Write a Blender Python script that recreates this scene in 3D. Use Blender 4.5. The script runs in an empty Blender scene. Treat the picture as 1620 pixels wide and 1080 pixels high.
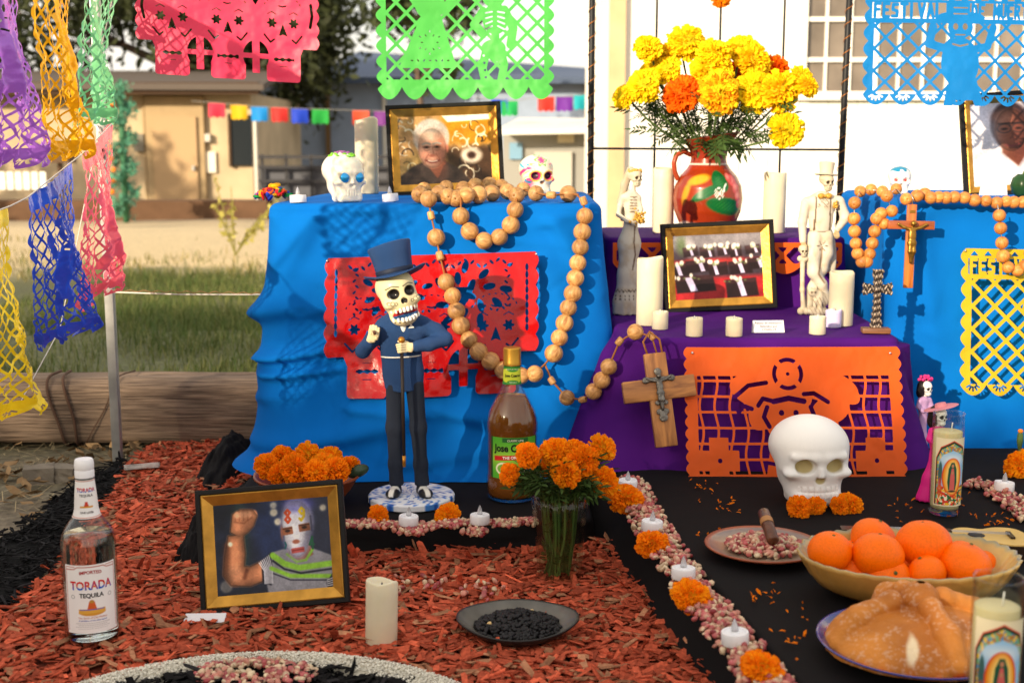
import bpy, bmesh, math, random
import numpy as np
from mathutils import Vector, Matrix, Euler

scene = bpy.context.scene
R = math.radians
rng = np.random.default_rng(11)
random.seed(11)
PI = math.pi

# ------------------------------------------------------------------ camera
FPX = 2000.0                       # focal length in photograph pixels (1620 wide)
CAM_H = 0.87
PITCH = math.atan(315.0 / FPX)
cam_d = bpy.data.cameras.new('camera')
cam_d.sensor_width = 36.0
cam_d.lens = FPX / 1620.0 * 36.0
cam_d.clip_start = 0.05
cam_d.clip_end = 2000.0
cam_d.dof.use_dof = True
cam_d.dof.focus_distance = 2.65
cam_d.dof.aperture_fstop = 4.8
cam = bpy.data.objects.new('camera', cam_d)
scene.collection.objects.link(cam)
cam.location = (0, 0, CAM_H)
cam.rotation_euler = (R(90) - PITCH, 0, 0)
scene.camera = cam

# ------------------------------------------------------------------ sky and sun
SUN_AZ, SUN_EL = R(36), R(17.5)    # sun behind the camera, to its left, low
world = bpy.data.worlds.new('World')
scene.world = world
world.use_nodes = True
wn = world.node_tree.nodes
sky = wn.new('ShaderNodeTexSky')
sky.sky_type = 'NISHITA'
sky.sun_disc = False
sky.sun_elevation = SUN_EL
sky.sun_rotation = R(180) + SUN_AZ
sky.air_density = 1.0
sky.dust_density = 3.0
sky.ozone_density = 1.0
bg = wn['Background']
bg.inputs['Strength'].default_value = 0.15
# thin bright cloud veil over the whole sky
wl = world.node_tree.links
wtc = wn.new('ShaderNodeTexCoord'); wnz = wn.new('ShaderNodeTexNoise'); wnz.inputs['Scale'].default_value = 3.0; wnz.inputs['Detail'].default_value = 6
wl.new(wtc.outputs['Generated'], wnz.inputs['Vector'])
wmr = wn.new('ShaderNodeMapRange'); wmr.inputs['From Min'].default_value = 0.3; wmr.inputs['From Max'].default_value = 0.7
wmr.inputs['To Min'].default_value = 0.45; wmr.inputs['To Max'].default_value = 0.9
wl.new(wnz.outputs['Fac'], wmr.inputs['Value'])
wmx = wn.new('ShaderNodeMixRGB'); wmx.inputs['Color2'].default_value = (7.0, 6.4, 5.7, 1)
wl.new(wmr.outputs['Result'], wmx.inputs['Fac']); wl.new(sky.outputs['Color'], wmx.inputs['Color1'])
wl.new(wmx.outputs['Color'], bg.inputs['Color'])

sun_d = bpy.data.lights.new('sun', 'SUN')
sun_d.energy = 5.0
sun_d.angle = R(0.8)
sun_d.color = (1.0, 0.82, 0.58)
sun = bpy.data.objects.new('sun', sun_d)
scene.collection.objects.link(sun)
sdir = Vector((math.sin(SUN_AZ) * math.cos(SUN_EL), math.cos(SUN_AZ) * math.cos(SUN_EL), -math.sin(SUN_EL)))
sun.rotation_euler = sdir.to_track_quat('-Z', 'Y').to_euler()
sun.location = (-6, -8, 6)

vs = scene.view_settings
vs.view_transform = 'Standard'
vs.look = 'None'
vs.exposure = 0.48
vs.gamma = 1.0
vs.use_curve_mapping = False
scene.render.engine = 'CYCLES'
cy = scene.cycles
cy.use_denoising = True
cy.max_bounces = 10
cy.transmission_bounces = 10
cy.transparent_max_bounces = 12
cy.diffuse_bounces = 3
cy.glossy_bounces = 4
cy.caustics_reflective = False
cy.caustics_refractive = False
cy.sample_clamp_indirect = 6.0

# ------------------------------------------------------------------ picture <-> place helpers
_c, _s = math.cos(PITCH), math.sin(PITCH)
def ray(px, py):
    a = (px - 810.0) / FPX
    b = (540.0 - py) / FPX
    return Vector((a, _c + b * _s, -_s + b * _c))
def pt(px, py, Y):
    d = ray(px, py)
    return Vector((0, 0, CAM_H)) + d * (Y / d.y)
def gr(px, py, z):
    d = ray(px, py)
    return Vector((0, 0, CAM_H)) + d * ((z - CAM_H) / d.z)
def mpp(Y, z=0.4):
    return (Y * _c + (CAM_H - z) * _s) / FPX

# ------------------------------------------------------------------ materials
MATS = {}
def _base(name):
    m = bpy.data.materials.new(name)
    m.use_nodes = True
    nt = m.node_tree
    return m, nt, nt.nodes['Principled BSDF']
def lin(r, g, b):
    f = lambda c: c / 12.92 if c <= 0.04045 else ((c + 0.055) / 1.055) ** 2.4
    return (f(r / 255.0), f(g / 255.0), f(b / 255.0))
def mat(name, col=(0.5, 0.5, 0.5), rough=0.6, vary=0.0, vscale=8.0, bump=0.0, bscale=60.0, metal=0.0,
        sss=0.0, trans=0.0, ior=1.45, coat=0.0, attr=False, spec=0.28, sheen=0.0, thin=0.0, detail=4.0, stretch=None, emit=0.0, rvary=0.0):
    """attr=True takes the colour from the mesh's own printed/painted colours"""
    if name in MATS: return MATS[name]
    m, nt, p = _base(name)
    N, L = nt.nodes, nt.links
    tc = N.new('ShaderNodeTexCoord')
    vec = tc.outputs['Object']
    if stretch:
        mp = N.new('ShaderNodeMapping'); mp.inputs['Scale'].default_value = stretch
        L.new(vec, mp.inputs['Vector']); vec = mp.outputs['Vector']
    if attr:
        at = N.new('ShaderNodeAttribute'); at.attribute_name = 'Col'
        csock = at.outputs['Color']
    else:
        rgb = N.new('ShaderNodeRGB'); rgb.outputs[0].default_value = (*col, 1)
        csock = rgb.outputs[0]
    if vary > 0:
        nz = N.new('ShaderNodeTexNoise'); nz.inputs['Scale'].default_value = vscale; nz.inputs['Detail'].default_value = detail
        L.new(vec, nz.inputs['Vector'])
        mr = N.new('ShaderNodeMapRange')
        mr.inputs['From Min'].default_value = 0.3; mr.inputs['From Max'].default_value = 0.7
        mr.inputs['To Min'].default_value = 1 - vary; mr.inputs['To Max'].default_value = 1 + vary
        L.new(nz.outputs['Fac'], mr.inputs['Value'])
        mx = N.new('ShaderNodeVectorMath'); mx.operation = 'SCALE'
        L.new(csock, mx.inputs[0]); L.new(mr.outputs['Result'], mx.inputs['Scale'])
        csock = mx.outputs[0]
    L.new(csock, p.inputs['Base Color'])
    p.inputs['Roughness'].default_value = rough
    if rvary > 0:
        nz2 = N.new('ShaderNodeTexNoise'); nz2.inputs['Scale'].default_value = vscale * 2.3; nz2.inputs['Detail'].default_value = 5
        L.new(vec, nz2.inputs['Vector'])
        mr2 = N.new('ShaderNodeMapRange')
        mr2.inputs['To Min'].default_value = max(0.02, rough - rvary); mr2.inputs['To Max'].default_value = min(1, rough + rvary)
        L.new(nz2.outputs['Fac'], mr2.inputs['Value']); L.new(mr2.outputs['Result'], p.inputs['Roughness'])
    p.inputs['Metallic'].default_value = metal
    p.inputs['Specular IOR Level'].default_value = spec
    p.inputs['IOR'].default_value = ior
    p.inputs['Transmission Weight'].default_value = trans
    p.inputs['Coat Weight'].default_value = coat
    if sheen: p.inputs['Sheen Weight'].default_value = sheen
    if sss > 0:
        p.inputs['Subsurface Weight'].default_value = sss
        p.inputs['Subsurface Radius'].default_value = (0.010, 0.007, 0.004)
        p.inputs['Subsurface Scale'].default_value = 1.0
    if emit > 0:
        L.new(csock, p.inputs['Emission Color']); p.inputs['Emission Strength'].default_value = emit
    if bump > 0:
        nb = N.new('ShaderNodeTexNoise'); nb.inputs['Scale'].default_value = bscale; nb.inputs['Detail'].default_value = 6
        L.new(vec, nb.inputs['Vector'])
        b = N.new('ShaderNodeBump'); b.inputs['Strength'].default_value = min(1.0, bump); b.inputs['Distance'].default_value = 0.004
        L.new(nb.outputs['Fac'], b.inputs['Height']); L.new(b.outputs['Normal'], p.inputs['Normal'])
    if thin > 0:       # light shines through thin paper, petals, leaves
        tr = N.new('ShaderNodeBsdfTranslucent'); L.new(csock, tr.inputs['Color'])
        ms = N.new('ShaderNodeMixShader'); ms.inputs[0].default_value = thin
        out = N['Material Output']
        L.new(p.outputs[0], ms.inputs[1]); L.new(tr.outputs[0], ms.inputs[2]); L.new(ms.outputs[0], out.inputs['Surface'])
    MATS[name] = m
    return m

def mat_cloth(name, col, rough=0.75, weave=900.0, sheen=0.0):
    """woven cloth: faint thread pattern, soft blotches, sheen"""
    if name in MATS: return MATS[name]
    m, nt, p = _base(name)
    N, L = nt.nodes, nt.links
    tc = N.new('ShaderNodeTexCoord')
    nz = N.new('ShaderNodeTexNoise'); nz.inputs['Scale'].default_value = 5.0; nz.inputs['Detail'].default_value = 5
    L.new(tc.outputs['Object'], nz.inputs['Vector'])
    mr = N.new('ShaderNodeMapRange'); mr.inputs['From Min'].default_value = 0.3; mr.inputs['From Max'].default_value = 0.7
    mr.inputs['To Min'].default_value = 0.9; mr.inputs['To Max'].default_value = 1.1
    L.new(nz.outputs['Fac'], mr.inputs['Value'])
    sc = N.new('ShaderNodeVectorMath'); sc.operation = 'SCALE'; sc.inputs[0].default_value = col
    L.new(mr.outputs['Result'], sc.inputs['Scale']); L.new(sc.outputs[0], p.inputs['Base Color'])
    w1 = N.new('ShaderNodeTexNoise'); w1.inputs['Scale'].default_value = weave; w1.inputs['Detail'].default_value = 2
    L.new(tc.outputs['Object'], w1.inputs['Vector'])
    w2 = N.new('ShaderNodeTexNoise'); w2.noise_type = 'RIDGED_MULTIFRACTAL'; w2.inputs['Scale'].default_value = 5.5; w2.inputs['Detail'].default_value = 3; w2.inputs['Distortion'].default_value = .6
    L.new(tc.outputs['Object'], w2.inputs['Vector'])
    ad = N.new('ShaderNodeMath'); ad.operation = 'MULTIPLY_ADD'; ad.inputs[1].default_value = 0.05
    L.new(w1.outputs['Fac'], ad.inputs[0]); L.new(w2.outputs['Fac'], ad.inputs[2])
    b = N.new('ShaderNodeBump'); b.inputs['Strength'].default_value = 0.30; b.inputs['Distance'].default_value = 0.008
    L.new(ad.outputs[0], b.inputs['Height']); L.new(b.outputs['Normal'], p.inputs['Normal'])
    p.inputs['Roughness'].default_value = rough
    p.inputs['Specular IOR Level'].default_value = 0.12
    p.inputs['Sheen Weight'].default_value = sheen
    p.inputs['Sheen Roughness'].default_value = 0.5
    MATS[name] = m
    return m

def mat_wood(name, c1, c2, rough=0.6, scale=6.0, stretch=(1, 1, 12), dist=4.0, bump=0.4):
    """grain: stretched noise driving two wood colours"""
    if name in MATS: return MATS[name]
    m, nt, p = _base(name)
    N, L = nt.nodes, nt.links
    tc = N.new('ShaderNodeTexCoord'); mp = N.new('ShaderNodeMapping'); mp.inputs['Scale'].default_value = stretch
    L.new(tc.outputs['Object'], mp.inputs['Vector'])
    nz = N.new('ShaderNodeTexNoise'); nz.inputs['Scale'].default_value = scale; nz.inputs['Detail'].default_value = 7
    nz.inputs['Distortion'].default_value = dist * 0.25
    L.new(mp.outputs['Vector'], nz.inputs['Vector'])
    cr = N.new('ShaderNodeValToRGB')
    cr.color_ramp.elements[0].position = 0.32; cr.color_ramp.elements[0].color = (*c1, 1)
    cr.color_ramp.elements[1].position = 0.66; cr.color_ramp.elements[1].color = (*c2, 1)
    L.new(nz.outputs['Fac'], cr.inputs['Fac']); L.new(cr.outputs['Color'], p.inputs['Base Color'])
    b = N.new('ShaderNodeBump'); b.inputs['Strength'].default_value = bump; b.inputs['Distance'].default_value = 0.004
    L.new(nz.outputs['Fac'], b.inputs['Height']); L.new(b.outputs['Normal'], p.inputs['Normal'])
    p.inputs['Roughness'].default_value = rough
    MATS[name] = m
    return m

def mat_pane(name, tint=(.95, .97, .96), ior=1.5, rough=.02):
    """thin clear glass: light passes straight through, Fresnel reflections on top"""
    if name in MATS: return MATS[name]
    m, nt, p = _base(name); N, L = nt.nodes, nt.links
    tr = N.new('ShaderNodeBsdfTransparent'); tr.inputs['Color'].default_value = (*tint, 1)
    gl = N.new('ShaderNodeBsdfGlossy'); gl.inputs['Roughness'].default_value = rough
    fw = N.new('ShaderNodeLayerWeight'); fw.inputs['Blend'].default_value = .5
    pw_ = N.new('ShaderNodeMath'); pw_.operation = 'POWER'; pw_.inputs[1].default_value = 4.0; L.new(fw.outputs['Facing'], pw_.inputs[0])
    fr = N.new('ShaderNodeMath'); fr.operation = 'MULTIPLY_ADD'; fr.inputs[1].default_value = .75; fr.inputs[2].default_value = .035; L.new(pw_.outputs[0], fr.inputs[0])
    ms = N.new('ShaderNodeMixShader'); L.new(fr.outputs[0], ms.inputs[0]); L.new(tr.outputs[0], ms.inputs[1]); L.new(gl.outputs[0], ms.inputs[2])
    L.new(ms.outputs[0], N['Material Output'].inputs['Surface'])
    MATS[name] = m
    return m

def mat_glass(name, col=(1, 1, 1), rough=0.01, ior=1.45, absorb=None):
    if name in MATS: return MATS[name]
    m, nt, p = _base(name)
    p.inputs['Base Color'].default_value = (*col, 1)
    p.inputs['Roughness'].default_value = rough
    p.inputs['IOR'].default_value = ior
    p.inputs['Transmission Weight'].default_value = 1.0
    if absorb:
        va = nt.nodes.new('ShaderNodeVolumeAbsorption')
        va.inputs['Color'].default_value = (*absorb[0], 1); va.inputs['Density'].default_value = absorb[1]
        nt.links.new(va.outputs[0], nt.nodes['Material Output'].inputs['Volume'])
    MATS[name] = m
    return m

# ------------------------------------------------------------------ objects
COL = scene.collection.objects
def tag(o, label=None, cat=None, group=None, kind=None):
    if label: o['label'] = label
    if cat: o['category'] = cat
    if group: o['group'] = group
    if kind: o['kind'] = kind
    return o
def thing(name, loc, label, cat, group=None, rz=0.0, rot=None):
    o = bpy.data.objects.new(name, None)
    COL.link(o)
    o.empty_display_size = 0.02
    o.location = loc
    o.rotation_euler = rot if rot is not None else (0, 0, rz)
    return tag(o, label, cat, group)
def link(name, me, parent=None, loc=(0, 0, 0), rot=(0, 0, 0), scale=None):
    o = bpy.data.objects.new(name, me)
    COL.link(o)
    o.parent = parent
    o.location = loc
    o.rotation_euler = rot
    if scale is not None: o.scale = scale if hasattr(scale, '__len__') else (scale,) * 3
    return o
def copy_tree(o, parent=None):
    c = o.copy(); COL.link(c); c.parent = parent
    for ch in list(o.children): copy_tree(ch, c)
    return c

class MB:
    """collects verts / faces / colours and links them as ONE mesh"""
    def __init__(s): s.V = []; s.F = []; s.C = []; s.n = 0; s.hasc = False
    def add(s, V, F, col=None):
        V = np.asarray(V, float).reshape(-1, 3)
        s.V.append(V)
        if isinstance(F, np.ndarray): F = F.tolist()
        n = s.n
        s.F.extend([[i + n for i in f] for f in F])
        if col is None: c = np.ones((len(V), 3)) * 0.5
        else:
            s.hasc = True
            c = np.asarray(col, float)
            if c.ndim == 1: c = np.tile(c, (len(V), 1))
        s.C.append(c)
        s.n += len(V)
        return s
    def box(s, c, size, rot=None, col=None, taper=1.0):
        hx, hy, hz = [a / 2 for a in size]
        V = np.array([[x * (taper if z > 0 else 1), y * (taper if z > 0 else 1), z] for z in (-hz, hz) for y in (-hy, hy) for x in (-hx, hx)])
        if rot is not None: V = V @ np.array(Euler(rot).to_matrix()).T
        V = V + np.array(c)
        return s.add(V, [(0, 2, 3, 1), (4, 5, 7, 6), (0, 1, 5, 4), (2, 6, 7, 3), (0, 4, 6, 2), (1, 3, 7, 5)], col)
    def lathe(s, prof, seg=32, c=(0, 0, 0), col=None, wob=None, axis=None, sx=1.0, sy=1.0, cols=None):
        prof = np.asarray(prof, float); n = len(prof)
        a = np.linspace(0, 2 * PI, seg, endpoint=False)
        r = prof[:, 0][:, None] * np.ones(seg)[None]; z = prof[:, 1][:, None] * np.ones(seg)[None]
        if wob is not None: r, z = wob(r, z, a[None, :] * np.ones((n, 1)))
        V = np.stack([r * np.cos(a) * sx, r * np.sin(a) * sy, z], -1).reshape(-1, 3)
        if axis is not None: V = V @ np.array(axis).T
        V = V + np.array(c)
        F = []
        for i in range(n - 1):
            for j in range(seg):
                k = (j + 1) % seg
                F.append((i * seg + j, i * seg + k, (i + 1) * seg + k, (i + 1) * seg + j))
        if cols is not None: col = np.repeat(np.asarray(cols, float), seg, axis=0)
        return s.add(V, F, col)
    def tube(s, pts, rad, seg=8, col=None, cap=True, flat=1.0):
        P = np.asarray([tuple(p) for p in pts], float); n = len(P)
        rad = np.ones(n) * rad if np.isscalar(rad) else np.asarray(rad, float)
        T = np.gradient(P, axis=0); T /= np.linalg.norm(T, axis=1)[:, None] + 1e-12
        up = np.array([0, 0, 1.0]) if abs(T[0][2]) < 0.9 else np.array([1.0, 0, 0])
        V = []
        nrm = np.cross(T[0], up); nrm /= np.linalg.norm(nrm)
        a = np.linspace(0, 2 * PI, seg, endpoint=False)
        for i in range(n):
            nrm = nrm - T[i] * np.dot(nrm, T[i]); nrm /= np.linalg.norm(nrm) + 1e-12
            bi = np.cross(T[i], nrm)
            V.append(P[i] + rad[i] * (np.cos(a)[:, None] * nrm + np.sin(a)[:, None] * bi * flat))
        V = np.concatenate(V)
        F = [(i * seg + j, i * seg + (j + 1) % seg, (i + 1) * seg + (j + 1) % seg, (i + 1) * seg + j) for i in range(n - 1) for j in range(seg)]
        if cap:
            F.append(tuple(range(seg))[::-1]); F.append(tuple((n - 1) * seg + j for j in range(seg)))
        return s.add(V, F, col)
    def ball(s, c, r, seg=16, rings=10, col=None, rot=None):
        r = np.ones(3) * r if np.isscalar(r) else np.array(r)
        th = np.linspace(0, PI, rings + 1)[1:-1]; a = np.linspace(0, 2 * PI, seg, endpoint=False)
        V = [[0, 0, 1]] + [[math.sin(t) * math.cos(b), math.sin(t) * math.sin(b), math.cos(t)] for t in th for b in a] + [[0, 0, -1]]
        V = np.array(V) * r
        if rot is not None: V = V @ np.array(Euler(rot).to_matrix()).T
        V = V + np.array(c)
        k = len(th); F = [(0, 1 + j, 1 + (j + 1) % seg) for j in range(seg)]
        F += [(1 + i * seg + j, 1 + (i + 1) * seg + j, 1 + (i + 1) * seg + (j + 1) % seg, 1 + i * seg + (j + 1) % seg) for i in range(k - 1) for j in range(seg)]
        F += [(1 + k * seg, 1 + (k - 1) * seg + (j + 1) % seg, 1 + (k - 1) * seg + j) for j in range(seg)]
        return s.add(V, F, col)
    def grid(s, X, col=None, flip=False):
        """X: (n,m,3) array of points"""
        n, m = X.shape[:2]
        i, j = np.meshgrid(np.arange(n - 1), np.arange(m - 1), indexing='ij')
        a = (i * m + j).ravel()
        F = np.stack([a, a + 1, a + m + 1, a + m], -1)
        if flip: F = F[:, ::-1]
        return s.add(X.reshape(-1, 3), F, None if col is None else np.asarray(col).reshape(-1, 3))
    def mesh(s, name, material, smooth=True, sharp=None):
        me = bpy.data.meshes.new(name)
        V = np.concatenate(s.V)
        me.from_pydata(V.tolist(), [], s.F)
        if s.hasc:
            at = me.color_attributes.new('Col', 'FLOAT_COLOR', 'POINT')
            C = np.concatenate(s.C); C = np.concatenate([np.clip(C, 0, 1), np.ones((len(C), 1))], 1)
            at.data.foreach_set('color', C.astype(np.float32).ravel())
        me.materials.append(material)
        me.polygons.foreach_set('use_smooth', [bool(smooth)] * len(me.polygons))
        if sharp is not None and smooth:
            me.set_sharp_from_angle(angle=R(sharp))
        me.update()
        return me
    def build(s, name, material, parent=None, loc=(0, 0, 0), rot=(0, 0, 0), smooth=True, sharp=None, scale=None):
        return link(name, s.mesh(name, material, smooth, sharp), parent, loc, rot, scale)

def bevel_box_mesh(name, size, material, bev=0.002, seg=2, col=None):
    bm = bmesh.new()
    bmesh.ops.create_cube(bm, size=1.0)
    bmesh.ops.scale(bm, vec=size, verts=bm.verts)
    bmesh.ops.bevel(bm, geom=bm.edges[:], offset=bev, segments=seg, affect='EDGES', profile=0.5)
    me = bpy.data.meshes.new(name); bm.to_mesh(me); bm.free()
    me.materials.append(material)
    me.polygons.foreach_set('use_smooth', [True] * len(me.polygons)); me.set_sharp_from_angle(angle=R(40))
    return me

def noise2(x, y, sc=1.0, seed=0, oct=4):
    """smooth value noise"""
    out = np.zeros(np.broadcast(x, y).shape); amp = 1.0; tot = 0
    for o in range(oct):
        X = x * sc * 2 ** o + seed * 17.3 + o * 5.1; Y = y * sc * 2 ** o + seed * 9.7 - o * 3.3
        xi = np.floor(X); yi = np.floor(Y); fx = X - xi; fy = Y - yi
        fx = fx * fx * (3 - 2 * fx); fy = fy * fy * (3 - 2 * fy)
        def h(a, b):
            v = np.sin(a * 127.1 + b * 311.7 + seed * 13.7) * 43758.5453
            return v - np.floor(v)
        v = (h(xi, yi) * (1 - fx) + h(xi + 1, yi) * fx) * (1 - fy) + (h(xi, yi + 1) * (1 - fx) + h(xi + 1, yi + 1) * fx) * fy
        out = out + v * amp; tot += amp; amp *= 0.5
    return out / tot

# ------------------------------------------------------------------ solid modelling with distance fields
def sph(P, c, r): return np.linalg.norm(P - np.array(c), axis=-1) - r
def ell(P, c, r, rot=None):
    Q = P - np.array(c)
    if rot is not None: Q = Q @ np.array(Euler(rot).to_matrix())
    r = np.array(r, float)
    k0 = np.linalg.norm(Q / r, axis=-1); k1 = np.linalg.norm(Q / (r * r), axis=-1)
    return k0 * (k0 - 1.0) / (k1 + 1e-9)
def cap(P, a, b, ra, rb=None, sq=None):
    rb = ra if rb is None else rb
    a = np.array(a, float); b = np.array(b, float); ab = b - a
    Q = P - a
    t = np.clip((Q @ ab) / (ab @ ab), 0, 1)
    D = Q - t[..., None] * ab
    if sq is not None: D = D / np.array(sq)
    return np.linalg.norm(D, axis=-1) - (ra + (rb - ra) * t)
def chain(P, pts, rad, k=0.004, sq=None):
    d = None
    for i in range(len(pts) - 1):
        e = cap(P, pts[i], pts[i + 1], rad[i], rad[i + 1], sq)
        d = e if d is None else su(d, e, k)
    return d
def rbox(P, c, b, r=0.0, rot=None):
    Q = P - np.array(c)
    if rot is not None: Q = Q @ np.array(Euler(rot).to_matrix())
    q = np.abs(Q) - (np.array(b) - r)
    return np.linalg.norm(np.maximum(q, 0), axis=-1) + np.minimum(q.max(-1), 0) - r
def su(a, b, k):
    h = np.clip(0.5 + 0.5 * (b - a) / k, 0, 1)
    return b * (1 - h) + a * h - k * h * (1 - h)
def ss(a, b, k):            # a minus b
    h = np.clip(0.5 - 0.5 * (a + b) / k, 0, 1)
    return a * (1 - h) - b * h + k * h * (1 - h)

def surface(fn, mn, mx, h):
    mn = np.array(mn, float); mx = np.array(mx, float)
    n = np.maximum(4, np.ceil((mx - mn) / h).astype(int) + 1)
    ax = [mn[i] + h * np.arange(n[i]) for i in range(3)]
    G = np.stack(np.meshgrid(*ax, indexing='ij'), -1)
    f = fn(G.reshape(-1, 3)).reshape(n)
    ins = f < 0
    c = n - 1
    acc = np.zeros((*c, 3)); cnt = np.zeros(c)
    for a in range(3):
        o = [(b, d) for b in (0, 1) for d in (0, 1)]
        oth = [i for i in range(3) if i != a]
        for (b, d) in o:
            s0 = [None] * 3; s1 = [None] * 3
            s0[a] = slice(0, c[a]); s1[a] = slice(1, c[a] + 1)
            for q, e in zip(oth, (b, d)):
                s0[q] = slice(e, c[q] + e); s1[q] = s0[q]
            f0 = f[tuple(s0)]; f1 = f[tuple(s1)]
            cr = (f0 < 0) != (f1 < 0)
            t = np.where(cr, f0 / np.where(cr, f0 - f1, 1), 0)
            acc[..., a] += np.where(cr, t, 0)
            for q, e in zip(oth, (b, d)): acc[..., q] += np.where(cr, e, 0)
            cnt += cr
    m = cnt > 0
    idx = -np.ones(c, int); idx[m] = np.arange(m.sum())
    base = np.stack(np.meshgrid(*[np.arange(k) for k in c], indexing='ij'), -1)
    V = mn + h * (base[m] + acc[m] / cnt[m][:, None])
    Fs = []
    for a in range(3):
        b, d = (a + 1) % 3, (a + 2) % 3
        s0 = [slice(1, c[i]) for i in range(3)]; s1 = list(s0)
        s0[a] = slice(0, c[a]); s1[a] = slice(1, c[a] + 1)
        i0 = ins[tuple(s0)]; i1 = ins[tuple(s1)]
        cr = i0 != i1
        loc = np.argwhere(cr)
        off = np.ones(3, int); off[a] = 0
        loc = loc + off
        def cell(db, dd):
            q = loc.copy(); q[:, b] += db; q[:, d] += dd
            return idx[q[:, 0], q[:, 1], q[:, 2]]
        quad = np.stack([cell(-1, -1), cell(0, -1), cell(0, 0), cell(-1, 0)], -1)
        flip = i1[cr]
        quad[flip] = quad[flip][:, ::-1]
        Fs.append(quad)
    return V, np.concatenate(Fs)
def solid(name, fn, mn, mx, h, material, parent=None, colfn=None, loc=(0, 0, 0), rot=(0, 0, 0), scale=None, relax=1):
    V, F = surface(fn, mn, mx, h)
    b = MB()
    b.add(V, F, colfn(V) if colfn else None)
    return b.build(name, material, parent, loc, rot, True, None, scale)

def mixc(base, col, m):
    """lay colour col over base where mask m (0..1)"""
    m = np.asarray(m)[..., None]
    return base * (1 - m) + np.asarray(col, float) * m
def soft(d, w=0.01):
    return np.clip(0.5 - d / w, 0, 1)

# ------------------------------------------------------------------ flat distance fields: cut paper, print, photographs
def c2(x, y, cx, cy, r): return np.hypot(x - cx, y - cy) - r
def e2(x, y, cx, cy, rx, ry, rot=0.0):
    X, Y = x - cx, y - cy
    if rot: X, Y = X * math.cos(rot) + Y * math.sin(rot), -X * math.sin(rot) + Y * math.cos(rot)
    return (np.hypot(X / rx, Y / ry) - 1) * min(rx, ry)
def b2(x, y, cx, cy, hx, hy, rot=0.0):
    X, Y = x - cx, y - cy
    if rot: X, Y = X * math.cos(rot) + Y * math.sin(rot), -X * math.sin(rot) + Y * math.cos(rot)
    qx, qy = np.abs(X) - hx, np.abs(Y) - hy
    return np.hypot(np.maximum(qx, 0), np.maximum(qy, 0)) + np.minimum(np.maximum(qx, qy), 0)
def s2(x, y, ax, ay, bx, by, w):
    dx, dy = bx - ax, by - ay
    t = np.clip(((x - ax) * dx + (y - ay) * dy) / (dx * dx + dy * dy + 1e-12), 0, 1)
    return np.hypot(x - ax - t * dx, y - ay - t * dy) - w
def line2(x, y, pts, w):
    d = None
    for a, b in zip(pts[:-1], pts[1:]):
        e = s2(x, y, a[0], a[1], b[0], b[1], w)
        d = e if d is None else np.minimum(d, e)
    return d
def poly2(x, y, pts):
    d = np.full(x.shape, 1e9); s = np.ones(x.shape)
    n = len(pts)
    for i in range(n):
        (ax, ay), (bx, by) = pts[i], pts[(i + 1) % n]
        ex, ey = bx - ax, by - ay
        wx, wy = x - ax, y - ay
        t = np.clip((wx * ex + wy * ey) / (ex * ex + ey * ey + 1e-12), 0, 1)
        d = np.minimum(d, (wx - ex * t) ** 2 + (wy - ey * t) ** 2)
        c1 = y >= ay; c3 = y < by; c4 = ex * wy > ey * wx
        al = c1 & c3 & c4; no = ~c1 & ~c3 & ~c4
        s = np.where(al | no, -s, s)
    return s * np.sqrt(d)
STROKES = {'F': [(0, 0, 0, 1), (0, 0, .8, 0), (0, .45, .6, .45)], 'E': [(0, 0, 0, 1), (0, 0, .8, 0), (0, .48, .6, .48), (0, 1, .8, 1)],
           'S': [(.8, .05, .1, .05), (.1, .05, .05, .45), (.05, .45, .75, .55), (.75, .55, .7, .95), (.7, .95, 0, .95)],
           'T': [(0, 0, .9, 0), (.45, 0, .45, 1)], 'I': [(.2, 0, .2, 1)], 'V': [(0, 0, .42, 1), (.42, 1, .85, 0)],
           'A': [(0, 1, .42, 0), (.42, 0, .85, 1), (.2, .65, .65, .65)], 'L': [(0, 0, 0, 1), (0, 1, .75, 1)],
           'D': [(0, 0, 0, 1), (0, 0, .5, .05), (.5, .05, .78, .5), (.78, .5, .5, .95), (.5, .95, 0, 1)],
           'M': [(0, 1, .05, 0), (.05, 0, .45, .7), (.45, .7, .85, 0), (.85, 0, .9, 1)], 'U': [(0, 0, .05, .85), (.05, .85, .4, 1), (.4, 1, .75, .85), (.75, .85, .8, 0)],
           'R': [(0, 0, 0, 1), (0, 0, .7, .1), (.7, .1, .65, .45), (.65, .45, 0, .5), (.3, .5, .8, 1)], 'O': [(.4, 0, .05, .3), (.05, .3, .05, .7), (.05, .7, .4, 1), (.4, 1, .75, .7), (.75, .7, .75, .3), (.75, .3, .4, 0)],
           '8': [(.4, 0, .1, .2), (.1, .2, .7, .75), (.7, .75, .4, 1), (.4, 1, .1, .75), (.1, .75, .7, .2), (.7, .2, .4, 0)],
           '9': [(.7, .4, .4, .5), (.4, .5, .1, .25), (.1, .25, .4, 0), (.4, 0, .7, .2), (.7, .2, .65, .7), (.65, .7, .3, 1), (.3, 1, .1, .85)],
           '4': [(.55, 1, .55, 0), (.55, 0, 0, .65), (0, .65, .8, .65)], ' ': []}
def word2(x, y, txt, x0, y0, w, h, th, pitch=None):
    """strokes of a word; x grows right, y grows DOWN"""
    d = np.full(np.broadcast(x, y).shape, 1e3)
    n = len(txt); pitch = pitch or w / n
    for i, ch in enumerate(txt):
        for (a, b, c, e) in STROKES[ch]:
            s = pitch * 0.72
            d = np.minimum(d, s2(x, y, x0 + i * pitch + a * s, y0 + b * h, x0 + i * pitch + c * s, y0 + e * h, th))
    return d

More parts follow.
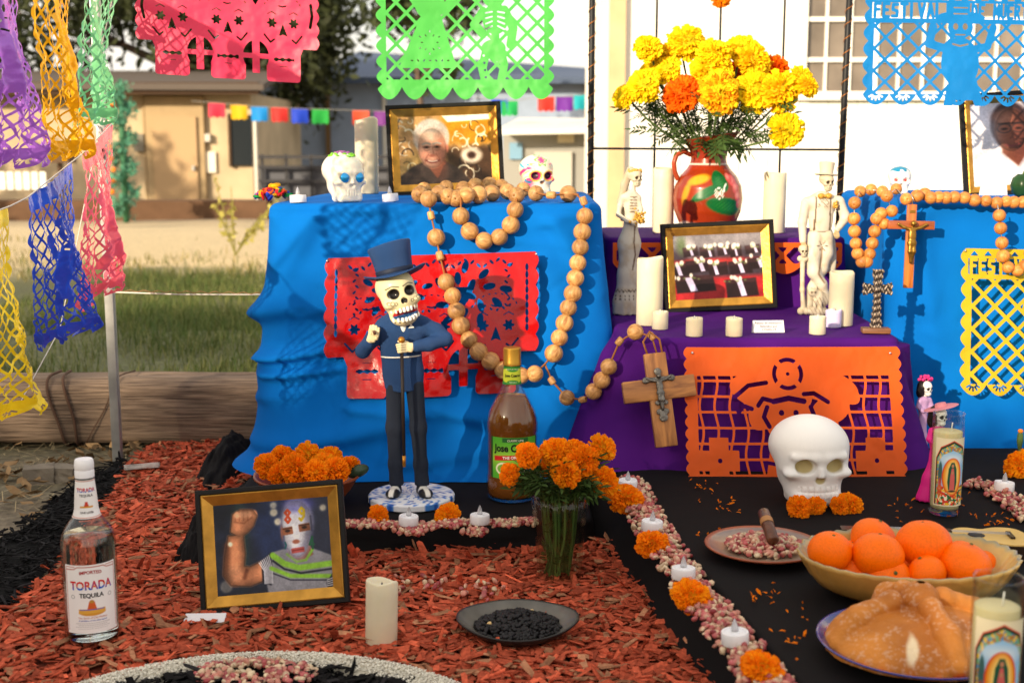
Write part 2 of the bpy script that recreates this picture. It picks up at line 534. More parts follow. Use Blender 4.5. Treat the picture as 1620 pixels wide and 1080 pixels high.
def cut_sheet(W, Hh, fn, n):
    """triangles of a sheet W x Hh (x right, y down) where fn(x,y) < 0, smooth cut edges"""
    nx = n; ny = max(4, int(n * Hh / W))
    xs = np.linspace(0, W, nx); ys = np.linspace(0, Hh, ny)
    X, Y = np.meshgrid(xs, ys, indexing='ij')
    D = fn(X, Y)
    D = np.where(np.abs(D) < 1e-7, 1e-7, D)
    P = np.stack([X, Y], -1).reshape(-1, 2); d = D.ravel()
    i, j = np.meshgrid(np.arange(nx - 1), np.arange(ny - 1), indexing='ij')
    a = (i * ny + j).ravel(); b = a + ny; c = b + 1; e = a + 1
    T = np.concatenate([np.stack([a, b, c], -1), np.stack([a, c, e], -1)])
    ins = d[T] < 0; k = ins.sum(1)
    full = T[k == 3]
    keys = []; faces = []
    one = T[k == 1]; r1 = ins[k == 1].argmax(1)
    two = T[k == 2]; r2 = (~ins[k == 2]).argmax(1)
    def roll(t, r): return np.stack([t[np.arange(len(t)), (r + q) % 3] for q in range(3)], -1)
    one = roll(one, r1); two = roll(two, r2)
    M = len(P)
    def ek(u, v):
        lo = np.minimum(u, v); hi = np.maximum(u, v)
        return M + lo.astype(np.int64) * M + hi
    tri = np.concatenate([full, np.stack([one[:, 0], ek(one[:, 0], one[:, 1]), ek(one[:, 0], one[:, 2])], -1)])
    q = np.stack([ek(two[:, 0], two[:, 1]), two[:, 1], two[:, 2], ek(two[:, 0], two[:, 2])], -1)
    allk = np.concatenate([tri.ravel(), q.ravel()])
    uk, inv = np.unique(allk, return_inverse=True)
    pos = np.zeros((len(uk), 2))
    g = uk < M; pos[g] = P[uk[g]]
    ee = uk[~g] - M; lo = ee // M; hi = ee % M
    t = d[lo] / (d[lo] - d[hi])
    pos[~g] = P[lo] + (P[hi] - P[lo]) * t[:, None]
    nt = len(tri) * 3
    F = inv[:nt].reshape(-1, 3).tolist() + inv[nt:].reshape(-1, 4).tolist()
    return pos, F

# ------------------------------------------------------------------ lettering
def text_mesh(txt, size, shear=0.0, bold=0.0, align='CENTER', space=1.0, width=1.0):
    cu = bpy.data.curves.new('lettering', 'FONT')
    cu.body = txt; cu.size = size; cu.align_x = align; cu.align_y = 'CENTER'
    cu.shear = shear; cu.offset = bold; cu.space_character = space; cu.resolution_u = 3
    o = bpy.data.objects.new('lettering_tmp', cu); COL.link(o)
    dg = bpy.context.evaluated_depsgraph_get(); dg.update()
    me = bpy.data.meshes.new_from_object(o.evaluated_get(dg))
    bpy.data.objects.remove(o)
    V = np.array([v.co[:] for v in me.vertices]).reshape(-1, 3); F = [list(p.vertices) for p in me.polygons]
    bpy.data.meshes.remove(me); bpy.data.curves.remove(cu)
    if len(V): V[:, 0] *= width
    return V, F
def lettering(name, txt, size, material, parent, place, col=None, arc=0.0, **kw):
    """place(x, z) -> point on the thing's surface; col = colour or function of (x,z)"""
    V, F = text_mesh(txt, size, **kw)
    if not len(V): return None
    x, z = V[:, 0], V[:, 1]
    if arc: z = z - arc * x * x
    P = place(x, z)
    c = None
    if col is not None: c = col(V[:, 0], V[:, 1]) if callable(col) else col
    return MB().add(P, F, c).build(name, material, parent, smooth=False)
# ================================================================== SETTING
def ground_z(y):
    return np.interp(y, [-60, 4.6, 26, 60, 400], [0, 0, -0.56, -0.7, -0.7])
xs = np.concatenate([np.linspace(-400, -12, 10), np.linspace(-11, 11, 90), np.linspace(12, 400, 10)])
ys = np.concatenate([np.linspace(-60, -1, 10), np.linspace(0, 12, 90), np.linspace(12.5, 400, 40)])
gx, gy = np.meshgrid(xs, ys, indexing='ij')
gz = ground_z(gy) + np.where((gy > 3.3) & (gy < 30), (noise2(gx, gy, 0.7, 3) - 0.5) * 0.09 * np.clip((gy - 3.3) / 2, 0, 1), 0) - 0.006
m, nt, p = _base('ground_soil')
N, L = nt.nodes, nt.links
tc = N.new('ShaderNodeTexCoord'); sep = N.new('ShaderNodeSeparateXYZ'); L.new(tc.outputs['Object'], sep.inputs[0])
nzw = N.new('ShaderNodeTexNoise'); nzw.inputs['Scale'].default_value = 0.8; nzw.inputs['Detail'].default_value = 6
L.new(tc.outputs['Object'], nzw.inputs['Vector'])
ma = N.new('ShaderNodeMath'); ma.operation = 'MULTIPLY_ADD'; ma.inputs[1].default_value = 4.0
L.new(nzw.outputs['Fac'], ma.inputs[0]); L.new(sep.outputs['Y'], ma.inputs[2])
mr = N.new('ShaderNodeMapRange'); mr.inputs['From Min'].default_value = 0; mr.inputs['From Max'].default_value = 32
L.new(ma.outputs[0], mr.inputs['Value'])
cr = N.new('ShaderNodeValToRGB'); e = cr.color_ramp.elements
e[0].position = 0.0; e[0].color = (0.19, 0.155, 0.11, 1)
e[1].position = 1.0; e[1].color = (0.30, 0.24, 0.16, 1)
for q, c in ((0.17, (0.16, 0.13, 0.085, 1)), (0.195, (0.10, 0.11, 0.045, 1)), (0.36, (0.13, 0.13, 0.05, 1)), (0.40, (0.55, 0.43, 0.24, 1)), (0.64, (0.58, 0.46, 0.27, 1)), (0.78, (0.20, 0.14, 0.09, 1))):
    k = e.new(q); k.color = c
L.new(mr.outputs['Result'], cr.inputs['Fac'])
nf = N.new('ShaderNodeTexNoise'); nf.inputs['Scale'].default_value = 45; nf.inputs['Detail'].default_value = 8
L.new(tc.outputs['Object'], nf.inputs['Vector'])
mf = N.new('ShaderNodeMapRange'); mf.inputs['From Min'].default_value = .3; mf.inputs['From Max'].default_value = .7; mf.inputs['To Min'].default_value = .55; mf.inputs['To Max'].default_value = 1.4
L.new(nf.outputs['Fac'], mf.inputs['Value'])
sc_ = N.new('ShaderNodeVectorMath'); sc_.operation = 'SCALE'; L.new(cr.outputs['Color'], sc_.inputs[0]); L.new(mf.outputs['Result'], sc_.inputs['Scale'])
L.new(sc_.outputs[0], p.inputs['Base Color']); p.inputs['Roughness'].default_value = 0.95
bp = N.new('ShaderNodeBump'); bp.inputs['Strength'].default_value = 0.8; bp.inputs['Distance'].default_value = 0.01
L.new(nf.outputs['Fac'], bp.inputs['Height']); L.new(bp.outputs['Normal'], p.inputs['Normal'])
tag(MB().grid(np.stack([gx, gy, gz], -1), flip=True).build('ground', m), kind='structure')

# ---- grass beyond the log
def blades(n, x0, x1, y0, y1, hmin, hmax, wid, seed, green, dry, dens=None):
    r = np.random.default_rng(seed)
    x = r.uniform(x0, x1, n); y = y0 + (y1 - y0) * r.random(n) ** 1.3
    cl = noise2(x, y, 1.7, seed)
    keep = cl > r.uniform(0.2, 0.62, n)
    if dens is not None: keep &= dens(x, y, r)
    x, y, cl = x[keep], y[keep], cl[keep]; n = len(x)
    h = r.uniform(hmin, hmax, n) * (0.5 + cl); a = r.uniform(0, 2 * PI, n); le = r.uniform(0.2, 0.9, n) * h
    z = ground_z(y) - 0.006
    dx, dy = np.cos(a), np.sin(a); w = wid * r.uniform(0.6, 1.3, n)
    bx, by = -dy * w, dx * w
    p0 = np.stack([x - bx, y - by, z], -1); p1 = np.stack([x + bx, y + by, z], -1)
    m0 = np.stack([x + dx * le * .35 - bx * .8, y + dy * le * .35 - by * .8, z + h * .6], -1)
    m1 = np.stack([x + dx * le * .35 + bx * .8, y + dy * le * .35 + by * .8, z + h * .6], -1)
    t = np.stack([x + dx * le, y + dy * le, z + h], -1)
    V = np.stack([p0, p1, m0, m1, t], 1).reshape(-1, 3)
    b = np.arange(n) * 5
    q = np.stack([b, b + 1, b + 3, b + 2], -1).tolist(); tr = np.stack([b + 2, b + 3, b + 4], -1).tolist()
    f = np.clip(r.normal(0.45, 0.3, n) + (cl - .5) * -.8, 0, 1)[:, None]
    c = (np.array(green) * (1 - f) + np.array(dry) * f) * r.uniform(.7, 1.25, n)[:, None]
    return V, q + tr, np.repeat(c, 5, 0)
g = MB()
g.add(*blades(60000, -2.9, 0.5, 3.75, 9.5, 0.03, 0.085, 0.0022, 5, (0.065, 0.115, 0.026), (0.22, 0.22, 0.075)))
g.add(*blades(16000, -6.5, 0.5, 9.0, 15.0, 0.04, 0.10, 0.005, 6, (0.10, 0.13, 0.035), (0.42, 0.33, 0.14), lambda x, y, r: noise2(x, y, .5, 9) > r.uniform(.35, .75, len(x))))
tag(g.build('grass', mat('grass_blade', attr=True, rough=.7, thin=.3)), 'short half dry lawn grass growing behind the wooden log', 'grass', kind='stuff')

# ---- leaf litter and straw in front of the log
def poly_px(pts, z=0.0): return [tuple(gr(a, b, z)[:2]) for a, b in pts]
r_ = np.random.default_rng(21)
b = MB()
lit_poly = poly_px([(-80, 705), (360, 708), (250, 725), (190, 740), (130, 765), (70, 812), (0, 868), (-120, 930)])
n = 0
while n < 1500:
    x = r_.uniform(-1.75, -0.7); y = r_.uniform(2.6, 3.6)
    if poly2(np.array([x]), np.array([y]), lit_poly)[0] > 0 or r_.random() > (y - 2.55) / 0.7: n += 1; continue
    a = r_.uniform(0, PI); n += 1
    if r_.random() < .7:     # straw
        l = r_.uniform(.02, .07); z = r_.uniform(.001, .012); w = .0009
        d = np.array([math.cos(a), math.sin(a), r_.uniform(-.15, .3)]) * l; s = np.array([-math.sin(a), math.cos(a), 0]) * w
        o = np.array([x, y, z]); b.add([o - s, o + s, o + d + s, o + d - s], [(0, 1, 2, 3)], np.array([.42, .33, .18]) * r_.uniform(.5, 1.2))
    else:                    # leaf
        l = r_.uniform(.012, .03); M = np.array(Euler((r_.uniform(-.7, .7), r_.uniform(-.7, .7), a)).to_matrix())
        V = np.array([[-l, 0, 0], [-.3 * l, -.45 * l, .1 * l], [.5 * l, -.35 * l, 0], [l, 0, .15 * l], [.4 * l, .4 * l, 0], [-.4 * l, .4 * l, .12 * l]]) @ M.T + np.array([x, y, .012])
        b.add(V, [(0, 1, 2, 3, 4, 5)], np.array([.30, .19, .09]) * r_.uniform(.4, 1.4))
tag(b.build('leaf_litter', mat('litter', attr=True, rough=.8, thin=.15), smooth=False), 'dry straw and dead leaves strewn before the wooden log', 'leaf litter', kind='stuff')

# ---- mulch: loose wood chips
def chips(n, inside, seed, zfn, col, size=(0.012, 0.048), wid=(.005, .018), jit=.32, layers=.012, box=(-1.6, 0.75, 1.7, 3.6)):
    r = np.random.default_rng(seed)
    x = r.uniform(box[0], box[1], n * 3); y = r.uniform(box[2], box[3], n * 3)
    k = inside(x, y); x, y = x[k][:n], y[k][:n]; n = len(x)
    l = r.uniform(*size, n) ; l *= r.uniform(.6, 1.3, n); w = r.uniform(*wid, n); t = r.uniform(.001, .003, n); l *= np.exp(r.normal(0, .2, n))
    a = r.uniform(0, 2 * PI, n); tx = r.normal(0, .22, n); ty = r.normal(0, .16, n)
    stick = r.random(n) < .07; ty = np.where(stick, r.uniform(-1.2, 1.2, n), ty)
    z = zfn(x, y) + r.random(n) ** 1.5 * layers + .003
    loc = np.array([[-1, -.6, -1], [1, -1, -1], [.8, 1, -1], [-1, .7, -1], [-.9, -.7, 1], [.85, -.8, 1], [1, .6, 1], [-.8, .9, 1]], float)
    V = loc[None] * (np.stack([l, w, t], -1) / 2)[:, None] * r.uniform(1 - jit, 1 + jit, (n, 8, 3))
    ca, sa = np.cos(a), np.sin(a); cx, sx = np.cos(tx), np.sin(tx); cy_, sy = np.cos(ty), np.sin(ty)
    X, Y, Z = V[..., 0], V[..., 1], V[..., 2]
    Y, Z = Y * cx[:, None] - Z * sx[:, None], Y * sx[:, None] + Z * cx[:, None]
    X, Z = X * cy_[:, None] + Z * sy[:, None], -X * sy[:, None] + Z * cy_[:, None]
    X, Y = X * ca[:, None] - Y * sa[:, None], X * sa[:, None] + Y * ca[:, None]
    V = np.stack([X + x[:, None], Y + y[:, None], Z + z[:, None]], -1).reshape(-1, 3)
    f0 = np.array([(0, 3, 2, 1), (4, 5, 6, 7), (0, 1, 5, 4), (2, 3, 7, 6), (0, 4, 7, 3), (1, 2, 6, 5)])
    F = (f0[None] + (np.arange(n) * 8)[:, None, None]).reshape(-1, 4)
    c = col(r, n)
    return V, F, np.repeat(c, 8, 0)
red_poly = poly_px([(-160, 1130), (-160, 1062), (0, 985), (81, 925), (106, 880), (169, 806), (197, 746), (240, 715), (365, 708), (470, 760), (1150, 760), (1150, 1130)])
black_poly = poly_px([(-160, 1062), (0, 985), (81, 925), (106, 880), (169, 806), (204, 746), (197, 733), (134, 758), (70, 806), (25, 852), (0, 862), (-160, 925)])
RING_C = (-0.385, 1.585); RING_R = 0.432
def ringd(x, y): return np.hypot(x - RING_C[0], y - RING_C[1])
def edge(x, y): return (noise2(x, y, 14, 4) - .5) * .07
def mulch_z(x, y):
    return 0.004 + noise2(x, y, 5.0, 2) * .016 + np.exp(-((y - 2.53) / .06) ** 2) * np.clip((x + .3) * 4, 0, 1) * .004 + np.exp(-((x - (.36 - (y - 1.68) * .144)) / .07) ** 2) * .012
def red_in(x, y):
    e_ = edge(x, y)
    tbl = x < .48 - (y - 1.68) * .144
    plat = ~((y > 2.60) & (x > -.62) )
    return (poly2(x, y, red_poly) < e_ * .6) & (ringd(x, y) > RING_R - .005) & tbl & plat
def black_in(x, y):
    return (poly2(x, y, black_poly) < edge(x, y) * .5)
def red_col(r, n):
    b = np.array([.45, .085, .040])[None] * np.exp(r.normal(-.05, .26, n))[:, None]
    d = r.random(n) < .14
    b[d] = np.array([.42, .19, .10]) * r.uniform(.5, 1.2, d.sum())[:, None]
    return b
def black_col(r, n): return np.array([.007, .0065, .007])[None] * np.exp(r.normal(0, .5, n))[:, None]
chip_m = mat('wood_chip', attr=True, rough=.85, vary=.3, vscale=120, bump=.25, bscale=300, spec=.15)
gx, gy = np.meshgrid(np.linspace(-1.75, .62, 120), np.linspace(1.55, 3.55, 110), indexing='ij')
base = MB()
def bed(inside, zf, col):
    P = np.stack([gx, gy, zf(gx, gy)], -1); n_, m_ = gx.shape
    k = inside(gx.ravel(), gy.ravel()).reshape(gx.shape)
    fc = []
    for i in range(n_ - 1):
        for j in range(m_ - 1):
            if k[i, j] and k[i + 1, j] and k[i, j + 1] and k[i + 1, j + 1]:
                a = i * m_ + j; fc.append((a, a + m_, a + m_ + 1, a + 1))
    return P.reshape(-1, 3), fc, np.array(col)
mb = MB()
mb.add(*bed(red_in, mulch_z, (.10, .018, .008)))
mb.add(*chips(13500, red_in, 31, mulch_z, red_col))
mb.add(*chips(1500, lambda x, y: red_in(x, y) & (np.abs(y - 2.46) < .08) & (x > -.35), 33, lambda x, y: mulch_z(x, y) + .002, red_col, size=(.014, .04), wid=(.006, .014)))
tag(mb.build('red_mulch', chip_m, smooth=False), 'brick red wood chips covering the ground before the altar', 'mulch', kind='stuff')
mb = MB()
bz = lambda x, y: .006 + noise2(x, y, 6.0, 8) * .02
mb.add(*bed(black_in, bz, (.006, .006, .006)))
mb.add(*chips(7000, black_in, 35, bz, black_col, wid=(.003, .007)))
tag(mb.build('black_mulch', chip_m, smooth=False), 'band of black wood chips edging the red ones at left', 'mulch', kind='stuff')
# ring of white rice, black chips and corn laid on the ground
mb = MB()
r = np.random.default_rng(40)
n = 9000
a = r.uniform(.15, PI - .15, n); rr = RING_R - .027 + r.uniform(-.026, .026, n) + (noise2(a * 3, a, 4, 2) - .5) * .02
x = RING_C[0] + rr * np.cos(a); y = RING_C[1] + rr * np.sin(a)
l = .0032
z = .018 + r.random(n) * .006 + .01 * (1 - ((rr - RING_R + .027) / .03) ** 2)
th = r.uniform(0, PI, n)
dx, dy = np.cos(th) * l, np.sin(th) * l
o = np.stack([x, y, z], -1)
d = np.stack([dx, dy, r.normal(0, .001, n)], -1); s = np.stack([-dy, dx, np.zeros(n)], -1) * .4; u = np.array([0, 0, .0013])
V = np.stack([o - d, o - s, o + d, o + s, o + u, o - u], 1).reshape(-1, 3)
f0 = np.array([(0, 1, 4), (1, 2, 4), (2, 3, 4), (3, 0, 4), (1, 0, 5), (2, 1, 5), (3, 2, 5), (0, 3, 5)])
mb.add(V, (f0[None] + (np.arange(n) * 6)[:, None, None]).reshape(-1, 3), np.repeat(np.array([.86, .82, .70])[None] * r.uniform(.8, 1.1, n)[:, None], 6, 0))
aa = np.linspace(.1, PI - .1, 90)
G = np.stack([np.stack([RING_C[0] + q * np.cos(aa), RING_C[1] + q * np.sin(aa), np.full(90, zz)], -1) for q, zz in ((RING_R - .055, .012), (RING_R - .04, .024), (RING_R - .015, .025), (RING_R + .002, .012))])
mb.add(*(lambda g_: (g_.reshape(-1, 3), [(i * 90 + j, i * 90 + j + 1, (i + 1) * 90 + j + 1, (i + 1) * 90 + j) for i in range(3) for j in range(89)]))(G), col=np.array([.82, .77, .64]))
tag(mb.build('white_rice', mat('rice', attr=True, rough=.6)), 'curved band of white rice on the ground at lower left', 'rice', kind='stuff')
mb = MB()
inn = lambda x, y: (ringd(x, y) < RING_R - .048)
iz = lambda x, y: .008 + noise2(x, y, 9.0, 12) * .012
mb.add(*bed(inn, iz, (.006, .006, .006)))
mb.add(*chips(2200, inn, 45, iz, black_col, box=(-.85, .05, 1.6, 2.06)))
tag(mb.build('black_chips', chip_m, smooth=False), 'black wood chips inside the ring of white rice', 'mulch', kind='stuff')

# ---- the log
lg = thing('wooden_log', (-1.55, 3.64, 0.0), 'weathered grey brown wooden log lying behind the metal post', 'log')
L0 = 2.3
nu, nv = 120, 48
u = np.linspace(-L0 / 2, L0 / 2, nu); v = np.linspace(0, 2 * PI, nv)
U, Vv = np.meshgrid(u, v, indexing='ij')
sq_ = (np.abs(np.cos(Vv)) ** 5 + np.abs(np.sin(Vv)) ** 5) ** -.2
rad = .094 * sq_ + (noise2(Vv * 3.2 / (2 * PI) * 6, U * .8, 1.6, 6) - .5) * .016 - .006 * (noise2(np.cos(Vv) * 9, np.sin(Vv) * 9, 1.0, 15) > .66)
P = np.stack([U, np.cos(Vv) * rad, np.sin(Vv) * rad * 1.02 + .102], -1)
MB().grid(P).build('trunk', mat_wood('log_wood', (.065, .042, .028), (.27, .19, .13), .9, 7.0, (1.2, 26, 26), 2.0, 1.0), lg)
rope_m = mat('rusty_wire', (.10, .055, .035), .8)
for k, x0 in enumerate((.235, .275, .40)):
    a = np.linspace(PI * .45, PI * 1.6, 30)
    pts = [(x0 + .012 * math.sin(q * 2 + k) + (.012 if k < 2 else -.05) * (q - 2.5), math.cos(q) * .114 * (abs(math.cos(q)) ** 5 + abs(math.sin(q)) ** 5) ** -.2 * .9, math.sin(q) * .112 * (abs(math.cos(q)) ** 5 + abs(math.sin(q)) ** 5) ** -.2 * .92 + .104) for q in a]
    MB().tube(pts, .0042 if k < 2 else .002, 6).build('wire', rope_m, lg)

# ---- metal post and its cords
ph = gr(187, 735, 0)
POST = Vector((ph.x, ph.y, 0))
po = thing('metal_post', POST, 'square grey metal post standing in front of the log', 'post')
link('tube', bevel_box_mesh('post_tube', (.0235, .0235, 2.0), mat('galvanised', lin(176, 178, 176), .45, .12, 30, metal=.55, bump=.1, bscale=90), .002), po, (0, 0, 1.0))
b = MB().box((.0, -.013, .845), (.016, .012, .035)); b.build('clip', mat('black_plastic', (.012, .012, .013), .4), po)
hk = [(0, -.013, .865), (.004, -.02, .89), (-.004, -.022, .91), (-.012, -.016, .915)]
MB().tube(hk, .0025, 6).build('hook', mat('white_plastic', lin(235, 235, 238), .4), po)
cord_m = mat('white_cord', lin(225, 222, 214), .7)
p0 = POST + Vector((.012, -.014, 0)); z1 = pt(190, 461, POST.y).z; q1 = pt(392, 466, 3.34)
tag(MB().tube([(p0.x, p0.y, z1), ((p0.x + q1.x) / 2, (p0.y + q1.y) / 2, (z1 + q1.z) / 2 - .003), tuple(q1), (q1.x + .12, q1.y + .02, q1.z)], .0017, 5).build('tie_line', cord_m), 'thin white cord from the metal post to the blue cloth', 'cord')
pts = [(p0.x + (q1.x - p0.x) * t, p0.y + (q1.y - p0.y) * t, z1 + (q1.z - z1) * t + .004 + .0025 * math.sin(t * 60)) for t in np.linspace(0, 1.1, 60)]
tag(MB().tube(pts, .001, 4).build('brown_twine', mat('twine', (.32, .17, .09), .9)), 'thin reddish twine running along the white cord', 'twine')
c0 = POST + Vector((0, -.014, .91)); c1 = pt(95, 520, 3.0)
tag(MB().tube([c0, (c0 + c1) / 2, c1, pt(30, 640, 2.8)], .0013, 5).build('guy_line', cord_m), 'slack white guy line slanting down left from the post', 'cord')

# ---- rubble beside the black chips
stone_m = mat('grey_stone', (.20, .17, .13), .9, .3, 20, .8, 60)
def rubble(px, py, sx, sy, sz, rz, label, cat, mt, seed, z=.012, rx=0):
    r = np.random.default_rng(seed)
    bm = bmesh.new(); bmesh.ops.create_cube(bm, size=1.0)
    bmesh.ops.subdivide_edges(bm, edges=bm.edges[:], cuts=3, use_grid_fill=True)
    for v_ in bm.verts:
        n_ = (noise2(np.array([v_.co.x * 3 + seed]), np.array([v_.co.y * 3 + v_.co.z * 5]), 1, seed)[0] - .5)
        v_.co *= 1 + n_ * .35
        v_.co.x *= sx; v_.co.y *= sy; v_.co.z *= sz
    me = bpy.data.meshes.new('rubble'); bm.to_mesh(me); bm.free(); me.materials.append(mt)
    o = link(cat.replace(' ', '_'), me, None, gr(px, py, z), (rx, 0, rz))
    return tag(o, label, cat)
rubble(62, 752, .075, .06, .05, .3, 'greyish chunk of old wood on the bare dirt', 'wood chunk', stone_m, 3)
rubble(100, 750, .085, .05, .045, -.2, 'broken wood block beside the other chunk near the post', 'wood block', stone_m, 5)
rubble(224, 737, .085, .028, .012, .35, 'flat grey white strip of bark lying on red chips', 'bark', mat('pale_bark', (.5, .47, .43), .8, .25, 40, .6, 80), 8, .035, -.2)

# ================================================================== FAR THINGS
def X_at(px, Y): return pt(px, 250, Y).x
def Z_at(py, Y): return pt(810, py, Y).z
def bx(b, px0, px1, py0, py1, Y, depth, col=None):
    x0, x1 = X_at(px0, Y), X_at(px1, Y); z0, z1 = Z_at(py1, Y), Z_at(py0, Y)
    return b.box(((x0 + x1) / 2, Y + depth / 2, (z0 + z1) / 2), (x1 - x0, depth, z1 - z0), None, col)
def far(parent, name, mt, *a):
    b = MB(); bx(b, *a); return b.build(name, mt, parent, smooth=False)

# beige building with a door, at left
beige = mat('beige_stucco', lin(186, 168, 138), .9, .18, 1.2, .3, 30)
tan = mat('tan_trim', lin(168, 146, 112), .85, .08, 3)
dk = mat('dark_brown_trim', lin(74, 56, 42), .8)
dkg = mat('dark_glass', (.02, .025, .03), .12)
bb = thing('beige_building', (0, 0, 0), 'beige stucco building with a door and a dark eave at left', 'building')
far(bb, 'wall', beige, -500, 400, 148, 352, 26, 6)
far(bb, 'fascia', dk, -520, 412, 130, 149, 25.3, .25)
b = MB(); x0, x1 = X_at(-520, 26), X_at(432, 26); z0, z1 = Z_at(132, 26), Z_at(112, 30)
b.add([(x0, 25.2, z0), (x1, 25.2, z0 - .05), (x1 - .4, 30, z1), (x0, 30, z1), (x0, 25.2, z0 - .12), (x1, 25.2, z0 - .17), (x1 - .4, 30, z1 - .12), (x0, 30, z1 - .12)], [(0, 1, 2, 3), (7, 6, 5, 4), (0, 4, 5, 1), (1, 5, 6, 2), (2, 6, 7, 3), (3, 7, 4, 0)])
b.build('roof', mat('roof_felt', lin(92, 84, 78), .9), bb, smooth=False)
far(bb, 'door_frame', tan, 232, 324, 152, 340, 25.86, .139)
dr = far(bb, 'door', mat('door_paint', lin(176, 148, 112), .7), 243, 312, 185, 336, 25.80, .06)
far(dr, 'handle', mat('steel', (.5, .5, .5), .3, metal=1), 303, 307, 262, 270, 25.74, .055)
far(bb, 'meter_box', mat('grey_box', lin(120, 116, 104), .6), 212, 228, 212, 240, 25.86, .13)
far(bb, 'conduit', tan, 228, 231, 150, 330, 25.9, .08)
far(bb, 'notice', mat('notice_paper', lin(230, 222, 205), .7), 309, 341, 240, 273, 25.93, .03)
far(bb, 'wall_lamp', mat('lamp_case', lin(200, 196, 186), .5), 325, 333, 212, 224, 25.85, .14)
w = far(bb, 'window', dkg, 366, 398, 182, 262, 25.9, .09)
far(w, 'window_frame', dk, 362, 366, 180, 264, 25.86, .13)
far(bb, 'corner_post', mat('pale_post', lin(214, 210, 198), .7), 402, 406, 180, 345, 25.3, .12)
# long blue-grey shed
bs = thing('grey_shed', (0, 0, 0), 'long blue grey shed with a low dark roof in the background', 'shed')
far(bs, 'wall', mat('bluegrey_siding', lin(150, 166, 190), .8, .06, 4), 395, 1010, 124, 318, 34, 8)
b = MB(); x0, x1 = X_at(500, 34), X_at(1010, 34)
b.add([(x0, 33.4, Z_at(124, 34)), (x1, 33.4, Z_at(124, 34)), (x1, 39, Z_at(95, 34)), (x0 + .6, 39, Z_at(60, 34)), (x0, 33.4, Z_at(134, 34)), (x1, 33.4, Z_at(134, 34))], [(0, 1, 2, 3), (4, 5, 1, 0)])
b.build('roof', mat('slate_roof', lin(78, 92, 116), .7), bs, smooth=False)
far(bs, 'downpipe', mat('rust_pipe', lin(120, 96, 66), .7), 516, 523, 125, 310, 33.8, .15)
far(bs, 'board_panel', mat('tan_panel', lin(176, 146, 96), .8), 925, 975, 128, 318, 33.85, .12)
far(bs, 'batten', mat('pale_post', lin(214, 210, 198), .7), 606, 612, 125, 310, 33.88, .1)
# railing / trailer in front of the shed
fr = thing('dark_railing', (0, 0, 0), 'dark metal railing before the blue grey shed', 'railing')
dm = mat('dark_metal', lin(52, 52, 56), .6)
for py in (246, 262, 284): far(fr, 'rail', dm, 408, 625, py, py + 5, 24, .06)
for px in (412, 450, 490, 530, 570, 612): far(fr, 'post', dm, px, px + 4, 244, 338, 24.07, .06)
far(fr, 'panel', mat('grey_panel', lin(88, 90, 98), .7), 410, 612, 264, 332, 24.2, .05)
cn = gr(440, 322, -.5)
tag(MB().lathe([(.0, .0), (.2, 0), (.2, .03), (.14, .03), (.03, .62), (0, .62)], 16, cn).build('traffic_cone', mat('cone_orange', lin(226, 78, 40), .6)), 'small orange traffic cone before the dark railing', 'cone')
# small site cabin
sb = thing('site_cabin', (0, 0, 0), 'pale grey site cabin with a white roof behind the portrait', 'cabin')
far(sb, 'wall', mat('cabin_grey', lin(150, 150, 146), .8), 796, 1000, 205, 345, 15, 3)
b = MB(); x0, x1 = X_at(784, 15), X_at(1002, 15)
b.add([(x0, 14.6, Z_at(206, 15)), (x1, 14.6, Z_at(202, 15)), (x1, 18, Z_at(180, 15)), (x0 + .3, 18, Z_at(178, 15)), (x0, 14.6, Z_at(214, 15)), (x1, 14.6, Z_at(210, 15))], [(0, 1, 2, 3), (4, 5, 1, 0)])
b.build('roof', mat('white_roof', lin(226, 222, 214), .6), sb, smooth=False)
far(sb, 'poster', mat('poster_blue', lin(120, 160, 190), .6), 806, 826, 226, 252, 14.95, .045)
far(sb, 'vent', mat('vent_cream', lin(206, 196, 168), .6), 882, 908, 208, 226, 14.93, .065)
far(sb, 'door', mat('cabin_door', lin(186, 184, 176), .7), 846, 905, 240, 330, 14.94, .055)
# white barn with a multi-pane window, at right
WY = 9.0
wb = thing('white_barn', (0, 0, 0), 'sunlit white board building with a many paned window at right', 'barn')
white = mat('white_paint', lin(238, 234, 226), .7, .05, 2, .15, 25)
barn_x0, barn_x1 = X_at(985, WY), X_at(2100, WY)
wx0, wx1 = X_at(1262, WY), X_at(1652, WY); wz0, wz1 = Z_at(152, WY), Z_at(-42, WY)
zt, zb = 4.6, -.2
pw = .205; k = 0; x = barn_x0
pl_cache = {}
while x < barn_x1:
    x2 = x + pw - .006
    spans = [(zb, zt)] if (x2 < wx0 or x > wx1) else [(zb, wz0), (wz1, zt)]
    for (a, c) in spans:
        o = link('plank', pl_cache.setdefault((round(a, 3), round(c, 3)), bevel_box_mesh('plank', (pw - .003, .03, c - a), white, .002, 1)), wb, (x + pw / 2, WY + .015 + random.uniform(-.001, .001), (a + c) / 2))
    x += pw; k += 1
MB().box(((barn_x0 + barn_x1) / 2 + .1, WY + .5, (zb + zt) / 2 - .05), (barn_x1 - barn_x0 - .2, .04, zt - zb - .1)).build('inner_wall', mat('room_grey', lin(116, 104, 92), .9), wb, smooth=False)
MB().box(((barn_x0 + barn_x1) / 2, WY + .037, (wz0 + zb) / 2), (barn_x1 - barn_x0 - .01, .01, wz0 - zb - .1)).build('sheathing', white, wb, smooth=False)
MB().box((barn_x0 - .02, WY + 2, (zb + zt) / 2), (.04, 4, zt - zb)).build('side_wall', white, wb, smooth=False)
MB().box((barn_x0 - .05, WY - .03, (zb + zt) / 2), (.11, .06, zt - zb)).build('corner_board', mat('raw_board', lin(212, 180, 140), .8, .1, 5), wb, smooth=False)
wnd = MB()
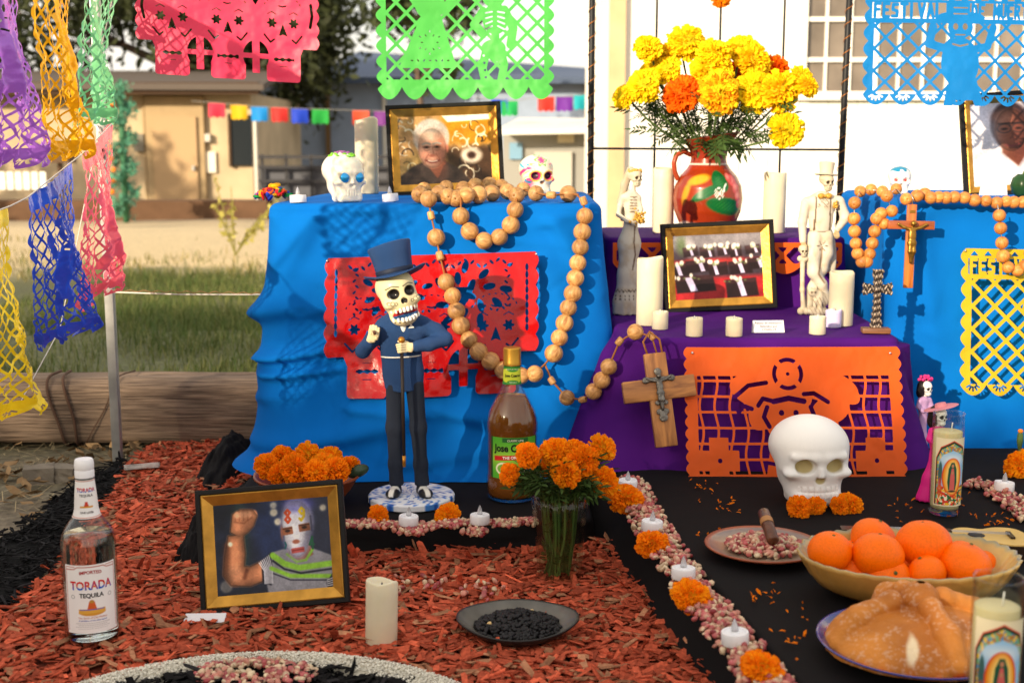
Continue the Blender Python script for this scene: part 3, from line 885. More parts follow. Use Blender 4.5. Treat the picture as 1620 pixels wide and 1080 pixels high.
for (xa, xb, za, zc) in ((wx0 - .03, wx0 + .03, wz0 - .03, wz1 + .05), (wx1 - .03, wx1 + .03, wz0 - .03, wz1 + .05)): wnd.box(((xa + xb) / 2, WY - .015, (za + zc) / 2), (xb - xa, .05, zc - za))
wnd.box(((wx0 + wx1) / 2, WY - .02, wz0), (wx1 - wx0 - .06, .07, .06))
wf = wnd.build('window', white, wb, smooth=False)
cols = [1262, 1300, 1338, 1376, 1414, 1452, 1490, 1528, 1566, 1609, 1652]; rows = [152, 95, 31, -42]
for i_ in range(len(cols) - 1):
    for j_ in range(3):
        xa, xb = X_at(cols[i_], WY), X_at(cols[i_ + 1], WY); za, zc = Z_at(rows[j_], WY), Z_at(rows[j_ + 1], WY)
        MB().box(((xa + xb) / 2, WY + .012, (za + zc) / 2), (xb - xa - .012, .004, zc - za - .012), (0, 0, random.uniform(-.01, .01))).build('pane', mat('window_pane', lin(118, 108, 98), .08, .35, 3.0, spec=.6), wf, smooth=False)
for i_ in range(1, len(cols) - 1):
    xa = X_at(cols[i_], WY); MB().box((xa, WY + .001, (wz0 + wz1) / 2), (.018 if i_ != 3 else .05, .03, wz1 - wz0)).build('muntin', white, wf, smooth=False)
for j_ in (1, 2):
    za = Z_at(rows[j_], WY); MB().box(((wx0 + wx1) / 2, WY - .004, za), (wx1 - wx0, .026, .03)).build('muntin', white, wf, smooth=False)
# bunting of far flags
def flag_col(c): return mat('flag_%d_%d_%d' % c, lin(*c), .6, thin=.35)
def bunting(name, Y, flags, label):
    t = thing(name, (0, 0, 0), label, 'bunting')
    P = [pt(a, b_ - 11, Y) for a, b_, c in flags]
    P = [pt(flags[0][0] - 40, flags[0][1] - 14, Y)] + P + [pt(flags[-1][0] + 30, flags[-1][1] - 15, Y)]
    MB().tube(P, .004, 4).build('cord', mat('dull_cord', (.3, .29, .27), .8), t)
    for a, b_, c in flags:
        q = pt(a, b_, Y); s = mpp(Y)
        n_ = 7
        G = np.zeros((n_, n_, 3))
        for i in range(n_):
            for j in range(n_):
                G[i, j] = (q.x + (i / (n_ - 1) - .5) * 26 * s, Y + .05 * math.sin(i * .9 + a) * j / n_, q.z + (.5 - j / (n_ - 1)) * 21 * s - .02 * (j == n_ - 1) * (i % 2))
        MB().grid(G).build('flag', flag_col(c), t)
bunting('flag_bunting', 20, [(343, 174, (214, 60, 84)), (378, 177, (226, 178, 30)), (410, 180, (30, 140, 220)), (442, 181, (200, 52, 50)), (474, 183, (36, 70, 200)), (507, 184, (40, 160, 70)), (571, 186, (226, 86, 60)), (605, 187, (120, 60, 140)), (640, 188, (40, 90, 200)), (672, 186, (220, 160, 30))], 'string of small coloured paper flags before the beige building')
bunting('flag_bunting', 16, [(790, 168, (40, 80, 200)), (806, 171, (40, 170, 90)), (864, 164, (226, 60, 50)), (893, 164, (110, 50, 150)), (921, 161, (40, 170, 180)), (948, 157, (200, 60, 170))], 'string of small coloured paper flags before the grey cabin roof')
# garland-wrapped pole
q = gr(200, 352, -.42); gp = thing('garland_pole', (q.x, q.y, -.42), 'tall pole wrapped in a green garland with orange dots', 'garland pole')
MB().tube([(0, 0, 0), (0, 0, 2.2)], .05, 8).build('pole', mat('green_pole', lin(60, 110, 80), .7), gp)
b = MB(); r = np.random.default_rng(3)
for k in range(1500):
    z = r.uniform(.1, 2.2); a = z * 14 + r.normal(0, .5); rr = r.uniform(.08, .2)
    o = np.array([math.cos(a) * rr, math.sin(a) * rr, z]); d = r.normal(0, .06, 3); s = r.normal(0, .03, 3)
    b.add([o, o + d, o + d + s], [(0, 1, 2)], np.array([.08, .26, .17]) * r.uniform(.5, 1.4))
b.build('garland', mat('garland_leaf', attr=True, rough=.6), gp, smooth=False)
b = MB()
for z in np.linspace(.5, 1.9, 9): MB().ball((-.16 + r.normal(0, .03), -.12, z), .045, 8, 5).build('garland_flower', mat('orange_dot', lin(240, 130, 40), .6), gp)
# white pickets and mailbox at the far left
pk = thing('picket_fence', (0, 0, 0), 'row of short white pickets at the far left edge', 'fence')
for px in range(-30, 70, 13): far(pk, 'picket', mat('white_paint'), px, px + 9, 272, 300, 17, .03)
far(pk, 'rail', mat('pale_post'), -40, 75, 286, 290, 17.031, .03)
mbx = thing('mail_box', (0, 0, 0), 'dark box on a post before the beige wall at left', 'mailbox')
far(mbx, 'box', mat('brown_box', lin(86, 66, 48), .7), 78, 108, 232, 258, 16, .3)
far(mbx, 'post', dk, 90, 95, 258, 335, 16.1, .08)
# low dark bank at the foot of the beige building
bk = MB(); bx(bk, -300, 420, 318, 372, 22, .6); tag(bk.build('timber_edging', mat('dark_timber', lin(96, 72, 54), .9, .2, 3), smooth=False), 'low dark timber edging at the foot of the beige building', 'edging')

# ---- trees and shrubs
def leaves(b, c, rad, n, size, seed, col, clump=14, fill=.35):
    r = np.random.default_rng(seed)
    K = max(4, n // 90)
    d = r.normal(0, 1, (K, 3)); d /= np.linalg.norm(d, axis=1)[:, None]
    ctr = np.array(c) + d * np.array(rad) * (r.uniform(fill, 1, (K, 1)) ** .6)
    i = r.integers(0, K, n)
    o = ctr[i] + r.normal(0, 1, (n, 3)) * np.array(rad) * (.16 + .1 * r.random((K, 1)))[i]
    u = r.normal(0, 1, (n, 3)); u /= np.linalg.norm(u, axis=1)[:, None]
    v = np.cross(u, r.normal(0, 1, (n, 3))); v /= np.linalg.norm(v, axis=1)[:, None]
    s = (size * r.uniform(.6, 1.4, n))[:, None]
    V = np.stack([o - u * s, o - v * s * .45, o + u * s, o + v * s * .45], 1).reshape(-1, 3)
    F = np.arange(n * 4).reshape(-1, 4)
    cc = np.array(col)[None] * (np.exp(r.normal(0, .25, (K, 1)))[i] * r.uniform(.7, 1.3, (n, 1)))
    b.add(V, F, np.repeat(cc, 4, 0))
leaf_m = mat('tree_leaf', attr=True, rough=.6, thin=.35)
bark_m = mat_wood('bark', (.05, .035, .025), (.16, .11, .08), .95, 5, (6, 6, 1), 2, 1.0)
def tree(name, base, h, crowns, label, leaf, col, seed, cat='tree', trunk=.2, group=None):
    t = thing(name, base, label, cat, group)
    r = np.random.default_rng(seed)
    b = MB(); top = np.array([0, 0, h])
    b.tube([(0, 0, 0), (.1 * h * .1, 0, h * .3), (-.02 * h, .02 * h, h * .6), (0, 0, h * .9)], [trunk, trunk * .8, trunk * .55, trunk * .2], 10)
    for (c, rd, n) in crowns:
        c = np.array(c); s = np.array([0, 0, min(h * .8, max(h * .2, c[2] - rd[2]))])
        mid = (s + c) / 2 + r.normal(0, .1, 3) * rd[0]
        b.tube([s, mid, c], [trunk * .45, trunk * .3, trunk * .08], 7)
        for k in range(5):
            e_ = c + r.normal(0, .55, 3) * np.array(rd); b.tube([mid, (mid + e_) / 2 + r.normal(0, .05, 3) * rd[0], e_], [trunk * .2, trunk * .12, trunk * .03], 5)
    b.build('trunk', bark_m, t)
    b = MB()
    for k, (c, rd, n) in enumerate(crowns): leaves(b, c, rd, n, leaf, seed * 31 + k, col)
    b.build('crown', leaf_m, t, smooth=False)
    return t
tree('broad_tree', (-7.6, 31, -.6), 5.5, [((-3.5, 0, 4.6), (2.6, 2, 1.6), 3500), ((.4, 0, 4.4), (1.9, 1.8, 1.5), 4500), ((2.5, .3, 4.3), (1.5, 1.5, 1.9), 4500), ((.8, 0, 6.0), (1.6, 1.5, 1.0), 1500)], 'dark leafy tree behind the beige building', .13, (.045, .055, .022), 71, trunk=.3)
tree('slender_tree', (-1.9, 27, -.6), 5.2, [((-.9, 0, 4.6), (.9, .9, .8), 1100), ((.4, 0, 4.2), (1.0, .8, .7), 900), ((1.4, 0, 4.9), (.9, .8, .6), 700), ((.2, 0, 3.2), (.6, .6, .5), 350)], 'slender tree with sparse foliage behind the green cut paper', .09, (.05, .065, .025), 73, trunk=.1)
# shrubs and trees behind the photographer shade the foreground
a_ = np.array([math.sin(SUN_AZ), math.cos(SUN_AZ)]); pp_ = np.array([math.cos(SUN_AZ), -math.sin(SUN_AZ)])
def shade_tree(cc, s, top, wid, label, seed, n=5200):
    q = cc * pp_ + s * a_
    tree('shade_tree', (q[0], q[1], 0), top * .85, [((0, 0, top * .28), (wid, wid * .6, top * .3), n), ((-.2 * wid, 0, top * .62), (wid * .9, wid * .55, top * .3), n), ((.3 * wid, 0, top * .5), (wid * .8, wid * .5, top * .3), n // 2)], label, .10, (.05, .07, .025), seed, trunk=.12, group='bushy trees behind the photographer')
shade_tree(.6, -7.0, 3.5, 1.25, 'bushy tree behind the photographer, rightmost', 81)
shade_tree(-1.2, -7.2, 3.58, 1.2, 'bushy tree behind the photographer, second from right', 82)
shade_tree(-2.45, -7.0, 3.42, 1.25, 'bushy tree behind the photographer, third from right', 83)
shade_tree(-4.6, -7.4, 4.0, 1.6, 'taller bushy tree behind the photographer, fourth from right', 84)
shade_tree(-7.8, -7.0, 4.1, 1.9, 'taller bushy tree behind the photographer, leftmost', 85)
tree('roadside_tree', (-15.2, 17.3, -.3), 3.8, [((0, 0, 2.6), (2.2, 1.4, 1.3), 1500), ((1.6, .5, 3.4), (1.4, 1.2, .8), 700), ((-1.8, .6, 3.0), (1.5, 1.2, 1.0), 700)], 'leafy tree beyond the left edge, dappling the beige building', .14, (.05, .07, .025), 75, trunk=.15)
# dry roadside weed
wd = gr(372, 392, -.12); wt = thing('dry_weed', (wd.x, wd.y, ground_z(wd.y)), 'dry yellow green weed with upright stalks beyond the lawn', 'weed')
b = MB(); r = np.random.default_rng(9)
for k in range(12):
    a = r.uniform(-.6, .9); l = r.uniform(.35, .95)
    e_ = np.array([math.sin(a) * l, r.normal(0, .1), math.cos(a) * l])
    b.tube([(0, 0, 0), e_ * .5 + (0, 0, .03), e_], [.006, .005, .003], 5, np.array([.32, .30, .08]))
    for j in range(16):
        o = e_ * r.uniform(.3, 1.0); d = r.normal(0, .022, 3); s = r.normal(0, .018, 3)
        b.add([o, o + d, o + d + s, o + s], [(0, 1, 2, 3)], np.array([.42, .38, .10]) * r.uniform(.7, 1.2))
b.build('stalks', mat('weed', attr=True, rough=.7, thin=.3), wt, smooth=False)
# ================================================================== CLOTHS ON THE ALTAR
def drape(name, corners, zt, zb, flares, material, label, ridges=(), folds=((0.008, 9, 0),), er=0.02, rc=6, M=520, rows=80, hem=0.0, puddle=0.0, topnoise=.002, edge_sag=None, cat='tablecloth', vtop=14, crease=26):
    rc_ = np.random.default_rng(int(abs(zt) * 1000) + len(label)); L_f = math.dist(corners[0], corners[1]); ridges = list(ridges)
    for _ in range(crease):
        x_, z_ = rc_.uniform(.06, L_f), rc_.uniform(zb, zt); a_r = rc_.normal(0, .5) + (PI / 2 if rc_.random() < .35 else 0); l_ = rc_.uniform(.06, .22)
        ridges.append((x_, z_, x_ + l_ * math.cos(a_r), z_ + l_ * math.sin(a_r), rc_.uniform(-.5, 1) * .009 * min(1, (zt - zb) * 2), rc_.uniform(.008, .022)))
    C = np.array(corners, float); n = len(C)
    E = np.roll(C, -1, 0) - C; Ls = np.linalg.norm(E, axis=1); Lt = Ls.sum()
    s = np.arange(M) / M * Lt
    cum = np.concatenate([[0], np.cumsum(Ls)])
    k = np.searchsorted(cum, s, 'right') - 1
    P = C[k] + E[k] * ((s - cum[k]) / Ls[k])[:, None]
    fl = np.array(flares, float)[k]
    ker = np.ones(2 * rc + 1) / (2 * rc + 1)
    def smooth(a):
        w = np.concatenate([a[-rc * 2:], a, a[:rc * 2]]); return np.convolve(w, ker, 'same')[rc * 2:-rc * 2]
    for _ in range(2):
        P = np.stack([smooth(P[:, 0]), smooth(P[:, 1])], -1)
    for _ in range(6): fl = smooth(fl)
    T = np.roll(P, -1, 0) - np.roll(P, 1, 0); T /= np.linalg.norm(T, axis=1)[:, None]
    Nn = np.stack([T[:, 1], -T[:, 0]], -1)
    ux = np.where(s > Lt - Ls[-1], s - Lt, s)          # unrolled coordinate, 0 at the front left corner
    ctr = C.mean(0)
    Rw = []
    for q in np.linspace(0.02, 1, vtop)[:-1]:
        XY = ctr + (P - Nn * er - ctr) * q
        Rw.append(np.concatenate([XY, (zt + (noise2(XY[:, 0], XY[:, 1], 7, 5) - .5) * topnoise)[:, None]], 1))
    for a in np.linspace(0, PI / 2, 7):
        XY = P - Nn * er * (1 - math.sin(a))
        Rw.append(np.concatenate([XY, np.full((M, 1), zt - er * (1 - math.cos(a)))], 1))
    hh = zt - er - zb
    for t in np.linspace(0, 1, rows)[1:]:
        z = zt - er - hh * t
        off = fl * (t ** 1.25)
        for (A, f, sd) in folds:
            off = off + A * t ** .8 * (np.sin(ux * 2 * PI * f + sd + 2.2 * noise2(ux * 3, ux * 0 + t * 1.5, 1, sd)) * (.4 + 1.2 * noise2(ux * 4, ux * 0 + t, 1, sd + 3)))
        zz = np.full(M, z)
        off = off + (noise2(ux * 5, zz * 5, 1, 7) - .5) * .012 * min(1, t * 3)
        for (x0, z0, x1, z1, A, w) in ridges:
            dx, dz = x1 - x0, z1 - z0
            tt = ((ux - x0) * dx + (zz - z0) * dz) / (dx * dx + dz * dz)
            tc_ = np.clip(tt, 0, 1)
            d = np.hypot(ux - x0 - tc_ * dx, zz - z0 - tc_ * dz)
            sgn = (zz - z0 - tc_ * dz)
            ww = np.where(sgn < 0, w * .55, w)
            off = off + A * np.exp(-(d / ww) ** 2) * (1 - .75 * tc_)
        if puddle: off = off + puddle * max(0, (t - .9) / .1) ** 2 * (.3 + 1.4 * noise2(ux * 5, ux * 0, 1, 4))
        zr = zz
        if hem: zr = zz + hem * t ** 3 * (noise2(ux * 4, ux * 0, 1, 14) - .3)
        Rw.append(np.concatenate([P + Nn * off[:, None], zr[:, None]], 1))
    G = np.stack(Rw)
    G = np.concatenate([G, G[:, :1]], 1)
    o = MB().grid(G, flip=True).build(name, material)
    return tag(o, label, cat)

BLUE = mat_cloth('blue_cloth', lin(0, 102, 188), .9)
PURPLE = mat_cloth('purple_cloth', lin(68, 14, 108), .8)
BLACK = mat_cloth('black_cloth', (.007, .006, .0065), .85)

def cz(py, Y): return pt(810, py, Y).z
# left blue table: front left corner at unrolled 0
LX0 = -.605
def lr(px0, py0, px1, py1, A, w, Y=3.03):
    a, b_ = pt(px0, py0, Y), pt(px1, py1, Y)
    return (a.x - LX0, a.z, b_.x - LX0, b_.z, A, w)
drape('blue_tablecloth', [(LX0, 3.10), (.222, 3.10), (.235, 3.86), (-.55, 3.86)], .722, .082, [.18, .03, .05, -.035], BLUE,
      'bright blue cloth draped over the left altar table', er=.022, folds=((.005, 2.6, 1.0), (.002, 6.3, 4.0)), puddle=.022, hem=.0,
      ridges=[lr(372, 508, 455, 490, .058, .038), lr(424, 570, 565, 545, .040, .017), lr(430, 596, 565, 578, .030, .014), lr(500, 330, 420, 480, .018, .045), lr(650, 650, 430, 715, .018, .045), lr(900, 330, 700, 420, .010, .05), lr(388, 560, 440, 640, .012, .02), lr(430, 700, 640, 668, .014, .026), lr(395, 640, 500, 615, .010, .018), lr(470, 500, 640, 470, .010, .02), lr(560, 640, 760, 655, .014, .02), lr(880, 360, 945, 470, .016, .03), lr(560, 340, 640, 390, -.010, .03), lr(700, 640, 860, 690, .016, .025), lr(430, 420, 500, 330, .010, .02), lr(860, 420, 930, 560, .008, .03), lr(420, 345, 560, 470, .006, .03),
              lr(520, 455, 700, 330, .008, .03), (-.30, .47, -.04, .43, .022, .05), lr(640, 715, 900, 690, .018, .03), lr(400, 735, 640, 740, .03, .025), lr(660, 750, 830, 748, .035, .022)])
drape('blue_tablecloth', [(.985, 3.17), (2.3, 3.17), (2.3, 3.86), (.985, 3.86)], .728, -.02, [.10, .05, .05, .03], BLUE,
      'bright blue cloth draped over the right altar table', er=.022, folds=((.012, 3.1, 2.0), (.004, 7.0, 1.0)),
      ridges=[(-.10, .70, -.02, .3, .03, .04), (.03, .68, .10, .25, .016, .03)])
drape('purple_cloth', [(.26, 3.47), (.925, 3.47), (.925, 3.92), (.26, 3.92)], .611, .40, [.01, .02, .02, .02], PURPLE,
      'purple cloth over the raised back step of the middle table', er=.012, folds=((.004, 5, 2),), M=360, rows=24)
drape('purple_cloth', [(.245, 2.89), (.905, 2.89), (.925, 3.50), (.262, 3.50)], .422, .128, [.085, .085, .02, .15], PURPLE,
      'purple cloth over the lower front step of the middle table', er=.016, folds=((.010, 2.4, 3.0), (.005, 5.1, 1.0)), rows=60,
      ridges=[(.70, .42, .80, .16, .028, .04), (-.12, .36, -.06, .14, .02, .05), (.62, .43, .75, .3, .01, .03)])
drape('black_tablecloth', [(.465, 1.15), (2.1, 1.15), (2.1, 3.03), (.208, 3.03)], .130, .012, [.07, .05, .05, .085], BLACK,
      'black cloth covering the low table at the lower right', er=.012, folds=((.006, 2.2, 1), (.003, 5, 2)), M=700, rows=30, topnoise=.004, vtop=40)
drape('black_platform_cloth', [(-.63, 2.585), (.172, 2.585), (.172, 3.05), (-.63, 3.05)], .080, .008, [.035, .0, .03, .07], BLACK,
      'black cloth over the low platform under the blue table', er=.010, folds=((.012, 3.2, 1), (.006, 8, 2)), M=600, rows=26, vtop=24, topnoise=.003)
# rumpled spare black cloth at the platform's left end
def rumple(px, py, rx, ry, hh, seed, label, z=0.0):
    c = gr(px, py, z)
    u = np.linspace(-1.25, 1.25, 56); X, Y = np.meshgrid(u, u, indexing='ij')
    rr = np.hypot(X, Y) + (noise2(X * 1.5 + 3, Y * 1.5, 1, seed) - .5) * .6
    Z = hh * np.clip(1.15 - rr, 0, 1) ** .5 * (.55 + .9 * noise2(X * 2.2, Y * 2.2, 1, seed + 1)) - .012
    G = np.stack([c.x + X * rx, c.y + Y * ry, z + Z], -1)
    return tag(MB().grid(G, flip=True).build('rumpled_cloth', BLACK), label, 'cloth')
rumple(360, 745, .06, .24, .095, 3, 'rumpled black cloth bunched at the left foot of the blue drape')
rumple(322, 880, .04, .12, .10, 6, 'rumpled black cloth behind the frame of the masked wrestler')
# ================================================================== CUT TISSUE BANNERS
def lat(x, y, a, w, ox=0.0, oy=0.0, sq=False, sy=1.0):
    if sq: u, v = x - ox, (y - oy) * sy
    else: u, v = ((x - ox) + (y - oy) * sy) * .7071, ((x - ox) - (y - oy) * sy) * .7071
    f = lambda t: np.abs((t / a + .5) % 1 - .5) * a - w / 2
    return np.minimum(f(u), f(v))
def scallop_rect(x, y, W, Hh, r, sides=True, bottom=True, depth=None):
    """outline of the sheet; wavy left, right and bottom"""
    dpt = depth or r
    n = max(1, round(Hh / (2 * r))); fy = (y / Hh * n) % 1
    sx = (dpt * .45 * np.sin(np.clip(fy, 0, 1) * PI)) if sides else 0
    m_ = max(1, round(W / (2 * r * 1.6))); fx = (x / W * m_) % 1
    sy = dpt * np.sin(fx * PI) ** .8 if bottom else 0
    d = np.maximum(np.maximum((dpt * .45 - sx) - x if sides else -x, x - (W - dpt * .45 + sx) if sides else x - W), y - (Hh - dpt + sy) if bottom else y - Hh)
    return np.maximum(d, -y)
U, I = np.minimum, np.maximum
def flower2(x, y, cx, cy, r, k=6, ph=0):
    a = np.arctan2(y - cy, x - cx); q = np.hypot(x - cx, y - cy)
    return q - r * (.78 + .22 * np.cos(k * a + ph))
def skull_hole(x, y, cx, cy, s, eye='flower'):
    """holes of one cut skull, s = head half width"""
    d = flower2(x, y, cx - .36 * s, cy, .17 * s) if eye == 'flower' else e2(x, y, cx - .36 * s, cy, .2 * s, .17 * s)
    d = U(d, flower2(x, y, cx + .36 * s, cy, .17 * s) if eye == 'flower' else e2(x, y, cx + .36 * s, cy, .2 * s, .17 * s))
    d = U(d, poly2(x, y, [(cx, cy + .02 * s), (cx + .15 * s, cy + .42 * s), (cx, cy + .36 * s), (cx - .15 * s, cy + .42 * s)]))
    d = U(d, b2(x, y, cx, cy + 1.16 * s, .34 * s, .045 * s) + .02 * s * np.sin(x / s * 30))
    d = U(d, b2(x, y, cx, cy + .93 * s, .14 * s, .012 * s)); d = U(d, b2(x, y, cx, cy + 1.38 * s, .13 * s, .014 * s))
    for q in (-1, 1):
        d = U(d, line2(x, y, [(cx + q * .30 * s, cy + .52 * s), (cx + q * .42 * s, cy + .62 * s), (cx + q * .62 * s, cy + .38 * s)], .028 * s))
        d = U(d, line2(x, y, [(cx + q * .22 * s, cy - .28 * s), (cx + q * .36 * s, cy - .36 * s), (cx + q * .5 * s, cy - .28 * s)], .016 * s))
    d = U(d, line2(x, y, [(cx - .12 * s, cy - .55 * s), (cx, cy - .52 * s), (cx + .12 * s, cy - .55 * s)], .022 * s))
    for k in range(9):
        a = PI * (.12 + .76 * k / 8); d = U(d, e2(x, y, cx - .62 * s * math.cos(a), cy - .45 * s - .42 * s * math.sin(a), .02 * s, .045 * s, a))
    return d
def pic_skulls(W, Hh, deco):
    def f(x, y):
        s = W / 6.0
        body = scallop_rect(x, y, W, Hh * .66, W * .035, True, False)
        d = body
        cxs = [W * .20, W * .5, W * .80]; cy0 = Hh * .50
        for c in cxs:
            d = U(d, e2(x, y, c, cy0 - .05 * Hh, s * 1.02, s * 1.05))
            d = U(d, b2(x, y, c, cy0 + s * 1.05, s * .44, s * .62) - s * .12)
            d = U(d, poly2(x, y, [(c - s * .95, cy0), (c + s * .95, cy0), (c + s * .55, cy0 + s * .95), (c - s * .55, cy0 + s * .95)]))
        for c in (W * .35, W * .65):      # gap between skulls with a little cross in it
            d = I(d, -e2(x, y, c, cy0 + s * 1.0, s * .42, s * .5))
            d = U(d, b2(x, y, c, cy0 + s * 1.02, s * .09, s * .5) - s * .03); d = U(d, b2(x, y, c, cy0 + s * 1.0, s * .45, s * .08))
            d = I(d, -poly2(x, y, [(c - s * .32, cy0 - s * 1.15), (c + s * .32, cy0 - s * 1.15), (c + .02 * s, cy0 - s * .62)]))
        for c in cxs: d = I(d, -skull_hole(x, y, c, cy0 - .02 * Hh, s))
        if deco:
            for k in range(9):
                for q in (.055, .945): d = I(d, -e2(x, y, W * q, Hh * (.10 + .05 * k), .004, .009, 0))
            for k in range(26):
                d = I(d, -e2(x, y, W * (.12 + .030 * k), Hh * (.065 + .02 * math.sin(k * 1.3)), .007, .0032, .8 * (-1) ** k))
                d = I(d, -e2(x, y, W * (.14 + .029 * k), Hh * (.36 + .018 * math.cos(k * 1.1)), .0045, .0028, .9 * (-1) ** k))
            for (c, sg) in ((W * .12, 1), (W * .88, -1)):
                for k in range(8):
                    d = I(d, -e2(x, y, c + sg * (.02 + .012 * (k % 2)) * W, Hh * (.08 + .038 * k), .011 * W, .005 * W, .7 * (1 if k % 2 else -1)))
            for k in range(16):
                d = I(d, -e2(x, y, W * (.30 + .17 * math.cos(k * 2.4) * math.sqrt(k / 16)) + .03 * W, Hh * (.24 + .16 * math.sin(k * 2.4) * math.sqrt(k / 16)), .026 * W, .013 * W, k * 2.4))
                d = I(d, -e2(x, y, W * (.68 + .19 * math.cos(k * 2.4) * math.sqrt(k / 16)), Hh * (.28 + .2 * math.sin(k * 2.4) * math.sqrt(k / 16)), .03 * W, .016 * W, k * 2.4 + .4))
        else:
            for k in range(6):
                d = I(d, -line2(x, y, [(W * .03, Hh * (.14 + .03 * k)), (W * .035, Hh * (.15 + .03 * k))], .002))
            d = I(d, -line2(x, y, [(W * .045, Hh * .34), (W * .038, Hh * .42), (W * .05, Hh * .5)], .004)); d = I(d, -line2(x, y, [(W * .955, Hh * .34), (W * .962, Hh * .42), (W * .95, Hh * .5)], .004))
            for sg, c in ((1, .07), (-1, .93)): d = I(d, -line2(x, y, [(W * c, Hh * .26), (W * (c + sg * .05), Hh * .14), (W * (c + sg * .12), Hh * .08)], .006))
        return I(d, -y + .0)
    return f
def pic_lattice(W, Hh, a=.045, w=.008, title=True, figure='man', rosette=True, bord=.028, sq=False, sy=1.0):
    def f(x, y):
        out = scallop_rect(x, y, W, Hh, .022, True, True, .030 if rosette else .036)
        inner = b2(x, y, W / 2, Hh * .5 + (.025 if title else -.005), W / 2 - bord, Hh / 2 - (.055 if title else .05))
        d = I(out, -inner)
        la = lat(x, y, a, w, sq=sq, sy=sy)
        d = U(d, I(la, inner))
        if rosette:       # slots of the scallop fans along the hem
            m_ = max(1, round(W / (2 * .022 * 1.6))); pw = W / m_
            for k in range(m_):
                c = (k + .5) * pw
                for q in (-2, -1, 0, 1, 2):
                    d = I(d, -s2(x, y, c + math.sin(q * .55) * .010, Hh - .030 + math.cos(q * .55) * .008, c + math.sin(q * .55) * .019, Hh - .030 + math.cos(q * .55) * .018, .0024))
        if title:
            ty = .030; th = .034
            win = b2(x, y, W * .24, ty + th / 2, W * .20, th / 2 + .004); win2 = b2(x, y, W * .77, ty + th / 2, W * .20, th / 2 + .004)
            d = I(d, -U(win, win2))
            d = U(d, word2(x, y, 'FESTIVAL', W * .055, ty, W * .38, th, .0042)); d = U(d, word2(x, y, 'DE MUERTOS', W * .585, ty, W * .39, th, .0036))
            for k in range(13): d = I(d, -poly2(x, y, [(W * (.05 + k * .072), .019), (W * (.05 + k * .072) + .022, .019), (W * (.05 + k * .072) + .011, .006)]))
        if figure == 'man':
            c = W * .52; y0 = Hh * .30
            d = U(d, e2(x, y, c, y0, .034, .030)); d = U(d, e2(x, y, c, y0 - .03, .062, .012)); d = U(d, b2(x, y, c, y0 - .045, .024, .018))
            d = U(d, e2(x, y, c, y0 + .095, .052, .068)); d = U(d, b2(x, y, c + .01, y0 + .165, .03, .03)); d = U(d, b2(x, y, c - .03, y0 + .19, .012, .035, .2)); d = U(d, b2(x, y, c + .045, y0 + .185, .013, .04, -.3))
            d = U(d, line2(x, y, [(c - .03, y0 + .06), (c - .085, y0 + .045), (c - .075, y0 + .0)], .011)); d = U(d, line2(x, y, [(c + .03, y0 + .06), (c + .075, y0 + .05), (c + .09, y0)], .010))
            for q in (-1, 1): d = I(d, -e2(x, y, c + q * .013, y0 - .002, .007, .009))
            d = I(d, -b2(x, y, c, y0 + .02, .014, .002)); d = I(d, -line2(x, y, [(c - .02, y0 + .045), (c, y0 + .05), (c + .02, y0 + .045)], .0025))
            d = I(d, -b2(x, y, c, y0 - .036, .02, .0018)); d = I(d, -b2(x, y, c, y0 - .052, .02, .0018))
        elif figure == 'pair':
            c = W * .30; y0 = Hh * .36      # woman with a wide skirt
            d = U(d, e2(x, y, c, y0 - .025, .042, .048)); d = U(d, poly2(x, y, [(c - .012, y0), (c + .022, y0), (c + .068, y0 + .15), (c - .078, y0 + .15)]) - .006)
            d = U(d, line2(x, y, [(c - .02, y0 + .0), (c - .058, y0 - .05), (c - .03, y0 - .10)], .010)); d = U(d, line2(x, y, [(c + .03, y0 + .0), (c + .062, y0 - .03), (c + .02, y0 - .08)], .010)); d = U(d, e2(x, y, c + .005, y0 - .09, .034, .036))
            for k in range(12): d = I(d, -e2(x, y, c + .022 * math.cos(k * PI / 6) * (1 + k % 2 * .4), y0 + .085 + .022 * math.sin(k * PI / 6) * (1 + k % 2 * .4), .0042, .0016, k * PI / 6))
            for k in range(7): d = I(d, -e2(x, y, c - .05 + k * .017, y0 + .135, .004, .002, k))
            c = W * .66; y0 = Hh * .22      # skeleton man
            d = U(d, e2(x, y, c, y0, .036, .044)); d = U(d, e2(x, y, c, y0 - .026, .058, .010))
            d = U(d, e2(x, y, c + .005, y0 + .075, .036, .042)); d = U(d, b2(x, y, c + .005, y0 + .14, .011, .05)); d = U(d, e2(x, y, c, y0 + .155, .034, .024))
            d = U(d, line2(x, y, [(c - .02, y0 + .16), (c - .032, y0 + .21), (c - .018, y0 + .265)], .012)); d = U(d, line2(x, y, [(c + .02, y0 + .16), (c + .03, y0 + .20), (c + .02, y0 + .25), (c + .04, y0 + .258)], .011))
            d = U(d, line2(x, y, [(c - .03, y0 + .05), (c - .058, y0 + .09), (c - .03, y0 + .12)], .009)); d = U(d, line2(x, y, [(c + .03, y0 + .05), (c + .055, y0 + .10), (c + .048, y0 + .145)], .012))
            for k in range(4): d = I(d, -line2(x, y, [(c + .012, y0 + .055 + k * .013), (c + .03, y0 + .058 + k * .015)], .0025)); d = I(d, -line2(x, y, [(c - .004, y0 + .055 + k * .013), (c - .022, y0 + .058 + k * .015)], .0022))
            for k in range(4): d = I(d, -e2(x, y, c - .028 + .002 * k, y0 + .175 + .02 * k, .0035, .0035))
        return d
    return f
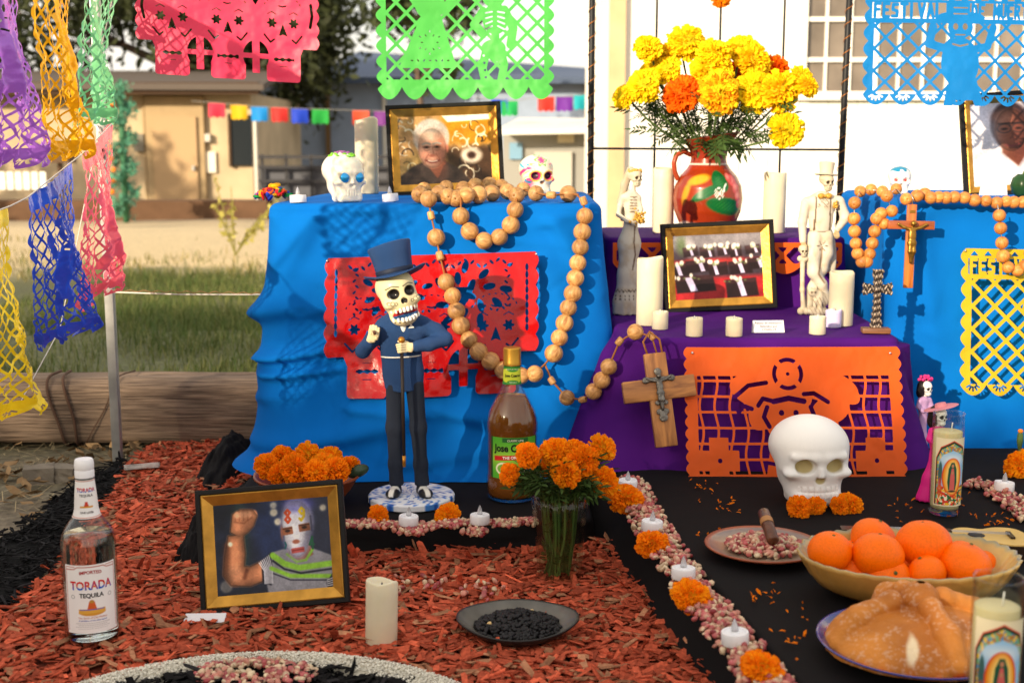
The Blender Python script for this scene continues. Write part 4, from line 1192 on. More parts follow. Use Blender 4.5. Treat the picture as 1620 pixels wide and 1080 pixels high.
def pic_orange(W, Hh):
    def f(x, y):
        out = scallop_rect(x, y, W, Hh, .0125, True, True, .016)
        inner = b2(x, y, W / 2, Hh * .56, W / 2 - .030, Hh / 2 - .042)
        d = I(out, -inner)
        xx = x + .004 * np.sin(y * 60)
        d = U(d, I(lat(xx, y, .034, .0055, .004, .006, sq=True), inner))
        c = W * .485
        # side motifs
        for q in (W * .15, W * .86):
            d = U(d, b2(x, y, q, Hh * .80, .022, .085)); d = U(d, b2(x, y, q, Hh * .70, .046, .022)); d = U(d, e2(x, y, q, Hh * .94, .05, .018))
            d = I(d, -c2(x, y, q + .002, Hh * .70, .0052))
        y = y + .024
        d = U(d, e2(x, y, c - .045, Hh * .35, .095, .042, .18)); d = U(d, e2(x, y, c + .070, Hh * .30, .088, .036, .25)); d = U(d, e2(x, y, c + .125, Hh * .34, .04, .022, .7))
        d = U(d, c2(x, y, c - .005, Hh * .235, .040)); d = U(d, e2(x, y, c - .005, Hh * .50, .055, .066)); d = U(d, e2(x, y, c - .065, Hh * .46, .03, .045, .4)); d = U(d, e2(x, y, c + .09, Hh * .46, .045, .03, -.3))
        d = U(d, poly2(x, y, [(c - .045, Hh * .6), (c + .04, Hh * .6), (c + .075, Hh * .93), (c - .065, Hh * .93)]))
        d = I(d, -I(np.abs(c2(x, y, c - .005, Hh * .235, .031)) - .0045, -lat(x - c + .005, y - Hh * .235, .06, .012)))
        d = I(d, -c2(x, y, c - .005, Hh * .235, .004))
        for q in (-1, 1): d = I(d, -c2(x, y, c - .006 + q * .0165, Hh * .475, .0062))
        d = I(d, -poly2(x, y, [(c - .006, Hh * .495), (c, Hh * .545), (c - .012, Hh * .545)])); d = I(d, -b2(x, y, c - .005, Hh * .592, .02, .005))
        for (a, b_) in (((c - .13, Hh * .38), (c - .055, Hh * .29)), ((c + .03, Hh * .36), (c + .085, Hh * .41)), ((c - .12, Hh * .47), (c - .09, Hh * .45)), ((c - .075, Hh * .43), (c - .045, Hh * .40))):
            d = I(d, -line2(x, y, [a, ((a[0] + b_[0]) / 2 - .004, (a[1] + b_[1]) / 2 - .010), b_], .0048))
        d = I(d, -line2(x, y, [(c - .04, Hh * .405), (c - .005, Hh * .385), (c + .03, Hh * .405)], .006))
        for q in (-1, 1): d = I(d, -line2(x, y, [(c - .005 + q * .05, Hh * .44), (c - .005 + q * .058, Hh * .50), (c - .005 + q * .046, Hh * .56)], .005))
        d = I(d, -line2(x, y, [(c - .05, Hh * .64), (c + .0, Hh * .665)], .004)); d = I(d, -line2(x, y, [(c - .06, Hh * .78), (c - .02, Hh * .80)], .004))
        return d
    return f
def paper_mat(name, c, rough=.45, thin=.45, coat=0.0, sheen=0.0):
    return mat(name, lin(*c), rough, .08, 10, .25, 40, thin=thin, coat=coat, spec=.5)
def banner(name, W, Hh, fn, n, place, material, label, header=True, pins=None, twist=None):
    """place(x,y)->Vector positions for sheet coordinates; one thing with the sheet and its pins"""
    P, F = cut_sheet(W, Hh, fn, n)
    V = place(P[:, 0], P[:, 1])
    o = thing(name, tuple(V.mean(0)), label, 'paper banner')
    b = MB().add(V - V.mean(0), F)
    b.build('sheet', material, o)
    if pins:
        for (x, y) in pins:
            q = place(np.array([x]), np.array([y]))[0] - V.mean(0)
            MB().ball(q + np.array([0, -.004, 0]), .003, 8, 6).build('pin', mat('steel_pin', (.6, .6, .62), .3, metal=.9), o)
    return o
def flat_place(TL, TR, down, Hh, W, wav, out=(0, -1, 0)):
    TL, TR, down, out = [np.array(v, float) for v in (TL, TR, down, out)]
    def f(x, y):
        u, v = x / W, y / Hh
        P = TL[None] + (TR - TL)[None] * u[:, None] + down[None] * v[:, None]
        return P + out[None] * wav(x, y)[:, None]
    return f
# --- banners strung across the top, near the altar's depth
YB = 3.28
sB = mpp(YB, .95)
def hang(px0, px1, pyb, Hh, tilt, name, W, fn, n, mtl, label, seed, amp=.012):
    s = (px1 - px0) * sB
    bl, br = pt(px0, pyb - tilt / 2, YB), pt(px1, pyb + tilt / 2, YB)
    up = np.array([(-tilt / (px1 - px0)) * -.0, 0, 1.0])
    sc_ = s / W
    TL = np.array(bl) + up * Hh * sc_; TR = np.array(br) + up * Hh * sc_
    wav = lambda x, y: amp * np.sin(x * 9 / W * .6 + seed) * (y / Hh) + (noise2(x * 9, y * 9, 1, seed) - .5) * .018 * (.3 + y / Hh) + .02 * (y / Hh) ** 2
    return banner(name, W, Hh, fn, n, flat_place(TL, TR, np.array([0, 0, -Hh * sc_]), Hh, W, wav), mtl, label), TL, TR
b1, a0, a1 = hang(220, 508, 146, .37, 18, 'paper_banner', .50, pic_skulls(.50, .37, False), 230, paper_mat('pink_tissue', (240, 60, 100), .4, .4), 'pink cut paper banner with three skulls at the top left', 1)
b2_, a2, a3 = hang(597, 876, 158, .38, 0, 'paper_banner', .50, pic_lattice(.50, .38, .040, .0085, False, 'pair', False), 240, paper_mat('green_tissue', (90, 205, 90), .45, .45), 'green cut paper banner with a dancing pair at top centre', 3)
b3, a4, a5 = hang(1362, 1650, 168, .30, 4, 'paper_banner', .50, pic_lattice(.50, .30, .042, .0075, True, 'man', True), 240, paper_mat('azure_tissue', (10, 135, 215), .45, .42), 'blue cut paper banner with festival lettering at the top right', 5)
tag(MB().tube([POST + Vector((0, -.02, 1.3)), a0, a1, (a1 + a2) / 2 - (0, 0, .01), a2, a3, (a3 + a4) / 2 - (0, 0, .03), a4, a5, a5 + np.array([.6, 0, .05])], .0016, 5).build('banner_cord', cord_m), 'white cord carrying the banners across the top', 'cord')
# --- left strings: banners seen nearly edge on, blown and twisted
def front_Y_left(z):     # front of the left blue drape at height z
    t = np.clip((.70 - z) / .618, 0, 1); return 3.10 - .20 * t ** 1.25
def wind_banner(A, B, W, Hh, fn, n, mtl, label, drift, seed, curl=.03, fold=.03, squeeze=.35):
    A, B = np.array(A, float), np.array(B, float)
    d = B - A; sc_ = np.linalg.norm(d) / W; nrm = np.cross(d / np.linalg.norm(d), [0, 0, 1]); nrm /= np.linalg.norm(nrm)
    drift = np.array(drift, float)
    def place(x, y):
        u, v = x / W, y / Hh
        uu = .5 + (u - .5) * (1 - squeeze * v)
        P = A[None] + d[None] * uu[:, None]
        P[:, 2] -= y * sc_ * (1 - .06 * v)
        P += drift[None] * (v ** 1.4)[:, None]
        w = curl * np.sin(u * 5.2 + v * 2.2 + seed) * (.25 + v) + fold * np.sin(u * 13 + v * 5 + seed * 2) * v * .6 + .006 * np.sin(u * 47 + v * 9 + seed) * (.3 + v) + (noise2(u * 6, v * 6, 1, seed) - .5) * .05 * (.2 + v)
        return P + nrm[None] * w[:, None]
    return banner('paper_banner', W, Hh, fn, n, place, mtl, label)
foil = lambda nm, c, c2_=None: mat(nm, lin(*c), .25, .15, 14, .6, 55, thin=.42, coat=.8, spec=.8, metal=.3)
def sp(px, py, Y): return np.array(pt(px, py, Y))
lt = [('pink', (183, 190, 3.34), (128, 246, 2.93), (255, 110, 130), (-.02, .03, 0), 7, .35, 'salmon pink twisted paper banner tied to the metal post'),
      ('royal', (119, 252, 2.90), (44, 312, 2.52), (50, 84, 215), (-.01, .08, 0), 8, .55, 'dark blue twisted paper banner hanging left of the pink one'),
      ('lemon', (16, 326, 2.46), (-118, 376, 2.10), (255, 222, 40), (-.01, .03, 0), 9, .25, 'yellow twisted paper banner at the left edge, lowest of its string')]
prev = None
for nm, A, B, c, dr, sd, sq_, lab in lt:
    wind_banner(sp(*A), sp(*B), .46, .46 if nm != 'lemon' else .54, pic_lattice(.46, .46 if nm != 'lemon' else .54, .021, .0050, False, 'man', True, .016, sy=.7), 260, foil(nm + '_foil', c), lab, dr, sd, squeeze=sq_)
pts = [POST + Vector((-.012, -.01, .92))] + [Vector(sp(*q)) for l_ in lt for q in (l_[1], l_[2])]
tag(MB().tube(pts, .0016, 5).build('banner_cord', cord_m), 'white cord sloping from the post towards the lower left', 'cord')
ut = [('mint', (186, -36, 3.34), (120, -60, 2.95), (140, 226, 165), (-.03, .0, 0), 12, .35, .46, 'pale green twisted paper banner beside the metal post top'),
      ('amber', (118, -62, 2.92), (36, -92, 2.52), (255, 190, 20), (.0, .06, 0), 13, .45, .52, 'orange yellow twisted paper banner left of the green one'),
      ('violet', (32, -95, 2.48), (-75, -120, 2.12), (176, 110, 220), (.0, .03, 0), 14, .40, .56, 'purple and blue twisted paper banner at the upper left edge')]
for nm, A, B, c, dr, sd, sq_, hh_, lab in ut:
    wind_banner(sp(*A), sp(*B), .46, hh_, pic_lattice(.46, hh_, .021, .0050, False, 'man', True, .016, sy=.7), 260, foil(nm + '_foil', c), lab, dr, sd, squeeze=sq_)
pts = [POST + Vector((-.01, -.01, 1.03))] + [Vector(sp(*q)) for l_ in ut for q in (l_[1], l_[2])]
tag(MB().tube(pts, .0016, 5).build('banner_cord', cord_m), 'white cord above the frame carrying the upper left banners', 'cord')
# --- papers pinned on the cloths
def pinned(px, W, Hh, Yf, lean, name, fn, n, mtl, label, wav, pins, rot=0.0):
    """px = (TLx,TLy,TRx,TRy,BLy)"""
    z = pt(810, (px[1] + px[3]) / 2, Yf).z
    TL, TR = np.array(pt(px[0], px[1], Yf)), np.array(pt(px[2], px[3], Yf))
    sc_ = np.linalg.norm(TR - TL) / W
    return banner(name, W, Hh, fn, n, flat_place(TL, TR, np.array([rot, -lean, -Hh * sc_]), Hh, W, wav), mtl, label, pins=pins)
pinned((515, 408, 852, 397), .53, .365, 3.052, .085, 'paper_banner', pic_skulls(.53, .365, True), 250,
       mat('red_plastic', lin(196, 8, 12), .22, .08, 10, .7, 30, thin=.25, coat=.45), 'glossy red cut plastic banner pinned on the left blue cloth',
       lambda x, y: .006 + (noise2(x * 7, y * 7, 1, 4) - .35) * .022 + .012 * np.sin((x + y) * 14) * np.clip(y / .2, 0, 1), [(.006, .006), (.524, .006)])
pinned((1080, 548, 1422, 547), .50, .352, 2.862, .125, 'paper_banner', pic_orange(.50, .352), 260,
       paper_mat('orange_tissue', (240, 96, 10), .6, .3), 'orange cut tissue banner of a plumed skeleton lady on purple cloth',
       lambda x, y: .010 + (noise2(x * 9, y * 9, 1, 6) - .4) * .014 + .022 * np.clip((y - .28) / .065, 0, 1) ** 2, [(.02, .012), (.475, .014)])
pinned((1518, 392, 1812, 398), .50, .39, 3.115, .05, 'paper_banner', pic_lattice(.50, .39, .043, .0095, True, 'man', True), 250,
       paper_mat('yellow_tissue', (226, 190, 30), .5, .35), 'yellow cut paper banner with festival lettering on the right blue cloth',
       lambda x, y: .008 + (noise2(x * 8, y * 8, 1, 9) - .4) * .012, [(.01, .006)])
# small strip on the back purple step
def pic_strip(x, y):
    d = I(scallop_rect(x, y, .62, .085, .03, False, True, .03), -b2(x, y, .31, .035, .30, .022)); d = U(d, lat(x, y, .05, .011) * 1.0 + np.where(np.abs(y - .035) < .024, 0, 1))
    return I(d, scallop_rect(x, y, .62, .085, .03, False, True, .03))
banner('paper_banner', .62, .085, pic_strip, 150, flat_place((.275, 3.448, .60), (.90, 3.448, .60), (0, -.006, -.085), .085, .62, lambda x, y: .004 + (noise2(x * 9, y * 9, 1, 2) - .5) * .004), paper_mat('orange_tissue', (240, 96, 10)), 'orange cut paper strip hanging over the back purple step')
# ================================================================== CANDLES
WAX = mat('ivory_wax', lin(220, 210, 182), .45, .05, 20, .15, 40, sss=.35)
WAXL = mat('lilac_wax', lin(214, 206, 238), .45, sss=.3)
WHITEP = mat('white_plastic', lin(235, 235, 238), .35)
FLAME = mat('frosted_flame', lin(236, 236, 240), .25, trans=.6, ior=1.3)
def candle_mesh(r, h, seed, dip=.03, seg=36):
    rr = np.random.default_rng(seed); ph = rr.uniform(0, 6, 3)
    def wob(R_, Z, a):
        top = np.clip((Z - h * .8) / (h * .2), 0, 1)
        w = np.sin(a + ph[0]) * .6 + np.sin(2 * a + ph[1]) * .3 + .2 * np.sin(3 * a + ph[2])
        return R_ * (1 + .006 * np.sin(3 * a + Z * 60 + ph[1])), Z + top * w * dip * h
    return MB().lathe([(0, 0), (r * .96, 0), (r, r * .06), (r, h * .5), (r, h * .8), (r, h - r * .10), (r * .93, h), (r * .84, h - r * .02), (r * .74, h - r * .28), (r * .5, h - r * .42), (0, h - r * .45)], seg, wob=wob)
def pillar(base, r, h, label, seed, material=None, dip=.03, tilt=0.0, group=None, flame=False):
    t = thing('pillar_candle' if not flame else 'votive_candle', base, label, 'candle', group, rot=(0, tilt, seed))
    candle_mesh(r, h, seed, dip).build('wax', material or WAX, t)
    if flame:
        MB().lathe([(.0028, h - r * .5), (.0034, h - r * .2), (.0022, h + r * .12), (0, h + r * .3)], 10).build('flame_tip', FLAME, t)
    else:
        MB().lathe([(.0016, h - r * .6), (.0016, h - r * .15), (0, h - r * .15)], 8).build('wick', mat('wick', (.05, .04, .035), .9), t)
    return t
def on_left(px, py): 
    Y = max(gr(px, py, .722).y, 3.135); p = pt(px, py, Y); return Vector((p.x, p.y, .723))
S = mpp
q = on_left(581, 308); q.y = 3.70; q.x = pt(581, 300, 3.70).x
pillar(q, .0335, .213, 'tall ivory pillar candle beside the portrait of the grey haired man', 1)
pillar((pt(1050, 300, 3.66).x, 3.66, .612), .030, .185, 'tall ivory pillar candle left of the clay jug', 2, dip=.02)
pillar((pt(1226, 300, 3.66).x, 3.66, .612), .032, .172, 'tall ivory pillar candle right of the clay jug', 3, dip=.02)
q = gr(1027, 513, .423); pillar(q, .0325, .166, 'ivory pillar candle left of the framed coffins picture', 4, dip=.025)
q = gr(1329, 514, .423); pillar(q, .030, .132, 'ivory pillar candle right of the groom skeleton', 5, dip=.035)
q = gr(603, 1021, .014); pillar((q.x, q.y, .012), .0275, .120, 'ivory pillar candle standing on the red chips', 6, dip=.06, tilt=.03)
for (px, py, k, lab, mt) in ((1044, 522, 11, 'short ivory votive in front of the left pillar candle', WAX), (1098, 533, 12, 'short ivory votive left of centre in front of the coffins picture', WAX), (1161, 533, 13, 'short ivory votive beside the white caption card', WAX), (1293, 530, 14, 'short ivory votive in front of the groom skeleton', WAX), (1318, 519, 15, 'short lilac votive beside the groom skeleton', WAXL)):
    pillar(gr(px, py - 2, .423), .0195, .043, lab, k, mt, .03, flame=True)
def tealight_proto():
    t = thing('tea_light', (0, 0, 0), 'x', 'tea light', 'white electric tea lights')
    MB().lathe([(0, 0), (.0195, 0), (.0203, .001), (.0203, .0165), (.0195, .0185), (.016, .0185), (.0155, .0165), (.007, .0162), (.0058, .019), (0, .019)], 32).build('case', WHITEP, t, sharp=40)
    MB().lathe([(.0048, .017), (.0056, .021), (.0046, .028), (.0022, .035), (0, .039)], 14).build('flame_tip', FLAME, t)
    return t
tl0 = tealight_proto()
TL = [(on_left(472, 324), 'white tea light in front of the bright felt heap'), (on_left(618, 319), 'white tea light at the lower left corner of the portrait'),
      (gr(646, 829, .094), 'white tea light on the corn below the patterned disc'), (gr(759, 827, .094), 'white tea light on the corn before the brown bottle'),
      (gr(993, 772, .145), 'white tea light farthest back on the corn strip'), (gr(1031, 838, .145), 'white tea light second from the back on the corn strip'),
      (gr(1081, 914, .145), 'white tea light third from the back on the corn strip'), (gr(1163, 1017, .145), 'white tea light nearest the camera on the corn strip'), (gr(1588, 775, .145), 'white tea light on corn at the right edge')]
for k, (q, lab) in enumerate(TL):
    o = tl0 if k == 0 else copy_tree(tl0)
    o.location = q; o['label'] = lab; o.rotation_euler = (R(random.uniform(-4, 4)), R(random.uniform(-4, 4)), k)

# ================================================================== PRINTED PICTURES
class Pic:
    def __init__(s, asp, n):
        nx = n; ny = max(8, int(n / asp))
        s.asp = asp
        s.x, s.y = np.meshgrid(np.linspace(0, asp, nx), np.linspace(0, 1, ny), indexing='ij')
        s.c = np.zeros((nx, ny, 3))
    def fill(s, col): s.c[:] = np.array(col) / 255.; return s
    def lay(s, d, col, w=.02, a=1.0):
        col = np.asarray(col, float) / 255.
        s.c = mixc(s.c, col, soft(d, w) * a); return s
    def glow(s, d, col, a=1.0, w=.2):
        s.c = mixc(s.c, np.array(col) / 255., np.exp(-np.maximum(d, 0) ** 2 / (w * w)) * a); return s
    def noise(s, amt, sc, seed):
        s.c = s.c * (1 + amt * (noise2(s.x, s.y, sc, seed)[..., None] - .5) * 2); return s
    def round(s, d, depth, amt):
        m = soft(d, .01); k = (1 - amt) + amt * np.sqrt(np.clip(-d / depth, 0, 1)); s.c = s.c * (1 - m[..., None] * (1 - k)[..., None]); return s
    def finish(s, seed):
        s.noise(.16, 9, seed); s.noise(.10, 60, seed + 1); return s
    def lin(s):
        c = np.clip(s.c, 0, 1); return .85 * np.where(c <= .04045, c / 12.92, ((c + .055) / 1.055) ** 2.4) ** 1.08
def pic_portrait():
    P = Pic(1.30, 190); x, y = P.x, P.y
    P.fill((176, 138, 92)); P.noise(.5, 7, 3)
    P.lay(b2(x, y, 1.02, .18, .38, .24) + (noise2(x, y, 6, 1) - .5) * .1, (206, 140, 34), .12)
    P.lay(b2(x, y, 1.0, .74, .35, .25) + (noise2(x, y, 8, 4) - .5) * .1, (82, 58, 40), .1)
    P.lay(poly2(x, y, [(.62, 0), (1.3, 0), (1.3, .08), (.70, .10)]), (244, 240, 230), .02)
    r = np.random.default_rng(5)
    for k in range(42):
        cx, cy = (r.uniform(.72, 1.25), r.uniform(.12, .9)) if k < 26 else (r.uniform(.02, .22), r.uniform(.05, .9)); rad = r.uniform(.03, .10)
        a0 = r.uniform(0, 6); a = np.linspace(a0, a0 + r.uniform(1.5, 4.5), 9)
        P.lay(line2(x, y, [(cx + rad * math.cos(q), cy + rad * 1.1 * math.sin(q)) for q in a], r.uniform(.004, .014)), (238, 226, 200) if k % 3 else (52, 40, 34), .015, .9)
    P.lay(e2(x, y, 1.02, .60, .15, .12), (222, 206, 186), .05); P.lay(e2(x, y, 1.02, .60, .06, .05), (70, 44, 36), .04)
    P.glow(e2(x, y, .35, .85, .3, .25), (150, 140, 70), .3, .1)
    x = (x - .44) / 1.14 + .45; y = (y - .03) / 1.14 + .02
    P.lay(poly2(x, y, [(.02, 1.02), (.07, .78), (.22, .66), (.36, .60), (.62, .60), (.78, .70), (.90, .84), (.96, 1.02)]) - .02, (66, 54, 48), .03)
    for k in range(5): P.lay(line2(x, y, [(.05, .78 + k * .055), (.5, .80 + k * .05), (.95, .84 + k * .05)], .005), (44, 36, 34), .02, .6)
    P.lay(poly2(x, y, [(.37, .55), (.62, .55), (.66, .68), (.52, .80), (.36, .68)]), (150, 92, 70), .03)
    P.lay(poly2(x, y, [(.33, .62), (.40, .62), (.53, .82), (.46, .88), (.30, .74)]), (78, 64, 58), .02); P.lay(poly2(x, y, [(.66, .60), (.60, .64), (.53, .82), (.60, .86), (.72, .72)]), (74, 60, 54), .02)
    P.lay(e2(x, y, .47, .27, .225, .24), (186, 180, 172), .03)
    P.noise(.0, 10, 2)
    hair = noise2(x * 2.2, y * .8, 16, 7)
    m = soft(e2(x, y, .47, .27, .22, .235), .03) * (hair > .5) * .35
    P.c = mixc(P.c, np.array([.90, .89, .87]), m)
    P.lay(e2(x, y, .475, .41, .175, .255), (228, 172, 146), .03)
    P.lay(e2(x, y, .47, .235, .155, .075), (190, 184, 176), .03)
    P.lay(e2(x, y, .655, .42, .022, .05), (190, 118, 96), .02)
    P.round(e2(x, y, .475, .41, .175, .255), .09, .38)
    P.glow(e2(x, y, .43, .28, .1, .04), (232, 180, 150), .6, .05); P.glow(e2(x, y, .58, .5, .03, .12), (150, 86, 66), .5, .05)
    P.glow(e2(x, y, .40, .50, .04, .03), (226, 152, 124), .7, .03); P.glow(e2(x, y, .55, .50, .03, .03), (214, 138, 112), .6, .03)
    for cx in (.405, .535):
        P.lay(e2(x, y, cx, .395, .040, .017), (96, 58, 48), .02); P.lay(e2(x, y, cx, .395, .014, .010), (30, 20, 18), .01)
        P.lay(line2(x, y, [(cx - .045, .355), (cx, .340), (cx + .045, .355)], .011), (170, 158, 146), .015)
        P.lay(line2(x, y, [(cx - .03, .43), (cx, .44), (cx + .035, .43)], .004), (150, 96, 78), .015, .8)
    P.lay(line2(x, y, [(.478, .39), (.488, .48), (.47, .505)], .006), (160, 98, 78), .02, .8); P.lay(e2(x, y, .47, .505, .036, .018), (182, 110, 90), .02)
    P.lay(line2(x, y, [(.395, .565), (.44, .592), (.50, .596), (.555, .568)], .010), (130, 60, 54), .012); P.lay(line2(x, y, [(.42, .572), (.47, .584), (.53, .574)], .006), (230, 210, 196), .01)
    for sg in (-1, 1): P.lay(line2(x, y, [(.473 + sg * .05, .49), (.473 + sg * .095, .56), (.473 + sg * .09, .60)], .004), (150, 88, 70), .015, .8)
    return P.finish(3)
def pic_coffins():
    P = Pic(1.32, 190); x, y = P.x, P.y
    P.fill((128, 122, 126))
    for k in range(12): P.lay(b2(x, y, .06 + k * .115, .09, .02, .1), (92, 86, 92), .05, .7)
    P.fill((72, 60, 70)); P.lay(b2(x, y, .66, .10, .8, .12), (128, 122, 126), .1); P.lay(b2(x, y, .70, .86, .75, .2), (176, 44, 48), .08); P.lay(b2(x, y, .66, .42, .8, .035), (150, 44, 50), .05); P.glow(b2(x, y, .6, .42, .4, .02), (216, 70, 60), .5, .05)
    P.lay(e2(x, y, .12, .14, .07, .14), (96, 116, 70), .08); P.lay(e2(x, y, .25, .18, .05, .12), (214, 208, 210), .08)
    rows = [(.20, .13, .16, [.30, .52, .74, .96, 1.18], .10), (.42, .17, .21, [.06, .36, .68, .98, 1.26], .15), (.66, .26, .33, [.28, .98], .26)]
    r = np.random.default_rng(2)
    for (y0_, hh_, ww, cs, wd_) in rows:
        for c in cs:
            y0 = y0_ + r.normal(0, .018) + .03 * (c - .6); hh = hh_ * r.uniform(.85, 1.15); wd = wd_ * r.uniform(.85, 1.2); c = c + r.normal(0, .02)
            P.lay(poly2(x, y, [(c - wd, y0), (c + wd * .9, y0 - .02), (c + wd * 1.05, y0 + hh), (c - wd * .9, y0 + hh + .02)]), (46, 30, 32), .025)
            P.lay(poly2(x, y, [(c - wd, y0), (c + wd * .9, y0 - .02), (c + wd * .85, y0 + .04), (c - wd * .95, y0 + .06)]), (74, 46, 48), .03, .8)
            s = wd * .22; ox = r.uniform(-.4, .3) * wd
            P.lay(poly2(x, y, [(c + ox - s, y0), (c + ox + s * .6, y0), (c + ox + s * 1.9, y0 + hh * .97), (c + ox + s * .3, y0 + hh)]), (214, 204, 236), .015)
            for k in range(4):
                P.lay(e2(x, y, c + ox + r.normal(0, wd * .4), y0 - .02 + r.normal(0, .012), .026, .034), (240, 236, 222), .02); P.lay(e2(x, y, c + ox + r.normal(0, wd * .4), y0 + .015 + r.normal(0, .01), .02, .014), (120, 140, 80), .02, .7)
    P.glow(b2(x, y, .66, .0, .8, .03), (210, 205, 210), .3, .2)
    return P.finish(5)
def pic_wrestler():
    P = Pic(1.26, 320); x, y = P.x, P.y
    P.fill((36, 42, 60)); P.noise(.5, 4, 8)
    P.glow(e2(x, y, .62, .35, .1, .2), (40, 60, 110), .6, .1); P.glow(e2(x, y, .28, .4, .04, .2), (50, 90, 70), .5, .06); P.glow(e2(x, y, 1.15, .3, .1, .25), (60, 66, 90), .6, .1)
    for (cx, cy, rr, a) in ((.66, .13, .025, .9), (.66, .05, .02, .7), (.70, .235, .022, 1), (1.2, .12, .018, .8), (.1, .9, .05, .4)): P.glow(c2(x, y, cx, cy, rr), (236, 226, 200), a, .02)
    sk = (206, 138, 98); dk_ = (150, 88, 58)
    # raised arm and fist
    P.lay(poly2(x, y, [(.16, .36), (.30, .36), (.31, .55), (.29, .70), (.36, .72), (.52, .66), (.56, .84), (.36, .90), (.16, .88), (.09, .78), (.11, .58)]) - .02, sk, .03)
    P.glow(line2(x, y, [(.13, .45), (.10, .75), (.2, .87)], .01), dk_, .6, .03); P.glow(line2(x, y, [(.33, .74), (.30, .82)], .005), (120, 66, 44), .8, .02); P.glow(e2(x, y, .19, .78, .05, .06), (224, 160, 120), .6, .04)
    P.lay(poly2(x, y, [(.19, .30), (.22, .12), (.30, .08), (.42, .09), (.46, .15), (.42, .25), (.36, .31), (.28, .36)]) - .02, sk, .025)
    for k in range(4): P.lay(line2(x, y, [(.245 + k * .045, .10), (.235 + k * .045, .19)], .004), dk_, .015, .8)
    P.lay(line2(x, y, [(.23, .20), (.33, .22), (.42, .16)], .006), dk_, .02, .8); P.lay(e2(x, y, .45, .13, .03, .045), (222, 150, 108), .02)
    P.round(U(poly2(x, y, [(.16, .36), (.30, .36), (.31, .55), (.29, .70), (.36, .72), (.52, .66), (.56, .84), (.36, .90), (.16, .88), (.09, .78), (.11, .58)]), poly2(x, y, [(.19, .30), (.22, .12), (.30, .08), (.42, .09), (.46, .15), (.42, .25), (.36, .31), (.28, .36)])) - .02, .085, .55)
    for k in range(4): P.glow(e2(x, y, .255 + k * .046, .125, .014, .02), (236, 176, 136), .7, .015)
    P.glow(c2(x, y, .165, .44, .012), (255, 240, 200), 1, .015)
    # shirt
    P.lay(poly2(x, y, [(.52, .66), (.60, .58), (.74, .55), (1.02, .55), (1.26, .66), (1.26, 1), (.56, 1)]) - .01, (150, 150, 158), .02)
    P.lay(poly2(x, y, [(.50, .66), (.60, .57), (.60, .72), (.585, .92), (.50, .88)]) - .005, (28, 28, 40), .02)
    for k in range(7): P.lay(line2(x, y, [(.47 + k * .018, .67 - k * .012), (.52 + k * .014, .76 - k * .003), (.52 + k * .014, .90)], .0055), (224, 224, 230), .012)
    P.lay(line2(x, y, [(.62, .60), (.74, .70), (.90, .76), (1.26, .74)], .032), (150, 206, 66), .02); P.lay(line2(x, y, [(.60, .74), (.80, .84), (1.26, .88)], .022), (150, 206, 66), .02)
    P.lay(line2(x, y, [(.62, .66), (.74, .76), (.92, .82), (1.26, .80)], .010), (34, 36, 50), .015); P.lay(line2(x, y, [(.62, .80), (.80, .885), (1.26, .925)], .006), (34, 36, 50), .015)
    P.lay(poly2(x, y, [(1.19, .95), (1.26, .85), (1.26, 1), (1.2, 1)]), (30, 30, 40), .02)
    for k in range(4): P.lay(line2(x, y, [(1.2, .97 + k * .02 - .05), (1.26, .90 + k * .025)], .005), (226, 226, 230), .01)
    P.lay(poly2(x, y, [(.80, .50), (1.02, .50), (1.05, .62), (.92, .68), (.80, .62)]) - .01, (160, 96, 64), .02); P.lay(line2(x, y, [(.78, .60), (.88, .69), (.98, .68), (1.06, .57)], .014), (140, 196, 60), .015)
    # masked head
    mask = U(e2(x, y, .905, .26, .165, .24), e2(x, y, .895, .40, .135, .24))
    P.lay(mask, (244, 243, 250), .02)
    P.glow(U(mask * 0 + 1, e2(x, y, .93, .06, .09, .05)), (96, 96, 190), .7, .05)
    P.glow(I(mask, -e2(x, y, .87, .32, .15, .28)), (168, 164, 200), .6, .03)
    P.round(mask, .06, .22)
    P.lay(e2(x, y, .735, .36, .012, .06), (196, 120, 90), .02)
    for (cx, cy, rx) in ((.80, .345, .045), (.985, .32, .050)):
        P.lay(b2(x, y, cx, cy, rx, .030, -.1) - .012, (176, 110, 76), .012); P.lay(e2(x, y, cx, cy, .028, .016), (60, 34, 26), .012); P.lay(line2(x, y, [(cx - rx, cy - .024), (cx + rx, cy - .03)], .006), (80, 48, 36), .012)
    P.lay(e2(x, y, .885, .47, .040, .024), (180, 110, 84), .015); P.lay(b2(x, y, .90, .565, .062, .018, -.08) - .01, (196, 90, 84), .015); P.lay(line2(x, y, [(.84, .568), (.96, .558)], .004), (110, 40, 40), .01)
    P.lay(word2(x, y, '8', .775, .115, .085, .14, .014, .12), (226, 92, 50), .01); P.lay(word2(x, y, '9', .93, .10, .085, .14, .014, .12), (226, 196, 40), .01)
    P.lay(word2(x, y, '4', 1.03, .43, .06, .13, .011, .085), (34, 96, 66), .01); P.lay(line2(x, y, [(.765, .47), (.775, .50), (.762, .535)], .009), (40, 110, 120), .01); P.lay(line2(x, y, [(1.06, .20), (1.065, .36)], .007), (40, 40, 70), .02, .7)
    sh = np.clip((x - .92) / .16, 0, 1) * soft(mask, .03); P.c = P.c * (1 - .35 * sh[..., None])
    arm = soft(poly2(x, y, [(.1, .05), (.5, .05), (.56, .9), (.1, .92)]), .05) * (P.c[..., 0] > .5); P.c = P.c * (1 + (.5 * (noise2(x * 1.2, y, 3, 21, 2) - .5) - .14 * np.sin(x * 22))[..., None] * arm[..., None])
    return P.finish(7)
